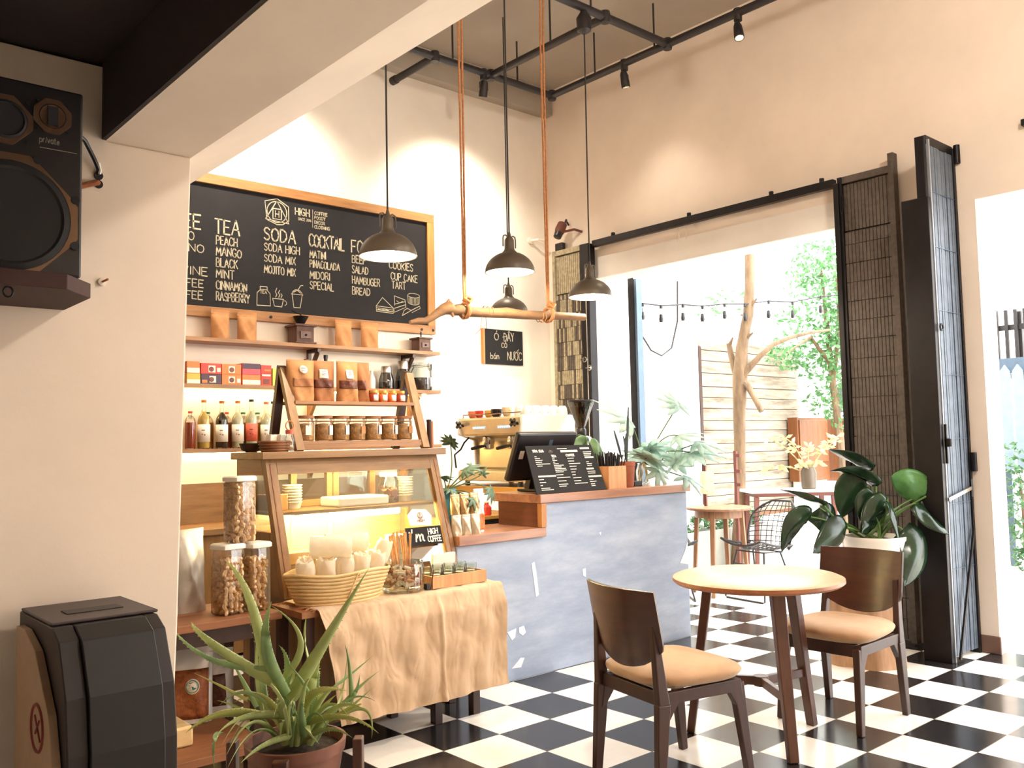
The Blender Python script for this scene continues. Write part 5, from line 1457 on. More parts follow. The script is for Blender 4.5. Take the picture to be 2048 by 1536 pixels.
def fan_leaf(m, base, dirv, up, size, lobes=7, droop=.3, fing=.62):
    """a deeply fingered leaf: pointed lobes fanned round the end of its stalk"""
    d = Vector(dirv).normalized(); s = d.cross(Vector(up)).normalized(); n = s.cross(d).normalized()
    B = Vector(base)
    for i in range(lobes):
        a = (i - (lobes - 1) / 2) / ((lobes - 1) / 2) * 2.1
        L = size * (1.0 - .35 * abs(a) / 2.1)
        dd = d * math.cos(a) + s * math.sin(a)
        pp = d * -math.sin(a) + s * math.cos(a)
        wl = size * .15
        P = []
        for k in range(6):
            v = k / 5
            wv = wl * (math.sin(PI * min(1, .18 + v * .82)) ** .8) * (1.15 if v < .4 else 1)
            ctr = B + dd * (L * v) - n * (droop * L * v * v)
            P.append((ctr - pp * wv, ctr + n * wl * .10, ctr + pp * wv))
        vs_ = [q for r in P for q in r]
        fs_ = []
        for k in range(5):
            o = k * 3
            fs_ += [(o, o + 1, o + 4, o + 3), (o + 1, o + 2, o + 5, o + 4)]
        m.add(vs_, fs_)
def philo(t, origin, specs, leaf, stem, sr=.0035):
    for (e, mid, dv, size, lb) in specs:
        m = MB(); m.tube(bez(origin, mid, e, 10), sr, 6); s_ = m.build('stalk', stem, t)
        m = MB(); fan_leaf(m, e, dv, (0, -.5, 1), size, lb); m.build('leaf', leaf, t, solid=.0012)
O_ = (3.145, 4.22, 1.105)
philo(t, O_, [((3.17, 4.20, 1.39), (3.20, 4.20, 1.2), (-.2, -.4, .5), .085, 9), ((3.25, 4.16, 1.23), (3.18, 4.18, 1.16), (.5, -.5, .3), .11, 9), ((3.08, 4.16, 1.19), (3.12, 4.18, 1.16), (-.1, -.7, .3), .08, 7),
                ((3.44, 4.16, 1.10), (3.30, 4.18, 1.19), (.3, -.2, -.9), .09, 8), ((3.39, 4.17, 1.20), (3.3, 4.18, 1.16), (.3, -.2, .8), .05, 5), ((3.19, 4.02, 1.06), (3.17, 4.1, 1.12), (.2, -.3, -.9), .075, 5),
                ((3.25, 4.06, 1.06), (3.22, 4.1, 1.13), (.3, -.2, -.9), .07, 5), ((3.12, 4.14, 1.12), (3.12, 4.18, 1.13), (-.2, -.6, -.2), .07, 7), ((3.32, 4.20, 1.255), (3.25, 4.20, 1.2), (.2, -.2, -.8), .05, 3), ((3.40, 4.2, 1.215), (3.30, 4.2, 1.2), (.6, -.2, -.6), .05, 3)], 'philodendron_leaf', 'stem_green')
for x, y, lab, mt in ((3.62, 4.60, 'clear bottle with a white pump under the espresso bench', 'clear_glass'), (3.74, 4.58, 'small red capped jar under the espresso bench', 'cup_red')):
    pass
t = thing('low_cabinet', (3.75, 4.85, 0), 'dark low cabinet behind the bar under the cash register', 'cabinet')
b = MB(); b.box(3.50, 4.08, 4.55, 4.58, .0, .86); b.box(3.50, 3.53, 4.58, 5.0, 0, .86); b.box(4.05, 4.08, 4.58, 5.0, 0, .86); b.box(3.5, 4.08, 4.55, 5.0, .8601, .885); b.build('carcass', 'black_paint', t, smooth=False)
MB().box(3.44, 4.10, 4.54, 5.02, .886, .905).build('shelf_board', 'bench_wood', t, smooth=False)
for x, h, mt, lab in ((3.60, .15, 'clear_glass', 'clear glass bottle on the dark cabinet behind the bar, left one'), (3.68, .16, 'clear_glass', 'clear glass bottle on the dark cabinet behind the bar, right one'), (3.78, .09, 'cup_red', 'red jar on the dark cabinet behind the bar')):
    tt = thing('glass_bottle' if mt != 'cup_red' else 'red_jar', (x, 4.62, .9055), lab, 'bottle' if mt != 'cup_red' else 'jar')
    MB().lathe([(.03, 0), (.032, .006), (.032, h * .6), (.014, h * .8), (.014, h * .92)], (x, 4.62, .9055), 16).build('body', mt, tt)
    MB().lathe([(.017, h * .92), (.017, h), (0, h)], (x, 4.62, .9055), 12).build('cap', 'white_plastic', tt)

ALOE = [
    ((1.287, 2.692, 0.680), (1.232, 2.708, 0.918), (1.188, 2.790, 1.027), 0.050),
    ((1.323, 2.638, 0.659), (1.347, 2.580, 0.784), (1.285, 2.665, 0.887), 0.030),
    ((1.315, 2.626, 0.611), (1.254, 2.623, 0.764), (1.272, 2.622, 0.904), 0.062),
    ((1.343, 2.635, 0.589), (1.411, 2.538, 0.771), (1.487, 2.399, 1.003), 0.058),
    ((1.261, 2.633, 0.695), (1.105, 2.702, 0.744), (0.983, 2.690, 0.865), 0.034),
    ((1.292, 2.627, 0.643), (1.130, 2.704, 0.772), (1.060, 2.730, 0.858), 0.058),
    ((1.245, 2.628, 0.554), (1.121, 2.648, 0.585), (1.018, 2.661, 0.550), 0.050),
    ((1.286, 2.575, 0.561), (1.162, 2.587, 0.578), (1.071, 2.562, 0.555), 0.044),
    ((1.124, 2.656, 0.528), (1.066, 2.567, 0.539), (1.064, 2.562, 0.462), 0.022),
    ((1.289, 2.546, 0.504), (1.191, 2.514, 0.509), (1.109, 2.481, 0.488), 0.046),
    ((1.350, 2.567, 0.573), (1.361, 2.488, 0.638), (1.439, 2.447, 0.630), 0.042),
    ((1.347, 2.541, 0.532), (1.403, 2.404, 0.568), (1.480, 2.341, 0.518), 0.034),
    ((1.458, 2.564, 0.618), (1.528, 2.567, 0.649), (1.607, 2.560, 0.696), 0.016),
    ((1.478, 2.552, 0.559), (1.535, 2.524, 0.616), (1.593, 2.510, 0.653), 0.018),
    ((1.500, 2.532, 0.563), (1.493, 2.529, 0.672), (1.479, 2.534, 0.755), 0.020),
    ((1.489, 2.542, 0.559), (1.510, 2.520, 0.602), (1.528, 2.527, 0.650), 0.020),
    ((1.394, 2.613, 0.704), (1.431, 2.708, 0.757), (1.444, 2.718, 0.830), 0.016),
    ((1.369, 2.548, 0.599), (1.317, 2.523, 0.677), (1.288, 2.544, 0.721), 0.016),
    ((1.399, 2.618, 0.586), (1.408, 2.604, 0.664), (1.446, 2.601, 0.770), 0.044),
    ((1.387, 2.626, 0.625), (1.416, 2.648, 0.684), (1.462, 2.629, 0.749), 0.030),
    ((1.248, 2.568, 0.660), (1.236, 2.465, 0.617), (1.236, 2.446, 0.539), 0.030),
    ((1.291, 2.544, 0.507), (1.244, 2.460, 0.603), (1.268, 2.462, 0.644), 0.022),
    ((1.250, 2.749, 0.580), (1.202, 2.814, 0.616), (1.124, 2.877, 0.668), 0.020),
    ((1.248, 2.754, 0.541), (1.213, 2.782, 0.566), (1.176, 2.813, 0.583), 0.018),
    ((1.467, 2.524, 0.538), (1.511, 2.457, 0.552), (1.530, 2.462, 0.464), 0.020),
    ((1.331, 2.507, 0.536), (1.293, 2.422, 0.543), (1.306, 2.386, 0.516), 0.024),
    ((1.329, 2.528, 0.502), (1.284, 2.452, 0.587), (1.283, 2.448, 0.651), 0.034),
    ((1.289, 2.719, 0.540), (1.297, 2.781, 0.663), (1.315, 2.807, 0.796), 0.022),
    ((1.295, 2.710, 0.579), (1.304, 2.761, 0.665), (1.311, 2.787, 0.759), 0.034),
    ((1.273, 2.731, 0.555), (1.255, 2.793, 0.629), (1.227, 2.812, 0.695), 0.028),
    ((1.353, 2.655, 0.626), (1.369, 2.665, 0.660), (1.368, 2.662, 0.704), 0.016),
    ((1.438, 2.589, 0.535), (1.515, 2.626, 0.561), (1.550, 2.634, 0.726), 0.012),
    ((1.423, 2.602, 0.536), (1.441, 2.584, 0.565), (1.464, 2.561, 0.594), 0.020),
    ((1.471, 2.560, 0.530), (1.504, 2.529, 0.558), (1.567, 2.496, 0.615), 0.018),
    ((1.325, 2.685, 0.553), (1.354, 2.677, 0.671), (1.343, 2.720, 0.744), 0.040),
    ((1.220, 2.618, 0.552), (1.164, 2.560, 0.554), (1.176, 2.523, 0.546), 0.020),
    ((1.408, 2.536, 0.524), (1.451, 2.441, 0.578), (1.472, 2.421, 0.591), 0.024),
]
IMBE = [
    ((5.132, 2.868, 0.858), (4.983, 2.955, 0.889), (4.889, 3.000, 0.856), (4.800, 3.052, 0.684), 0.130, 0.25),
    ((5.132, 2.868, 0.845), (5.043, 2.896, 0.958), (4.923, 2.957, 1.007), (4.780, 3.036, 1.066), 0.100, 1.25),
    ((5.192, 2.766, 0.808), (5.087, 2.776, 0.828), (4.975, 2.798, 0.786), (4.825, 2.858, 0.691), 0.170, 0.20),
    ((5.180, 2.854, 0.842), (5.052, 2.937, 0.943), (5.064, 2.912, 0.873), (5.046, 2.916, 0.785), 0.170, 0.10),
    ((5.353, 2.751, 0.899), (5.339, 2.769, 1.067), (5.290, 2.835, 1.016), (5.254, 2.900, 0.867), 0.220, 0.15),
    ((5.329, 2.718, 0.902), (5.307, 2.708, 1.022), (5.260, 2.734, 0.957), (5.220, 2.758, 0.854), 0.140, 0.35),
    ((5.335, 2.690, 0.865), (5.336, 2.638, 0.994), (5.252, 2.679, 0.909), (5.159, 2.729, 0.800), 0.140, 0.20),
    ((5.381, 2.748, 0.962), (5.394, 2.759, 1.159), (5.327, 2.852, 1.223), (5.238, 2.962, 1.298), 0.130, 1.15),
    ((5.348, 2.726, 0.933), (5.349, 2.713, 1.065), (5.254, 2.789, 1.142), (5.129, 2.896, 1.165), 0.120, 1.10),
    ((5.412, 2.646, 0.900), (5.550, 2.498, 0.999), (5.450, 2.557, 1.080), (5.354, 2.617, 1.130), 0.170, 0.25),
    ((5.408, 2.609, 0.940), (5.453, 2.520, 0.960), (5.486, 2.450, 0.878), (5.538, 2.367, 0.773), 0.130, 0.75),
    ((5.345, 2.628, 0.867), (5.340, 2.558, 0.808), (5.346, 2.486, 0.664), (5.239, 2.514, 0.486), 0.200, 0.20),
    ((5.349, 2.648, 0.904), (5.303, 2.622, 0.978), (5.294, 2.577, 0.886), (5.292, 2.541, 0.640), 0.080, 1.00),
    ((5.440, 2.643, 0.962), (5.570, 2.526, 1.004), (5.631, 2.480, 0.918), (5.688, 2.442, 0.794), 0.140, 0.80),
    ((5.328, 2.688, 0.840), (5.268, 2.688, 0.882), (5.211, 2.695, 0.836), (5.140, 2.713, 0.790), 0.100, 0.30),
]
PHIO = [
    ((5.065, 4.005, 1.630), (5.066, 4.077, 1.554), (0.03, 0.32, 0.52), 0.170, 9),
    ((5.072, 4.019, 1.407), (5.028, 4.120, 1.452), (0.32, -0.56, 0.17), 0.160, 8),
    ((5.143, 3.967, 1.285), (5.036, 4.123, 1.337), (0.47, -0.68, 0.07), 0.190, 9),
    ((4.795, 4.250, 1.529), (4.876, 4.251, 1.475), (-0.47, 0.36, 0.61), 0.220, 9),
    ((4.898, 4.184, 1.249), (4.945, 4.206, 1.291), (-0.34, -0.40, 0.27), 0.200, 9),
    ((5.059, 4.048, 1.209), (5.010, 4.152, 1.264), (0.25, -0.64, 0.27), 0.150, 7),
    ((5.126, 3.999, 1.107), (5.082, 4.100, 1.141), (0.26, -0.60, -0.33), 0.150, 6),
    ((4.969, 4.131, 1.151), (4.984, 4.180, 1.204), (-0.09, -0.39, -0.63), 0.130, 6),
    ((5.187, 3.923, 1.356), (5.191, 3.987, 1.344), (0.39, -0.47, -0.02), 0.170, 8),
    ((4.924, 4.156, 1.309), (4.926, 4.220, 1.328), (-0.12, -0.46, 0.37), 0.170, 8),
    ((5.063, 4.043, 1.227), (5.102, 4.071, 1.274), (0.27, -0.01, 0.51), 0.150, 7),
]

# ================================================================== round table and its chairs
def fabric():
    m, nt, b, out = newmat('beige_velvet')
    v = coords(nt)
    f = noise(nt, v, 7, 4, .6)
    nt.links.new(ramp(nt, f, [(.3, lin((166, 128, 92))), (.7, lin((186, 148, 110)))]), b.inputs['Base Color'])
    b.inputs['Roughness'].default_value = .8
    b.inputs['Sheen Weight'].default_value = .6
    b.inputs['Sheen Tint'].default_value = lin((240, 226, 210))
    bump(nt, b, noise(nt, v, 160), .15, .003)
fabric()
TX, TY = 3.61, 2.43
t = thing('cafe_table', (TX, TY, 0), 'round pale wooden cafe table on three dark legs between two chairs', 'table')
MB().lathe([(0, .741), (.372, .741), (.388, .733)], (TX, TY, 0), 64).build('table_top', 'table_wood', t, angle=30)
MB().lathe([(.389, .734), (.39, .72), (.375, .708), (0, .708)], (TX, TY, 0), 64).build('table_edge', 'table_edge_wood', t, angle=30)
hub = Vector((TX, TY, .26))
for a in (120, -10, 235):
    d = Vector((math.cos(math.radians(a)), math.sin(math.radians(a)), 0))
    top, foot = Vector((TX, TY, .708)) + d * .225, Vector((TX, TY, 0.0)) + d * .33
    MB().bar(top, foot, .062, .044, up=d, w2=(.045, .036)).build('leg', 'leg_wood', t, smooth=False, bevel=.005)
    k = foot + (top - foot) * .36
    MB().bar(hub - Vector((0, 0, .0)), k, .026, .04, up=(0, 0, 1)).build('stretcher', 'leg_wood', t, smooth=False, bevel=.003)
MB().lathe([(0, .238), (.035, .238), (.035, .282), (0, .282)], (TX, TY, 0), 12).build('stretcher_hub', 'leg_wood', t)

def cafe_chair(loc, rz, label):
    """built facing +X round its own foot point, then turned"""
    t = thing('cafe_chair', (0, 0, 0), label, 'chair', 'dark wooden cafe chairs at the round table')
    for s in (-1, 1):
        # rear leg kinks at the seat and runs up to hold the back
        MB().bar((-.235, s * .205, 0), (-.205, s * .20, .36), .03, .036, up=(1, 0, 0), w2=(.034, .062)).build('rear_leg', 'dark_wood', t, smooth=False, bevel=.005)
        MB().bar((-.205, s * .20, .355), (-.228, s * .185, .66), .034, .055, up=(1, 0, 0), w2=(.028, .026)).build('back_post', 'dark_wood', t, smooth=False, bevel=.005)
        MB().bar((.235, s * .205, 0), (.19, s * .19, .385), .030, .034, up=(1, 0, 0), w2=(.034, .060)).build('front_leg', 'dark_wood', t, smooth=False, bevel=.005)
        m = MB()
        m.prism([(-.20, .37), (-.20, .402), (.20, .402), (.218, .27), (.196, .262), (.14, .352), (-.13, .356), (-.195, .27), (-.218, .26)], 1, s * .195 - .014, s * .195 + .014)
        m.build('side_rail', 'dark_wood', t, smooth=False, bevel=.003)
    MB().box(.17, .20, -.18, .18, .345, .405).build('front_rail', 'dark_wood', t, smooth=False, bevel=.003)
    MB().box(-.215, -.19, -.18, .18, .35, .405).build('rear_rail', 'dark_wood', t, smooth=False, bevel=.003)
    # cushion: rounded pad, wider at the front
    def pad(u, v):
        a = 2 * PI * u
        e = 4.2
        c_, s_ = math.cos(a), math.sin(a)
        r = (abs(c_) ** e + abs(s_) ** e) ** (-1 / e)
        x, y = r * c_ * .235, r * s_ * .232
        y *= 1 + .08 * (x / .235)
        ph = v * PI
        k = math.sin(ph) ** .45 if 0 < v < 1 else 0
        z = math.cos(ph)
        z = .442 + (.038 if z > 0 else .052) * (abs(z) ** 1.1) * (1 if z > 0 else -1)
        dome = .008 * (1 - (x / .25) ** 2) * (1 - (y / .25) ** 2)
        return (x * k + .005, y * k, z + (dome if v < .5 else 0))
    MB().grid(pad, 48, 18).build('seat_cushion', 'beige_velvet', t, angle=70)
    # bent plywood back, rounded lower corners
    def back(u, v):
        w_ = .222 * (1 - .55 * max(0.0, .26 - v) ** 1.6 / .26 ** 1.6 * .8)
        y = (2 * u - 1) * w_
        z = .50 + .295 * v - .012 * (1 - (2 * u - 1) ** 2) * (1 - v) * 2
        x = -.192 - .055 * v - .042 * (1 - (y / .222) ** 2) + .0
        return (x, y, z)
    o = MB().sheet(back, 24, 14, .013).build('backrest', 'dark_wood_x', t, angle=50, bevel=.003)
    t.location = loc
    t.rotation_euler = (0, 0, rz)
    return t
cafe_chair((2.965, 2.44, 0), math.radians(-11), 'dark wooden cafe chair with beige seat, nearest us, its back turned')
cafe_chair((4.165, 2.335, 0), math.radians(181), 'dark wooden cafe chair with beige seat, beyond the round table, facing us')

# ================================================================== stump and its big leaved plant
wood('stump_wood', (140, 104, 76), (196, 156, 120), 2, 0.8, 5, 5)
t = thing('tree_stump', (5.27, 2.79, 0), 'weathered tree stump behind the far chair, carrying a white pot', 'stump')
def stump(u, v):
    a = 2 * PI * u
    r = .215 + .018 * math.sin(3 * a + 1) + .012 * math.sin(7 * a) + .02 * (1 - v) ** 2
    return (5.27 + r * math.cos(a), 2.79 + r * math.sin(a), .42 * v)
m = MB(); m.grid(stump, 48, 6); m.build('trunk_side', 'stump_wood', t)
m = MB(); m.add([stump(i / 48, 1) for i in range(48)], [tuple(range(48))]); m.add([stump(i / 48, 0) for i in range(48)], [tuple(range(48))]); m.build('cut_face', 'table_edge_wood', t, smooth=False)
PX, PY = 5.31, 2.72
t = thing('potted_plant', (PX, PY, .421), 'large dark leaved plant in a white pot on the tree stump', 'potted plant')
MB().lathe([(.135, .421), (.14, .425), (.18, .735), (.186, .745), (.186, .765), (.176, .765), (.172, .73), (0, .73)], (PX, PY, 0), 36).build('pot', 'white_ceramic', t)
MB().lathe([(.171, .736), (.08, .748), (0, .752)], (PX, PY, 0), 24).build('soil', 'soil', t)
leafmat('dark_leaf', (20, 34, 24), (42, 70, 44), .22, 6, .12)
leafmat('bright_leaf', (52, 104, 46), (104, 160, 84), .25, 6, .25)
plain('stalk_green', (86, 120, 56), .5)
VIEW = Vector((.656, .752, .066))
def broad_leaf(m, A, Mid, T, w_, roll, n=12, tip=.9):
    """a broad leaf with a folded midrib from its stalk A through Mid to its point T; roll turns its blade about that line"""
    pts = bez(A, Vector(Mid) * 2 - (Vector(A) + Vector(T)) * .5, T, n)
    def fn(u, v):
        i = min(n, int(round(v * n)))
        p = pts[i]
        d = (pts[min(i + 1, n)] - pts[max(i - 1, 0)]).normalized()
        s0 = d.cross(VIEW).normalized()
        n0 = s0.cross(d).normalized()
        s_ = s0 * math.cos(roll) + n0 * math.sin(roll)
        nn = s_.cross(d)
        ww = w_ * .5 * (math.sin(PI * (.10 + .90 * v) ** .75) ** .7 if v < 1 else 0.0)
        q = 2 * u - 1
        return p + s_ * (q * ww) + nn * (abs(q) ** 1.3 * ww * .35) + nn * (.012 * math.sin(9 * v + 4 * q) * ww / max(w_, .01))
    m.grid(fn, 8, n)
for i, (c_, a, mi, tp, w_, roll) in enumerate(IMBE):
    base = Vector((PX + .05 * math.cos(i * 2.1), PY + .05 * math.sin(i * 2.1), .74))
    m = MB(); m.tube(bez(base, c_, a, 10), [.008] * 6 + [.006] * 5, 6)
    s_ = m.build('stalk', 'stalk_green', t)
    m = MB(); broad_leaf(m, a, mi, tp, w_ * 1.15, roll)
    m.build('leaf', 'bright_leaf' if i == 9 else 'dark_leaf', t, solid=.002, angle=80)

# ================================================================== cloth covered stand with the baskets
t = thing('side_table', (2.47, 3.78, 0), 'low dark table under a burlap cloth in front of the pastry case', 'table')
MB().box(1.90, 3.0, 3.62, 3.94, .625, .652).build('table_top', 'old_wood', t, smooth=False)
for x, y in ((1.95, 3.66), (2.66, 3.675), (2.90, 3.675), (1.95, 3.91), (2.56, 3.92), (2.93, 3.92)):
    MB().box(x - .022, x + .022, y - .022, y + .022, 0, .624).build('leg', 'dark_wood', t, smooth=False, bevel=.002)
MB().box(2.30, 2.90, 3.905, 3.935, .10, .13).build('stretcher', 'dark_wood', t, smooth=False)
def burlap():
    m, nt, b, out = newmat('burlap')
    v = coords(nt)
    f = noise(nt, v, 5, 5, .6)
    nt.links.new(ramp(nt, f, [(.3, lin((192, 160, 126))), (.7, lin((214, 184, 152)))]), b.inputs['Base Color'])
    b.inputs['Roughness'].default_value = .95
    b.inputs['Sheen Weight'].default_value = .2
    wv = nt.nodes.new('ShaderNodeTexChecker'); wv.inputs['Scale'].default_value = 420
    nt.links.new(v, wv.inputs['Vector'])
    n1 = nt.nodes.new('ShaderNodeBump')
    n1.inputs['Strength'].default_value = .22
    n1.inputs['Distance'].default_value = .03
    vo = nt.nodes.new('ShaderNodeTexVoronoi'); vo.feature = 'SMOOTH_F1'; vo.inputs['Scale'].default_value = 9
    mp = coords(nt, (1.2, 1.2, .55))
    ad = nt.nodes.new('ShaderNodeVectorMath'); ad.operation = 'ADD'
    nz = nt.nodes.new('ShaderNodeTexNoise'); nz.inputs['Scale'].default_value = 5
    nt.links.new(mp, nz.inputs['Vector']); nt.links.new(mp, ad.inputs[0]); nt.links.new(nz.outputs['Color'], ad.inputs[1])
    nt.links.new(ad.outputs[0], vo.inputs['Vector'])
    nt.links.new(vo.outputs['Distance'], n1.inputs['Height'])
    bump(nt, b, wv.outputs['Fac'], .25, .001)
    for q in nt.nodes:
        if q.type == 'BUMP' and q != n1:
            nt.links.new(n1.outputs['Normal'], q.inputs['Normal'])
burlap()
t = thing('burlap_cloth', (2.5, 3.6, .653), 'crumpled tan burlap cloth draped over the front of the low table', 'tablecloth')
rnd = random.Random(9)
folds = [(rnd.uniform(.0, 1), rnd.uniform(.03, .07), rnd.uniform(-.4, .4), rnd.uniform(.4, 1)) for _ in range(13)]
def cloth(u, v):
    x = 1.97 + (3.035 - 1.97) * u
    Ltop = .34
    Ldrop = .512 - .004 * math.sin(9 * u)
    s_ = v * (Ltop + Ldrop)
    if s_ < Ltop:
        k = max(0.0, s_ - Ltop + .02) / .02
        wr = .0025 * math.sin(16 * u + 20 * v) + .002 * math.sin(31 * u - 17 * v)
        return (x, 3.935 - s_, .656 + wr * wr * 400 * .004 - k * k * .006 + abs(wr))
    d = s_ - Ltop
    q = d / Ldrop
    y = 3.593
    e = min(1.0, d / .09)
    dis = 0
    for (c_, wd, sl, am) in folds:
        z_ = (u - c_ - sl * (q - .5) * .35) / wd
        dis += am * math.exp(-z_ * z_)
    dis2 = .010 * math.sin(24 * u + 5 * q + 2 * math.sin(6 * q)) + .006 * math.sin(41 * u - 9 * q)
    cr = .013 * abs(math.sin(9 * u + 1.6 * q + .5 * math.sin(6 * q))) + .010 * abs(math.sin(17 * u - 2.4 * q + 1 + .6 * math.sin(9 * q + 8 * u))) + .006 * abs(math.sin(31 * u + 2 * q + 2)) + .004 * abs(math.sin(5 * u - 9 * q)) + .016 * math.exp(-((u - .60 - .02 * q) / .012) ** 2)
    y -= e * (.008 * dis * (.4 + .6 * q) + dis2 * .35 + cr + .010)
    x += .09 * max(0.0, .12 - u) / .12 * q + .003 * math.sin(5 * q + 9 * u) * q
    return (x, y, .652 - d * .995)
m = MB(); m.sheet(cloth, 150, 70, .003); m.build('cloth', 'burlap', t, angle=80)
m = MB()
rnd = random.Random(3)
for i in range(70):                                   # frayed left edge on the table top
    y = 3.62 + .30 * i / 70
    l = rnd.uniform(.02, .055)
    m.tube([(1.972, y, .658), (1.972 - l * .5, y + rnd.uniform(-.01, .01), .660 - rnd.uniform(0, .006)), (1.972 - l, y + rnd.uniform(-.02, .02), .655 - rnd.uniform(0, .03))], .0016, 4)
m.build('fringe', 'kraft_paper', t)['kind'] = 'stuff'

wood('straw_weave', (206, 172, 116), (236, 206, 152), 0, .8, 14, 3)
BX, BY = 2.165, 3.765
t = thing('woven_basket', (BX, BY, .66), 'long oval woven basket full of wrapped white rolls on the burlap cloth', 'basket')
def bask(u, v, off=0.0):
    a = 2 * PI * u
    rx, ry = .205 + .06 * v + off, .125 + .03 * v + off
    z = .664 + .135 * v + .006 * math.sin(4 * a)*v
    return (BX + rx * math.cos(a), BY + ry * math.sin(a), z)
m = MB()
m.grid(lambda u, v: bask(u, v), 60, 6); m.grid(lambda u, v: bask(u, 1 - v, -.008), 60, 6)
m.add([bask(i / 60, 0.02) for i in range(60)], [tuple(range(60))])
m.build('wall', 'straw_weave', t)
for k in range(9):
    m = MB(); m.tube([bask(i / 60, k / 8, .002) for i in range(61)], .008, 6, cap=False); m.build('woven_coil', 'straw_weave', t)
m = MB(); m.tube(bez(bask(.76, .9, .01), Vector(bask(.76, .9, .01)) + Vector((-.02, -.05, .06)), Vector(bask(.73, .15, .01)), 10), .004, 6); m.build('tie_string', 'straw_weave', t)
leafmat('wrap_paper', (240, 228, 206), (252, 246, 230), .55, 12, .45)
def wrapped_roll(p, q, r, lab):
    p, q = Vector(p), Vector(q)
    d = (q - p).normalized()
    M = d.to_track_quat('Z', 'Y').to_matrix()
    L = (q - p).length
    t = thing('wrapped_roll', p, lab, 'roll', 'white wrapped rolls in the woven basket')
    sd = p.x * 50 + p.y * 31
    m = MB()
    def fn(u, v):
        a = 2 * PI * u
        k = 1 - .18 * max(0, v - .85) / .15
        rr = r * k * (1 + .05 * math.sin(3 * a + 9 * v + sd) + .035 * math.sin(7 * a - 14 * v + sd * 2))
        return p + M @ Vector((rr * math.cos(a), rr * math.sin(a), L * v))
    m.grid(fn, 22, 10)
    m.add([fn(i / 22, 0) for i in range(22)], [tuple(range(22))])
    m.build('wrapper', 'wrap_paper', t)
    m = MB()                                             # twisted paper end, tucked in
    def en(u, v):
        a = 2 * PI * u
        rr = r * .84 * (1 - v) * (1 + .12 * math.sin(5 * a + sd))
        return p + M @ Vector((rr * math.cos(a), rr * math.sin(a), L * (1 - .10 * math.sin(v * PI * .5)) + .008 * math.sin(6 * a + sd) * (1 - v)))
    m.grid(en, 22, 5); m.build('tucked_end', 'wrap_paper', t)
names = ('at the case post end', 'second from the case post', 'third from the case post', 'fourth from the case post', 'fifth from the case post')
for i, x in enumerate((1.992, 2.075, 2.162, 2.248, 2.326)):
    wrapped_roll((x, 3.715 + (.03, .008, 0, .008, .03)[i], .735), (x + (-.03, -.01, 0, .01, .03)[i], 3.690 + (.02, .005, 0, .005, .02)[i], .868), .043, 'white wrapped roll standing in the front row of the basket, ' + names[i])
for i, x in enumerate((2.03, 2.13, 2.24, 2.34)):
    wrapped_roll((x, 3.81, .735), (x, 3.82, .868), .044, 'white wrapped roll standing in the back row of the basket, ' + names[i])
wrapped_roll((2.02, 3.775, .918), (2.19, 3.685, .912), .052, 'white wrapped roll lying on top of the basket heap, end turned to us')
wrapped_roll((2.14, 3.84, .918), (2.33, 3.77, .918), .050, 'white wrapped roll lying on top at the back of the heap')
wrapped_roll((2.372, 3.775, .765), (2.43, 3.755, .915), .040, 'white wrapped roll leaning out at the jar end of the basket')

JX, JY = 2.51, 3.735
t = thing('glass_jar', (JX, JY, .662), 'wide glass jar of rolled wafers beside the woven basket', 'jar')
MB().lathe([(.09, .662), (.106, .672), (.108, .77), (.10, .80), (.104, .806)], (JX, JY, 0), 32).build('glass_body', 'clear_glass', t)
plain('wafer', (206, 150, 92), .7, 0, .3, 40); plain('wafer_dark', (150, 86, 48), .7, 0, .3, 40)
m = MB(); rnd = random.Random(6)
for i in range(85):
    a = rnd.uniform(0, 2 * PI); rr = .082 * math.sqrt(rnd.random()); z = .685 + .10 * rnd.random()
    d = Vector((rnd.uniform(-1, 1), rnd.uniform(-1, 1), rnd.uniform(-.5, .5))).normalized() * .018
    p = Vector((JX + rr * math.cos(a), JY + rr * math.sin(a), z))
    m.cur = rnd.randrange(3)
    m.tube([p - d, p + d], .0075, 7)
tag(m.build('wafer_rolls', ['wafer', 'wafer_dark', 'wrap_paper']), 'small rolled wafers heaped in the wide glass jar', 'wafers', None, 'stuff')
rnd = random.Random(7)
m = MB(); m.tube([(0, 0, 0), (0, 0, .17)], .006, 8)
st = m.build('paper_tube', 'wafer', origin=(0, 0, 0))
tag(st, 'tan stick standing upright in the wide glass jar', 'stick', 'tan sticks in the glass jar')
for i in range(11):
    o = st if i == 0 else st.copy()
    if i:
        COL.objects.link(o)
    o.location = (JX - .045 + .012 * i * .8, JY + .02 + rnd.uniform(-.02, .02), .775 + rnd.uniform(-.01, .01))
    o.rotation_euler = (rnd.uniform(-.12, .05), rnd.uniform(-.14, .14), 0)

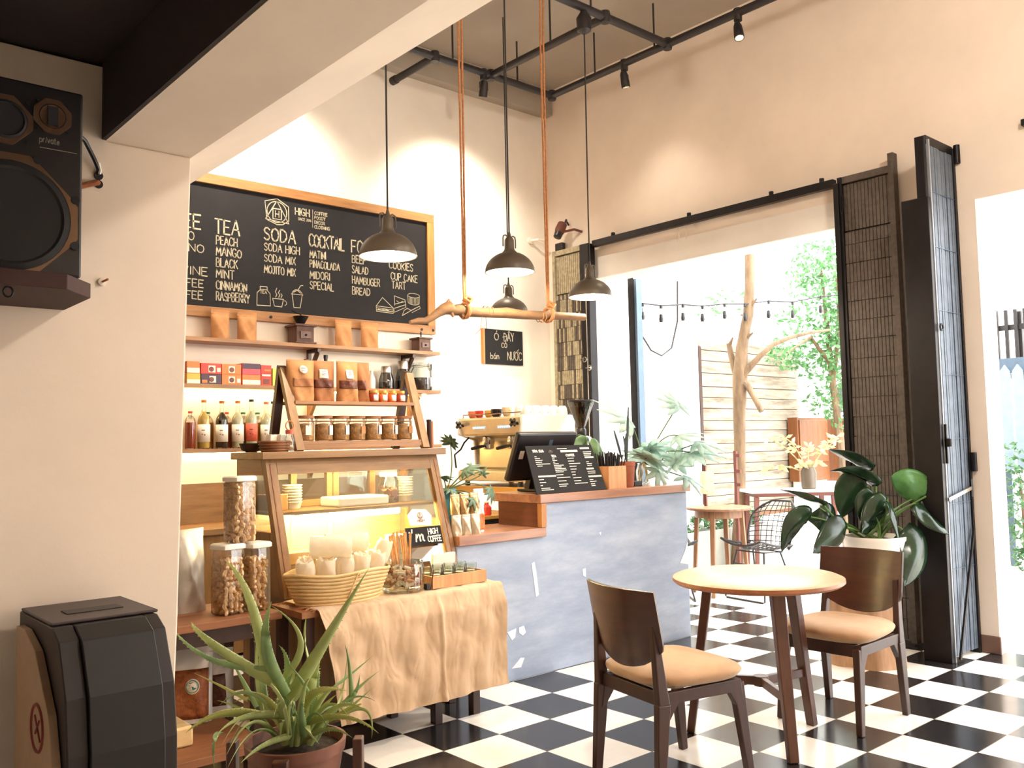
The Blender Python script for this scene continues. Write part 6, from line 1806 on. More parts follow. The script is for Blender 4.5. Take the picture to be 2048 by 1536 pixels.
t = thing('wooden_tray', (2.81, 3.76, .662), 'shallow pale wooden tray with small glasses at the end of the cloth', 'tray')
b = MB(); b.box(2.64, 2.985, 3.66, 3.672, .662, .722); b.box(2.64, 2.985, 3.858, 3.87, .662, .722); b.box(2.64, 2.652, 3.672, 3.858, .662, .722); b.box(2.973, 2.985, 3.672, 3.858, .662, .722); b.box(2.652, 2.973, 3.672, 3.858, .662, .672)
b.build('tray_body', 'pale_box_wood', t, smooth=False)
k_ = 0
for j in range(2):
    for i in range(4):
        c = (2.70 + i * .075, 3.715 + j * .09, .6725)
        tt = thing('shot_glass', c, 'clear glass in the wooden tray, %s row, %s' % (('front', 'back')[j], ('nearest the wafer jar', 'second from the wafer jar', 'third from the wafer jar', 'nearest the grey counter')[i]), 'glass', 'small glasses in the wooden tray')
        MB().lathe([(.022, 0), (.026, .004), (.031, .085), (.029, .085), (.024, .008), (0, .007)], c, 18).build('glass', 'clear_glass', tt)
        MB().lathe([(.0225, .009), (.026, .05), (0, .052)], c, 14).build('paper_filling', 'white_paper', tt)
tag(MB().box(2.80, 2.95, 3.88, 3.90, .662, .80).build('napkin_stack', 'white_paper', smooth=False, bevel=.003), 'stack of white paper napkins behind the small glasses', 'napkins')
tag(MB().box(2.605, 2.63, 3.665, 3.69, .6605, .69).build('black_cube', 'black_plastic', smooth=False, bevel=.002), 'tiny black cube on the cloth between the wafer jar and the tray', 'cube')
for i, (x, y) in enumerate(((2.636, 3.80), (2.645, 3.845))):
    m = MB(); m.tube([(x - .02, 3.645, .663), (x - .006, 3.64, .76)], .003, 6) if i == 0 else m.tube([(2.632, 3.88, .663), (2.632, 3.885, .79)], .003, 6)
    tag(m.build('incense_stick', 'bar_side_wood'), 'thin dark stick standing on the cloth beside the tray, %s' % ('in front of it' if i == 0 else 'behind it'), 'stick')

# ================================================================== shelf by the pillar
t = thing('wooden_rack', (1.4, 3.95, 0), 'brown wooden rack behind the pillar carrying jars of cashews', 'rack')
MB().box(1.02, 1.872, 3.75, 4.20, .615, .648).build('top_board', 'old_wood', t, smooth=False, bevel=.003)
MB().box(1.06, 1.80, 3.80, 4.16, .54, .614).build('apron', 'dark_wood', t, smooth=False)
for x in (1.06, 1.76):
    for y in (3.80, 4.12):
        MB().box(x, x + .045, y, y + .045, 0, .54).build('leg', 'dark_wood', t, smooth=False)
t = thing('low_bench', (1.48, 3.85, 0), 'low brown wooden bench under the rack beside the pillar', 'bench')
MB().box(1.10, 1.70, 3.53, 4.30, .135, .168).build('seat_board', 'old_wood', t, smooth=False, bevel=.003)
for x in (1.14, 1.62):
    for y in (3.56, 4.22):
        MB().box(x, x + .045, y, y + .045, 0, .134).build('leg', 'dark_wood', t, smooth=False)
plain('cashew', (248, 206, 160), .6, 0, .2, 30)
glass('jar_glass', (250, 246, 240), .07)
def nut(m, c, R, s):
    pts, rr = [], []
    for i in range(6):
        a = -1.35 + 2.7 * i / 5
        pts.append(Vector(c) + R @ Vector((s * .62 * math.cos(a) - s * .35, s * .68 * math.sin(a), 0)))
        rr.append(s * (.30, .44, .47, .46, .42, .24)[i])
    m.tube(pts, rr, 6)
def cashew_jar(x, y, z, h, w_, lab, nlab, sd):
    t = thing('cashew_jar', (x, y, z), lab, 'jar', 'square jars of cashews on the rack')
    def sq(r, n=24, e=6):
        out = []
        for i in range(n):
            a = 2 * PI * i / n
            c_, s_ = math.cos(a), math.sin(a)
            k = (abs(c_) ** e + abs(s_) ** e) ** (-1 / e) * r
            out.append((c_ * k, s_ * k))
        return out
    m = MB()
    R = rotz(.22)
    lv = [(w_ * .93, 0), (w_, .008), (w_, h * .86), (w_ * .96, h * .9)]
    vs_ = []
    for r, zz in lv:
        vs_ += [Vector((x, y, z + zz)) + R @ Vector((a, b_, 0)) for a, b_ in sq(r)]
    m.add(vs_, [(i * 24 + k, i * 24 + (k + 1) % 24, (i + 1) * 24 + (k + 1) % 24, (i + 1) * 24 + k) for i in range(3) for k in range(24)] + [tuple(range(23, -1, -1))])
    m.build('jar_body', 'jar_glass', t)
    m = MB()
    vs_ = []
    for r, zz in ((w_ * 1.02, h * .905), (w_ * 1.08, h * .915), (w_ * 1.08, h * .965), (w_ * .98, h * .985)):
        vs_ += [Vector((x, y, z + zz)) + R @ Vector((a, b_, 0)) for a, b_ in sq(r)]
    m.add(vs_, [(i * 24 + k, i * 24 + (k + 1) % 24, (i + 1) * 24 + (k + 1) % 24, (i + 1) * 24 + k) for i in range(3) for k in range(24)] + [tuple(range(23, -1, -1)), tuple(range(72, 96))])
    m.build('lid', 'white_plastic', t)
    rnd = random.Random(sd)
    m = MB()
    step = .0155
    zz = .014
    top = h * (.80 if sd != 3 else .86)
    while zz < top:
        g = -w_ + .018
        while g < w_ - .014:
            q = -w_ + .018
            while q < w_ - .014:
                if max(abs(g), abs(q)) > w_ - .046 or zz > top - .02:
                    Rn = Matrix.Rotation(rnd.uniform(0, 6), 3, 'X') @ Matrix.Rotation(rnd.uniform(0, 6), 3, 'Y')
                    nut(m, Vector((x, y, z + zz + rnd.uniform(-.004, .004))) + R @ Vector((g + rnd.uniform(-.004, .004), q + rnd.uniform(-.004, .004), 0)), Rn, .022)
                q += .026
            g += .026
        zz += .024
    tag(m.build('cashew_nuts', 'cashew'), nlab, 'nuts', None, 'stuff')
cashew_jar(1.675, 3.885, .6485, .315, .057, 'tall square jar of cashews, left one under the top jar', 'cashew nuts filling the left square jar', 1)
cashew_jar(1.806, 3.885, .6485, .31, .054, 'tall square jar of cashews, right one under the top jar', 'cashew nuts filling the right square jar', 2)
cashew_jar(1.735, 3.895, .961, .30, .056, 'tall square jar of cashews standing on top of the two others', 'cashew nuts filling the topmost square jar', 3)
pouch((1.575, 4.08, .6485), .19, .37, .10, 'big silver foil bag on the rack behind the cashew jars', 'foil', .5, 'foil bags on the rack', nm='foil_bag', crimp=.10, seed=41)
pouch((1.44, 4.00, .6485), .13, .38, .08, 'silver foil bag on the rack half hidden by the pillar', 'foil', .4, 'foil bags on the rack', nm='foil_bag', crimp=.10, seed=42)
plain('dried_fruit', (150, 84, 44), .45, 0, .4, 34, .5, 40)
b_ = pouch((1.545, 4.02, .1685), .22, .33, .09, 'clear fronted bag of dried fruit with a round green emblem under the rack', 'white_foil', -.35, None, nm='fruit_bag', tilt=-.12, crimp=.10, window=(.08, .92, .06, .70, 'dried_fruit'), sticker=(.46, .74, .38, .58, True, 'white_paper'), seed=51)
plain('emblem_green', (48, 130, 110), .5)
st_ = [c_ for c_ in b_.children if c_.name.startswith('sticker')][0]
ctr = sum((Vector(v_.co) for v_ in st_.data.vertices), Vector()) / len(st_.data.vertices)
nv = st_.data.polygons[0].normal.copy()
if nv.y > 0:
    nv = -nv
e1 = nv.cross(Vector((0, 0, 1))).normalized(); e2 = e1.cross(nv)
off_ = ROOT_OF[b_.name]
m = MB(); m.tube([off_ + ctr + nv * .003 + (e1 * math.cos(a) + e2 * math.sin(a)) * .026 for a in [2 * PI * i / 24 for i in range(25)]], .0016, 5)
m.build('emblem_ring', 'emblem_green', st_)
m = MB(); m.add([off_ + ctr + nv * .0035 + e1 * x + e2 * z for x, z in ((-.012, -.012), (.0, -.016), (.012, -.004), (.010, .004), (-.004, -.002))], [(0, 1, 2, 3, 4)])
m.build('emblem_leaf', 'emblem_green', st_, smooth=False)
pouch((1.72, 4.10, .1685), .15, .28, .08, 'white bag behind the dried fruit bag under the rack', 'white_foil', -.2, None, nm='white_bag', tilt=-.1, crimp=.12, window=(.15, .7, .1, .6, 'dried_filling'), seed=52)
tag(MB().box(1.20, 1.45, 3.70, 4.0, .1685, .25).build('woven_box', 'straw_weave', bevel=.01), 'straw coloured box on the low bench beside the dried fruit bag', 'box')
tag(MB().box(1.25, 1.52, 4.12, 4.28, .1685, .50).build('red_carton', 'box_red', smooth=False, bevel=.004), 'red carton at the back of the low bench behind the pillar', 'box')

# ================================================================== aloe on its stand
AX, AY = 1.34, 2.60
t = thing('plant_stand', (AX, AY, 0), 'wooden plant stand holding the aloe pot', 'plant stand')
for a in (-40, 50, 140, 230):
    r_ = math.radians(a)
    p = Vector((AX + .195 * math.cos(r_), AY + .195 * math.sin(r_), 0))
    MB().bar(p, p + Vector((0, 0, .475)), .046, .03, up=(math.cos(r_), math.sin(r_), 0)).build('leg', 'leg_wood', t, smooth=False, bevel=.004)
for a in (50, 140):
    r_ = math.radians(a)
    d = Vector((math.cos(r_), math.sin(r_), 0)) * .18
    MB().bar(Vector((AX, AY, .13 if a == 50 else .1585)) - d, Vector((AX, AY, .13 if a == 50 else .1585)) + d, .03, .028).build('cross_bar', 'leg_wood', t, smooth=False)
t = thing('aloe_plant', (AX, AY, .175), 'spiky aloe plant in a brown clay pot in the foreground', 'potted plant')
plain('clay_brown', (128, 84, 68), .6, 0, .15, 10)
MB().lathe([(.10, .175), (.105, .18), (.146, .44), (.152, .442), (.156, .475), (.146, .476), (.14, .44), (0, .44)], (AX, AY, 0), 36).build('pot', 'clay_brown', t)
MB().lathe([(.141, .445), (.07, .455), (0, .458)], (AX, AY, 0), 24).build('soil', 'soil', t)
leafmat('aloe_leaf', (146, 160, 98), (194, 206, 138), .38, 7, .12)
leafmat('aloe_leaf_yellow', (156, 162, 84), (196, 196, 118), .4, 7, .12)
leafmat('aloe_leaf_deep', (104, 134, 88), (156, 182, 120), .36, 7, .1)
rnd = random.Random(77)
for i in range(30):                                    # shorter leaves that fill the heart of the plant
    a = rnd.uniform(0, 2 * PI)
    r0, r1 = rnd.uniform(.01, .07), rnd.uniform(.10, .30)
    z0, z1 = .47, .47 + rnd.uniform(.02, .28) * (1.25 - r1 / .3)
    B_ = Vector((AX + r0 * math.cos(a), AY + r0 * math.sin(a), z0))
    T_ = Vector((AX + r1 * math.cos(a + .3), AY + r1 * math.sin(a + .3), z1))
    ALOE.append((B_, (B_ + T_) / 2 + Vector((0, 0, rnd.uniform(.03, .09))), T_, rnd.uniform(.016, .040)))
for i, (b0, mi, tp, w_) in enumerate(ALOE):
    n = 18
    w_ *= .86
    b0, mi, tp = Vector(b0), Vector(mi), Vector(tp)
    pts = bez(b0, mi * 2 - (b0 + tp) * .5, tp, n)
    rnd = random.Random(i)
    m = MB()
    def fn(u, v):
        k = min(n, int(round(v * n)))
        p = pts[k]
        d = (pts[min(k + 1, n)] - pts[max(k - 1, 0)]).normalized()
        s_ = d.cross(VIEW + Vector((0, 0, .6))).normalized()
        nn = s_.cross(d).normalized()
        if nn.z < 0:
            nn = -nn
        ww = w_ * .5 * max(.02, (1 - v ** 1.6)) * (1 - .15 * math.exp(-v * 8))
        a = 2 * PI * u
        x = math.cos(a) * ww
        th = ww * .42
        z = math.sin(a) * th
        z += (x / ww) ** 2 * th * .9 if ww > 1e-5 else 0
        return p + s_ * x + nn * (z - th * .3)
    m.grid(fn, 14, n)
    lf = m.build('leaf', ('aloe_leaf', 'aloe_leaf_yellow', 'aloe_leaf_deep')[(0, 0, 2, 0, 2, 0, 1, 0, 2, 0, 1, 1, 2, 0, 2, 2, 0, 2, 0, 0, 0, 0, 1, 0, 0, 0, 2, 0, 2, 2, 0, 0, 1, 0, 2, 2, 1)[i % 37]], t, angle=80)
    if w_ > .026:                                       # the soft teeth along both edges
        m = MB()
        for k in range(1, n - 1):
            p = pts[k]
            d = (pts[k + 1] - pts[k - 1]).normalized()
            s_ = d.cross(VIEW + Vector((0, 0, .6))).normalized()
            ww = w_ * .5 * max(.02, (1 - (k / n) ** 1.6))
            for sg_ in (-1, 1):
                q = p + s_ * sg_ * ww * .97
                e = .0025
                m.add([q - d * e, q + d * e, q + s_ * sg_ * .0035 + d * .002], [(0, 1, 2)])
        m.build('leaf_teeth', 'aloe_leaf_yellow', lf, smooth=False, solid=.001)

# ================================================================== bin and speaker at the pillar
t = thing('waste_bin', (.69, 2.37, 0), 'dark plastic waste bin with a slotted top in front of the pillar', 'bin')
plain('bin_dark', (32, 25, 26), .55, 0, .12)
plain('bin_black', (15, 13, 15), .55, 0, .12)
plain('bin_beige', (176, 150, 124), .6, 0, .08)
yb, yf = 2.56, 2.12
prf = [(yb, 0), (yb, .98), (yf + .135, .98), (yf + .08, .955), (yf + .02, .84), (yf, .72), (yf, 0)]
def binx(x0, x1, nm, mt, off=0.0, zs=1.0):
    m = MB(); m.prism([(y + (off if y < 2.3 else -off * .4), z * zs) for y, z in prf], 0, x0, x1); return m.build(nm, mt, t, smooth=False, bevel=.003)
binx(.555, .60, 'side_frame', 'bin_dark', .0)
binx(.60, .762, 'front_cover', 'bin_black', -.012)
binx(.762, .793, 'side_frame', 'bin_dark', .0)
plain('bin_top_lit', (62, 50, 50), .5, 0, .1)  # bin plastic lightened: the light on the top is in the colour
MB().box(.557, .80, 2.27, 2.555, .981, .9885).build('top_plate', 'bin_top_lit', t, smooth=False, bevel=.003)
MB().box(.615, .745, 2.36, 2.42, .9886, .9905).build('slot', 'bin_black', t, smooth=False)
m = MB(); m.prism([(2.50, 0.0), (2.50, .955), (2.42, .955), (2.32, .92), (2.20, .80), (2.16, .70), (2.16, 0.0)], 0, .535, .554); m.build('side_panel', 'bin_beige', t, smooth=False, bevel=.002)
m = MB(); M_ = Matrix.Rotation(-PI / 2, 3, 'Y')
lo = [(0.5345, 2.285 + .052 * math.cos(a), .755 + .052 * math.sin(a)) for a in [2 * PI * i / 28 for i in range(29)]]
m.tube(lo, .004, 6)
plain('faded_red', (132, 52, 50), .6, 0, .2)
m.tube([(.5345, 2.285 - .028, .73), (.5345, 2.285 + .02, .78)], .003, 5); m.tube([(.5345, 2.265, .775), (.5345, 2.30, .74)], .003, 5)
m.build('round_emblem', 'faded_red', t)
m = MB(); m.prism([(2.27, .60), (2.30, .63), (2.31, .60), (2.285, .555)], 0, .5335, .5349); m.build('faded_mark', 'bin_dark', t, smooth=False)

t = thing('loudspeaker', (.33, 2.44, 1.80), 'large black three way loudspeaker on a wall shelf at the upper left', 'speaker')
SX0, SX1, SZ0, SZ1, SY = .04, .622, 1.803, 2.262, 2.30
MB().box(SX0, SX1, SY, 2.585, SZ0, SZ1).build('cabinet', 'black_plastic', t, smooth=False, bevel=.006)
plain('cone_black', (22, 20, 23), .7)
plain('driver_trim', (116, 92, 74), .3, .7, .12)
RX = Matrix.Rotation(PI / 2, 3, 'X')
def octring(cx, cz, ro, ri, cut, nm):
    """flat mounting plate with cut corners round a driver, bored through"""
    m = MB(); n = 48
    vs_ = []
    for k in range(n):
        a = 2 * PI * k / n
        c_, s_ = math.cos(a), math.sin(a)
        r1 = min(ro / max(abs(c_), 1e-6), ro / max(abs(s_), 1e-6), cut / (abs(c_) + abs(s_)))
        for yy, r in ((SY - .006, ri), (SY - .006, r1), (SY + .001, r1), (SY + .001, ri)):
            vs_.append((cx + c_ * r, yy, cz + s_ * r))
    fs_ = []
    for k in range(n):
        j = (k + 1) % n
        for q in range(4):
            fs_.append((k * 4 + q, j * 4 + q, j * 4 + (q + 1) % 4, k * 4 + (q + 1) % 4))
    m.add(vs_, fs_)
    o = m.build(nm, 'driver_trim', t, angle=30)
    for a in (22, 68, 112, 158, 202, 248, 292, 338) if ro > .12 else (45, 135, 225, 315):
        r = ro * 1.03 if ro > .12 else ro * 1.12
        MB().lathe([(0, 0), (ro * .07, 0), (ro * .07, .003), (0, .003)], (cx + r * math.cos(math.radians(a)), SY - .006, cz + r * math.sin(math.radians(a))), 10, RX).build('screw', 'cone_black', o)
octring(.465, 1.935, .146, .13, .19, 'woofer_plate')
MB().lathe([(.13, .004), (.115, .008), (.10, -.002), (.04, -.035), (0, -.02)], (.465, SY - .001, 1.935), 40, RX).build('woofer_cone', 'cone_black', t)
octring(.452, 2.16, .058, .046, .075, 'midrange_plate')
MB().lathe([(.046, .004), (.04, .007), (.033, -.002), (.012, -.02), (0, -.012)], (.452, SY - .001, 2.16), 32, RX).build('midrange_cone', 'cone_black', t)
octring(.552, 2.188, .042, .030, .058, 'tweeter_plate')
MB().lathe([(.030, .002), (.028, .005), (.02, .004), (0, .004)], (.552, SY - .001, 2.188), 24, RX).build('tweeter_dome', 'driver_trim', t)
MB().box(.541, .563, SY - .0105, SY - .0065, 2.165, 2.211).build('tweeter_bar', 'cone_black', t, smooth=False)
m = MB(); strokes(m, word('private', .525, .568, 2.122, .016, .0016), lambda u, v: (u, SY - .0012, v), .0018); m.build('lettering', 'chalk_faint', t, smooth=False)
m = MB(); m.box(.526, .608, SY - .0012, SY - .0004, 2.108, 2.1095); m.build('name_line', 'chalk_faint', t, smooth=False)
t = thing('speaker_shelf', (.33, 2.43, 1.75), 'dark wooden wall shelf under the loudspeaker', 'shelf')
m = MB(); m.prism([(SX0 - .05, 2.26), (.58, 2.26), (.66, 2.36), (.66, 2.598), (SX0 - .05, 2.598)], 2, 1.765, 1.8025); plain('shelf_dark', (58, 32, 27), .8, 0, .15); m.build('board', 'shelf_dark', t, smooth=False, bevel=.002)
m = MB(); m.prism([(2.598, 1.60), (2.598, 1.764), (2.34, 1.764), (2.34, 1.75), (2.58, 1.60)], 0, .30, .33); m.build('bracket', 'dark_wood', t, smooth=False)
m = MB(); m.tube([(.462 + .010 * math.cos(a), 2.29, 1.752 + .012 * math.sin(a)) for a in [2 * PI * i / 12 for i in range(13)]], .0025, 6); m.build('hook_ring', 'black_metal', t)
t = thing('speaker_cable', (.70, 2.5, 2.2), 'black speaker cable with a white end running into a hole in the pillar', 'cable')
MB().tube([(.623, 2.52, 2.245), (.66, 2.54, 2.25), (.70, 2.57, 2.235), (.728, 2.585, 2.195), (.742, 2.59, 2.168), (.744, 2.605, 2.15)], .006, 8).build('cable', 'black_plastic', t)
MB().tube([(.740, 2.585, 2.185), (.7455, 2.588, 2.165), (.7445, 2.59, 2.155)], .0045, 6).build('white_end', 'white_plastic', t)
tag(MB().tube([(.60, 2.588, 2.085), (.68, 2.586, 2.105), (.738, 2.59, 2.13), (.746, 2.604, 2.133)], .008, 8).build('conduit', 'rope_fibre_red'), 'reddish brown conduit entering the pillar below the speaker cable', 'pipe')
for z, lab in ((2.152, 'upper'), (2.128, 'lower')):
    m = MB(); m.lathe([(0, 0), (.012, .0), (.012, .004), (0, .004)], (.744, 2.5995, z), 14, RX); tag(m.build('cable_hole', 'cone_black'), '%s small dark hole in the pillar plaster beside the speaker' % lab, 'hole')
t = thing('masonry_screw', (.76, 2.59, 1.86), 'small rusty screw in a plug in the pillar plaster', 'screw')
MB().lathe([(.012, 0), (.010, .006), (0, .007)], (.755, 2.599, 1.852), 10, RX).build('plug', 'beige_plaster', t)
MB().tube([(.755, 2.595, 1.852), (.765, 2.575, 1.858)], .003, 6).build('screw', 'terracotta', t)
WIRE= [(6.42, 5.464, 2.671), (6.637, 5.42, 2.664), (6.894, 5.358, 2.688), (7.122, 5.298, 2.685), (7.38, 5.222, 2.718), (7.62, 5.146, 2.729), (7.895, 5.051, 2.771), (8.176, 4.95, 2.772), (8.504, 4.82, 2.842), (8.849, 4.676, 2.88)]
BULB= [(6.42, 5.469, 2.562), (6.637, 5.424, 2.549), (6.894, 5.363, 2.576), (7.122, 5.303, 2.577), (7.38, 5.226, 2.618), (7.62, 5.152, 2.608), (7.895, 5.057, 2.643), (8.176, 4.955, 2.653), (8.504, 4.826, 2.716)]
CLUST= [(9.311, 5.261, 3.458, 0.315), (9.37, 5.498, 3.211, 0.234), (9.264, 5.065, 3.134, 0.281), (9.205, 5.55, 2.734, 0.203), (9.326, 5.182, 2.699, 0.255), (9.342, 5.331, 2.372, 0.287), (9.334, 5.093, 2.123, 0.253), (9.262, 5.542, 2.271, 0.174), (8.469, 5.305, 2.242, 0.135), (9.491, 5.378, 1.86, 0.232), (9.389, 5.085, 1.673, 0.197), (8.318, 5.297, 2.314, 0.117), (9.355, 5.006, 2.907, 0.281), (9.327, 5.075, 2.404, 0.281)]

# ================================================================== courtyard outside the opening
struct(MB().box(6.25, 18, -8, 14, -.12, -.004).build('floor_courtyard', 'outdoor_paving', smooth=False, origin=(0, 0, 0)))
struct(MB().box(6.221, 7.66, 5.78, 5.95, 0, 4.2).build('wall_courtyard', 'outdoor_render', smooth=False))
struct(MB().box(13.0, 13.2, 3.6, 13, 0, 3.4).build('wall_far', 'outdoor_render', smooth=False))
t = thing('steel_post', (6.37, 5.50, 0), 'blue grey steel post standing just outside the courtyard opening', 'post')
MB().box(6.33, 6.41, 5.46, 5.545, 0, 2.90).build('post', 'steel_post', t, smooth=False, bevel=.004)
MB().box(6.325, 6.33, 5.49, 5.56, 0, 2.92).build('flange', 'black_metal', t, smooth=False)
m = MB(); m.tube([(6.325, 5.53, 2.95), (6.37, 5.57, 2.6), (6.50, 5.60, 2.45), (6.66, 5.58, 2.25), (6.78, 5.55, 2.20), (6.90, 5.52, 2.28), (6.98, 5.5, 2.55), (7.0, 5.5, 2.95)], .009, 6)
tag(m.build('hanging_cable', 'black_paint'), 'loose black cable looping down beside the steel post', 'cable')

wood('weathered_plank', (98, 84, 68), (170, 160, 144), 0, .85, 5, 7)
t = thing('plank_fence', (8.63, 5.85, .6), 'fence of pale weathered horizontal planks behind the tree', 'fence')
rnd = random.Random(12)
z = .55
while z < 2.36:
    h = rnd.uniform(.10, .145)
    x0, x1 = 7.73 + rnd.uniform(-.03, .02), 9.66 + rnd.uniform(-.03, .02)
    MB().box(x0, x1, 5.815 + rnd.uniform(-.008, .006), 5.84, z, z + h - .006).build('plank', 'weathered_plank', t, smooth=False, bevel=.004)
    z += h
MB().box(7.70, 7.745, 5.80, 5.90, 0, 2.37).build('end_post', 'dark_wood', t, smooth=False)
MB().box(9.60, 9.66, 5.845, 5.90, 0, 2.37).build('end_post', 'dark_wood', t, smooth=False)
MB().box(7.75, 9.6, 5.845, 5.86, .5, 2.36).build('backing', 'old_wood', t, smooth=False)

wood('tree_bark', (80, 62, 45), (138, 116, 90), 2, .85, 5, 4)
t = thing('bare_tree', (7.7, 5.42, 0), 'bare forked tree trunk with its top cut off in the courtyard', 'tree')
MB().tube([(7.70, 5.42, 0), (7.70, 5.385, .40), (7.70, 5.349, .756), (7.70, 5.33, 1.2), (7.70, 5.32, 1.6), (7.70, 5.294, 2.0), (7.69, 5.25, 2.3), (7.69, 5.20, 2.5), (7.70, 5.17, 2.62), (7.70, 5.14, 2.9), (7.70, 5.125, 3.236)], [.068, .062, .058, .057, .062, .076, .060, .054, .056, .049, .049], 14).build('trunk', 'tree_bark', t)
MB().tube([(7.70, 5.30, 1.95), (7.70, 5.35, 2.08), (7.70, 5.39, 2.24), (7.70, 5.412, 2.36)], [.040, .036, .032, .026], 9).build('branch', 'tree_bark', t)
MB().tube([(7.70, 5.27, 1.98), (7.70, 5.232, 2.046), (7.75, 5.082, 2.203), (7.85, 4.997, 2.312), (8.0, 4.888, 2.386), (8.2, 4.781, 2.439), (8.5, 4.728, 2.479)], [.045, .038, .028, .024, .022, .017, .012], 9).build('branch', 'tree_bark', t)
MB().tube([(7.70, 5.26, 1.95), (7.70, 5.20, 1.90), (7.70, 5.13, 1.78), (7.70, 5.057, 1.643)], [.040, .034, .030, .026], 9).build('branch', 'tree_bark', t)
for p, q in (((7.70, 5.12, 2.72), (7.70, 5.06, 2.78)), ((7.69, 5.18, 2.40), (7.69, 5.11, 2.44)), ((7.70, 5.40, 2.35), (7.70, 5.36, 2.42)), ((7.70, 5.20, 2.62), (7.70, 5.26, 2.64))):
    MB().tube([p, q], [.022, .008], 7).build('twig_stub', 'tree_bark', t)

leafmat('sunlit_leaf', (50, 98, 52), (112, 160, 102), .5, 30, .4)
leafmat('blossom_leaf', (196, 120, 92), (226, 170, 140), .6, 30, .4)
t = thing('leafy_tree', (9.35, 5.2, 0), 'leafy green tree beside the plank fence, partly behind the dark gate', 'tree')
MB().tube([(9.33, 5.1, 0), (9.34, 5.12, 1.2), (9.33, 5.2, 2.2), (9.30, 5.25, 3.3)], [.05, .045, .035, .015], 9).build('trunk', 'tree_bark', t)
MB().tube([(9.33, 5.2, 2.2), (9.1, 5.3, 2.5), (8.6, 5.3, 2.3)], [.03, .02, .01], 7).build('branch', 'tree_bark', t)
MB().tube([(9.33, 5.18, 2.0), (9.34, 5.08, 2.6), (9.26, 5.05, 3.2)], [.03, .02, .01], 7).build('branch', 'tree_bark', t)
def leaf_cloud(clusters, per, size, seed):
    rnd = random.Random(seed)
    m = MB()
    for cx, cy, cz, r in clusters:
        for _ in range(int(per * (r / .25) ** 2)):
            while True:
                d = Vector((rnd.uniform(-1, 1), rnd.uniform(-1, 1), rnd.uniform(-1, 1)))
                if d.length < 1:
                    break
            p = Vector((cx, cy, cz)) + d * r * 1.15
            a = Vector((rnd.uniform(-1, 1), rnd.uniform(-1, 1), rnd.uniform(-1, .4))).normalized()
            b = a.cross(Vector((rnd.uniform(-1, 1), rnd.uniform(-1, 1), rnd.uniform(-1, 1)))).normalized()
            s = size * rnd.uniform(.6, 1.3)
            m.add([p - a * s, p - b * s * .42 , p + a * s, p + b * s * .42], [(0, 1, 2, 3)])
    return m
leaf_cloud(CLUST, 200, .042, 1).build('foliage', 'sunlit_leaf', t, smooth=False)
leaf_cloud([(9.40, 5.75, 3.25, .16), (9.42, 5.70, 3.0, .12)], 60, .03, 2).build('faded_foliage', 'blossom_leaf', t, smooth=False)
t = thing('roof_creeper', (9.1, 6.55, 2.8), 'bit of green creeper over a pale ledge beyond the string lights', 'plant')
leaf_cloud([(9.03, 6.6, 3.0, .16), (9.17, 6.48, 3.04, .16), (9.3, 6.36, 3.08, .12), (8.94, 6.7, 2.9, .12)], 60, .05, 3).build('foliage', 'sunlit_leaf', t, smooth=False)
MB().box(8.8, 9.4, 6.5, 7.0, 2.72, 2.86).build('ledge', 'outdoor_render', t, smooth=False)
MB().box(8.95, 9.05, 6.6, 6.7, 0, 2.72).build('ledge_post', 'outdoor_render', t, smooth=False)

t = thing('string_lights', (7.6, 5.1, 2.5), 'string of small black socket bulbs from the steel post past the tree', 'string lights')
MB().tube(WIRE, .008, 6).build('wire', 'black_paint', t)
for (wx, wy, wz), (x, y, z) in zip(WIRE, BULB):
    m = MB(); m.tube([(wx, wy, wz + .005), (wx, wy, wz - .03)], .016, 8); m.tube([(wx, wy, wz - .02), (x, y, z + .03)], .003, 5)
    m.lathe([(0, .035), (.016, .03), (.02, 0), (.022, -.02), (.018, -.045), (0, -.05)], (x, y, z), 10)
    m.build('socket_bulb', 'black_plastic', t)

plain('red_brown_paint', (96, 48, 36), .5, 0, .12)
wood('outdoor_table_wood', (112, 74, 50), (156, 116, 84), 2, .5, 5)
t = thing('bar_table', (6.68, 4.87, 0), 'round pale wooden table outside, beside the grey counter end', 'table')
MB().lathe([(0, .772), (.285, .772), (.29, .765), (.285, .748), (0, .748)], (6.68, 4.87, 0), 40).build('table_top', 'outdoor_table_wood', t, angle=30)
MB().lathe([(.20, .68), (.215, .68), (.215, .747), (.20, .747)], (6.68, 4.87, 0), 32).build('apron', 'outdoor_table_wood', t, angle=30)
for a in (20, 110, 200, 290):
    d = Vector((math.cos(math.radians(a)), math.sin(math.radians(a)), 0))
    MB().bar(Vector((6.68, 4.87, .747)) + d * .20, Vector((6.68, 4.87, 0)) + d * .25, .045, .035, up=d, w2=(.032, .028)).build('leg', 'outdoor_table_wood', t, smooth=False, bevel=.003)
t = thing('menu_stand', (6.66, 4.95, .773), 'white sheet on a reddish stand on the outdoor table', 'menu')
MB().box(6.655, 6.672, 4.985, 5.01, .773, 1.19).build('stand', 'red_brown_paint', t, smooth=False)
m = MB(); m.add([(6.64, 5.04, .885), (6.64, 4.885, .877), (6.645, 4.885, 1.085), (6.645, 5.04, 1.09)], [(0, 1, 2, 3)]); m.build('sheet', 'wrap_paper', t, solid=.002, smooth=False)

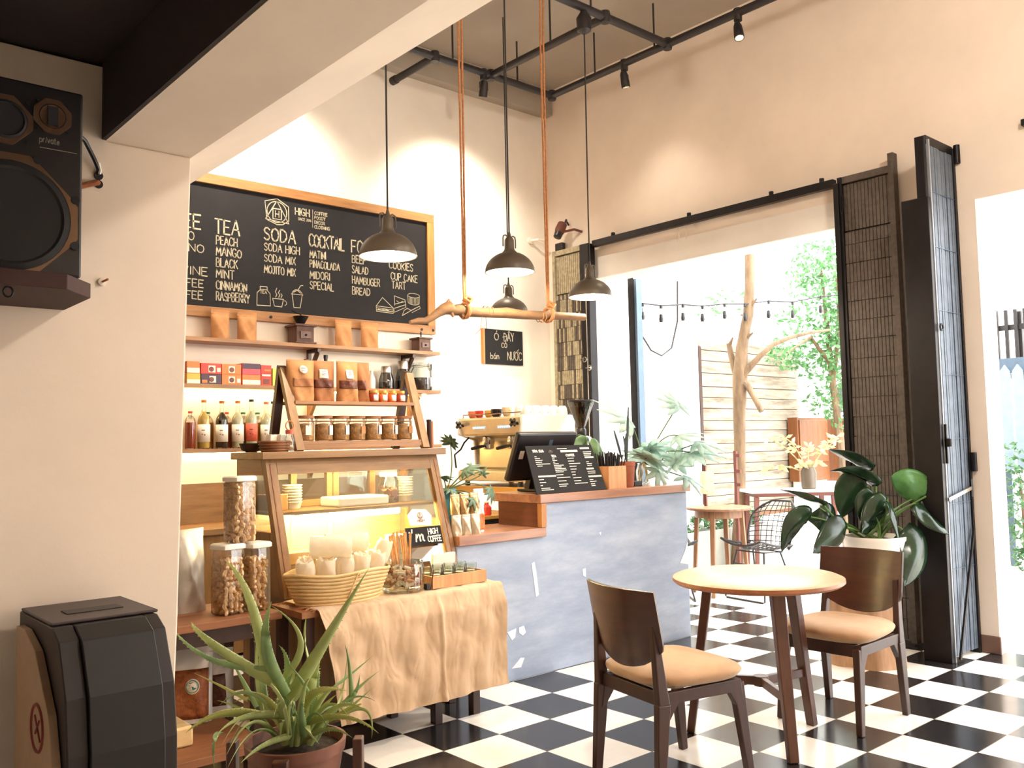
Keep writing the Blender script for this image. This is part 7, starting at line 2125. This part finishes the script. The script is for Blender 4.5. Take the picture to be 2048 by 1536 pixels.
def wire_chair(loc, rz, lab):
    """built facing +X round its own foot point, then turned"""
    t = thing('wire_chair', (0, 0, 0), lab, 'chair', 'black wire chairs outside')
    def sh(u, v):                      # v 0..1: front edge of the seat to the top of the back
        y = (u - .5)
        if v < .5:
            q = v / .5
            w_ = .44 + .06 * math.sin(q * PI)
            return (.25 - .44 * q, y * w_, .455 - .05 * math.sin(q * PI * .8) + .05 * (2 * y) ** 2 + .012 * (1 - q))
        q = (v - .5) / .5
        w_ = .46 + .05 * math.sin(q * PI * .5) - .16 * max(0, q - .7) ** 2 / .09
        return (-.19 - .03 * q - .10 * q * q + .10 * (2 * y) ** 2 * (1 - .3 * q), y * w_, .43 + .39 * q - .05 * max(0, (abs(2 * y) - .6)) * q * 2)
    m = MB()
    for i in range(1, 10):
        m.tube([sh(i / 10, k / 18) for k in range(19)], .0038, 5)
    for k in range(1, 18):
        m.tube([sh(i / 10, k / 18) for i in range(11)], .0038, 5)
    g = m.build('wire_mesh', 'black_paint', t)
    rim = [sh(0, k / 18) for k in range(19)] + [sh(i / 10, 1) for i in range(1, 11)] + [sh(1, 1 - k / 18) for k in range(1, 19)] + [sh(1 - i / 10, 0) for i in range(1, 11)]
    MB().tube(rim, .010, 7).build('rim', 'black_paint', t)
    for s in (-1, 1):
        MB().tube([(s * .10 + .03, -.15, .41), (s * .20 + .02, -.22, .014), (s * .205 + .02, -.20, .008), (s * .205 + .02, .20, .008), (s * .20 + .02, .22, .014), (s * .10 + .03, .15, .41)], .008, 7).build('sled_leg', 'black_paint', t)
    MB().tube([(.165, -.17, .30), (.165, .17, .30)], .0055, 6).build('cross_bar', 'black_paint', t)
    MB().tube([(.14, -.15, .41), (.14, .15, .41), (-.10, .15, .40), (-.10, -.15, .40), (.14, -.15, .41)], .0065, 6).build('seat_support', 'black_paint', t)
    t.location = loc
    t.rotation_euler = (0, 0, rz)
    return t
wire_chair((6.74, 4.49, -.003), math.radians(172), 'black wire chair outside, standing clear beyond the round cafe table')
wire_chair((6.14, 5.08, .0), math.radians(-40), 'black wire chair outside, mostly hidden behind the end of the grey counter')

plain('planter_concrete', (150, 150, 140), .8, 0, .08, 5)
t = thing('planter_box', (7.6, 5.55, 0), 'long pale concrete planter at the foot of the plank fence', 'planter')
b = MB(); b.box(6.95, 8.5, 5.50, 5.54, 0, .46); b.box(6.95, 8.5, 5.73, 5.77, 0, .46); b.box(6.95, 6.99, 5.54, 5.73, 0, .46); b.box(8.46, 8.5, 5.54, 5.73, 0, .46); b.box(6.99, 8.46, 5.54, 5.73, 0, .40)
b.build('trough', 'planter_concrete', t, smooth=False)
leafmat('low_leaf', (34, 70, 40), (86, 126, 80), .5, 20, .3)
leaf_cloud([(7.1 + .16 * i, 5.63, .48 + .03 * (i % 3), .09) for i in range(9)], 260, .04, 5).build('foliage', 'low_leaf', t, smooth=False)

t = thing('console_table', (7.8, 4.85, 0), 'white topped side table with reddish legs in front of the plank fence', 'table')
u_ = Vector((7.42, 5.01, 0)); v_ = Vector((8.083, 4.466, 0)); d_ = (v_ - u_).normalized(); n_ = Vector((-d_.y, d_.x, 0))
if n_.dot(Vector((.65, .75, 0))) < 0:
    n_ = -n_
m = MB(); Mc = Matrix((d_, n_, Vector((0, 0, 1)))).transposed()
cc = (u_ + v_) / 2 + n_ * .2
L_ = (v_ - u_).length
m.obox(cc + Vector((0, 0, .858)), (L_ + .03, .42, .028), Mc); m.build('table_top', 'white_plastic', t, smooth=False, bevel=.004)
m = MB(); m.obox(cc + Vector((0, 0, .825)), (L_ - .06, .34, .036), Mc); m.build('apron', 'red_brown_paint', t, smooth=False)
for i, j in ((-1, -1), (1, -1), (1, 1), (-1, 1)):
    p = cc + d_ * i * (L_ / 2 - .05) + n_ * j * .16
    MB().bar((p.x, p.y, .806), (p.x + d_.x * i * .02, p.y + d_.y * i * .02, 0), .042, .042, up=(d_.x, d_.y, 0), w2=(.03, .03)).build('leg', 'red_brown_paint', t, smooth=False)
t = thing('garden_ladder', (7.3, 5.25, 0), 'narrow reddish notched post between the tree and the white topped table', 'post')
MB().box(7.285, 7.315, 5.09, 5.12, 0, 1.26).build('post', 'red_brown_paint', t, smooth=False)
for z in (1.20, 1.05, .92):
    MB().box(7.285, 7.315, 5.05, 5.089, z, z + .03).build('peg', 'red_brown_paint', t, smooth=False)
t = thing('glass_vase_plant', (7.75, 4.75, .873), 'dark vase of branches with pale yellow leaves on the white topped table', 'potted plant')
VX, VY, VZ = 7.92, 4.70, .8725
MB().lathe([(.06, 0), (.07, .01), (.075, .16), (.06, .20), (.062, .21)], (VX, VY, VZ), 20).build('vase', 'lamp_grey', t)
leafmat('pale_yellow_leaf', (150, 138, 96), (204, 196, 154), .5, 20, .4)
rnd = random.Random(21)
right_ = Vector((.7545, -.656, -.02))
for i in range(9):
    e = Vector((VX, VY, VZ)) + right_ * (-.46, -.36, -.28, -.2, -.1, .02, .12, .2, .27)[i] + Vector((0, 0, rnd.uniform(.10, .54))) + Vector((rnd.uniform(-.1, .1), rnd.uniform(-.1, .1), 0))
    mid = Vector((VX, VY, VZ + .26)) * .6 + e * .4 + Vector((0, 0, .06))
    m = MB(); pts = bez((VX, VY, VZ + .12), mid, e, 8); m.tube(pts, .006, 5); st_ = m.build('branch', 'pale_yellow_leaf', t)
    m = MB()
    for k in (4, 5, 6, 7, 8):
        for s in (-1, 1):
            d = (right_ * s * rnd.uniform(.5, 1) + Vector((0, 0, rnd.uniform(-.4, .7))) + Vector((rnd.uniform(-.4, .4),) * 3)).normalized()
            p = pts[k]
            L = rnd.uniform(.06, .10)
            sd = d.cross(VIEW).normalized() * L * .22
            m.add([p, p + d * L * .5 - sd, p + d * L, p + d * L * .5 + sd], [(0, 1, 2, 3)])
    m.build('leaves', 'pale_yellow_leaf', st_, smooth=False)
wood('crate_wood', (96, 54, 24), (128, 78, 40), 2, .5, 5)
for x0, x1, nm, lab in ((9.34, 10.02, .62, 'orange brown wooden wall cabinet behind the yellow leaved branches'), (10.12, 10.5, .62, 'orange brown open wooden box at the edge of the dark gate')):
    t = thing('garden_cabinet', ((x0 + x1) / 2, 5.7, 0), lab, 'cabinet', 'wooden cabinets by the fence')
    if nm and x0 < 10:
        MB().box(x0, x1, 5.66, 5.79, .86, 1.61).build('carcass', 'crate_wood', t, smooth=False, bevel=.004)
        MB().box(x0 + .03, x1 - .03, 5.645, 5.659, 1.08, 1.58).build('door', 'crate_wood', t, smooth=False, bevel=.004)
        MB().box(x0 + .06, x1 - .06, 5.67, 5.78, 0, .859).build('stand', 'outdoor_render', t, smooth=False)
    else:
        b = MB(); b.box(x0, x0 + .03, 5.5, 5.79, .84, 1.6); b.box(x1 - .03, x1, 5.5, 5.79, .84, 1.6); b.box(x0 + .03, x1 - .03, 5.5, 5.79, 1.57, 1.6); b.box(x0 + .03, x1 - .03, 5.5, 5.79, .84, .87); b.box(x0 + .03, x1 - .03, 5.76, 5.79, .87, 1.57); b.box(x0 + .03, x1 - .03, 5.52, 5.76, 1.2, 1.225)
        b.build('carcass', 'crate_wood', t, smooth=False)
        MB().box(x0 + .05, x1 - .05, 5.6, 5.78, 0, .839).build('stand', 'outdoor_render', t, smooth=False)
t = thing('dark_window', (12.99, 6.9, 1.9), 'small dark window in the far pale wall beyond the leafy tree', 'window')
MB().box(12.96, 12.999, 6.96, 7.16, 1.75, 2.15).build('pane', 'black_plastic', t, smooth=False)
MB().box(12.95, 12.999, 6.93, 6.959, 1.72, 2.18).build('frame', 'outdoor_render', t, smooth=False)

# plants on and beside the bar end
leafmat('backlit_pale_leaf', (196, 222, 214), (232, 244, 240), .4, 16, .65)  # leaf made pale: the backlight is put into its colour
t = thing('root_vase_plant', (4.965, 4.28, 1.0665), 'philodendron with pale fingered leaves rooted in a glass vase on the bar end', 'potted plant')
c = (4.965, 4.265, 1.0665)
MB().lathe([(.04, 0), (.05, .008), (.055, .09), (.04, .14), (.045, .15)], c, 22).build('vase', 'clear_glass', t)
rnd = random.Random(14)
for i in range(9):
    a = rnd.uniform(0, 6.28)
    m = MB(); m.tube(bez((c[0], c[1], c[2] + .16), (c[0] + .05 * math.cos(a), c[1] + .05 * math.sin(a), c[2] + .10), (c[0] + .03 * math.cos(a + 1), c[1] + .03 * math.sin(a + 1), c[2] + .015), 8), .004, 5); m.build('root', 'straw_weave', t)
philo(t, (c[0], c[1], c[2] + .15), [(e, mi, dv, s, l) for e, mi, dv, s, l in [(e, mi, dv, s * 1.25, l) for e, mi, dv, s, l in PHIO]], 'backlit_pale_leaf', 'stem_green', .005)
leafmat('ficus_leaf', (78, 118, 74), (132, 164, 120), .35, 12, .3)
t = thing('round_leaf_plant', (4.50, 4.42, 1.0665), 'plant with broad round green leaves in a white cup behind the bar menu', 'potted plant')
MB().lathe([(.035, 0), (.045, .09), (.042, .09), (0, .08)], (4.47, 4.36, 1.0665), 18).build('pot', 'white_ceramic', t)
for (ax, ay, az), (tx, ty, tz), w_, rl in (((4.47, 4.36, 1.36), (4.36, 4.34, 1.27), .13, .3), ((4.50, 4.35, 1.37), (4.57, 4.30, 1.22), .12, .4), ((4.47, 4.38, 1.30), (4.42, 4.40, 1.42), .10, .9)):
    m = MB(); m.tube(bez((4.47, 4.36, 1.14), (4.46, 4.36, 1.26), (ax, ay, az), 8), .004, 5); m.build('stalk', 'stem_green', t)
    m = MB(); broad_leaf(m, (ax, ay, az), ((ax + tx) / 2, (ay + ty) / 2, (az + tz) / 2 + .03), (tx, ty, tz), w_, rl); m.build('leaf', 'ficus_leaf', t, solid=.0015, angle=80)

# ---- street side, through the right hand opening
plain('fence_blue_grey', (120, 138, 152), .6, 0, .08)
t = thing('picket_fence', (10.3, 3.4, 1.2), 'pale blue picket fence across the street, at the right edge', 'fence')
for i in range(8):
    y = 3.62 - i * .125
    m = MB(); m.prism([(y - .05, 1.0), (y + .05, 1.0), (y + .05, 2.02), (y, 2.09), (y - .05, 2.02)], 0, 10.0, 10.03); m.build('picket', 'fence_blue_grey', t, smooth=False)
MB().box(10.031, 10.06, 2.6, 3.70, 2.0, 2.16).build('top_board', 'steel_post', t, smooth=False)
MB().box(10.031, 10.06, 2.6, 3.70, 1.2, 1.28).build('rail', 'steel_post', t, smooth=False)
for y in (2.62, 3.62):
    MB().box(10.04, 10.10, y, y + .06, 0, 2.1).build('post', 'steel_post', t, smooth=False)
t = thing('slat_screen', (10.5, 3.4, 2.5), 'dark slatted screen above the picket fence across the street', 'fence')
rnd = random.Random(5)
for i in range(14):
    y = 3.84 - i * .095
    MB().box(10.45, 10.48, y - rnd.uniform(.012, .028), y + .01, 2.25 - rnd.uniform(0, .3), 2.72).build('slat', 'black_paint', t, smooth=False)
MB().box(10.485, 10.50, 2.5, 3.86, 2.50, 2.56).build('rail', 'black_paint', t, smooth=False)
for y in (2.7, 3.6):
    MB().box(10.50, 10.55, y, y + .05, 0, 2.7).build('post', 'black_paint', t, smooth=False)
t = thing('street_shrub', (10.85, 3.9, 0), 'pale sunlit shrub below the picket fence at the right edge', 'shrub')
leaf_cloud([(9.70, 3.50, 1.05, .2), (9.75, 3.45, .76, .22), (9.70, 3.52, .50, .2), (9.78, 3.4, .22, .2), (9.86, 3.3, .86, .2), (9.88, 3.3, .40, .24), (9.75, 3.5, .1, .12)], 160, .04, 9).build('foliage', 'low_leaf', t, smooth=False)
MB().tube([(9.78, 3.42, 0), (9.76, 3.44, .9)], [.03, .01], 6).build('stem', 'tree_bark', t)
struct(MB().box(15.5, 15.7, -8, 5.4, 0, 5.5).build('wall_street', 'outdoor_render', smooth=False))
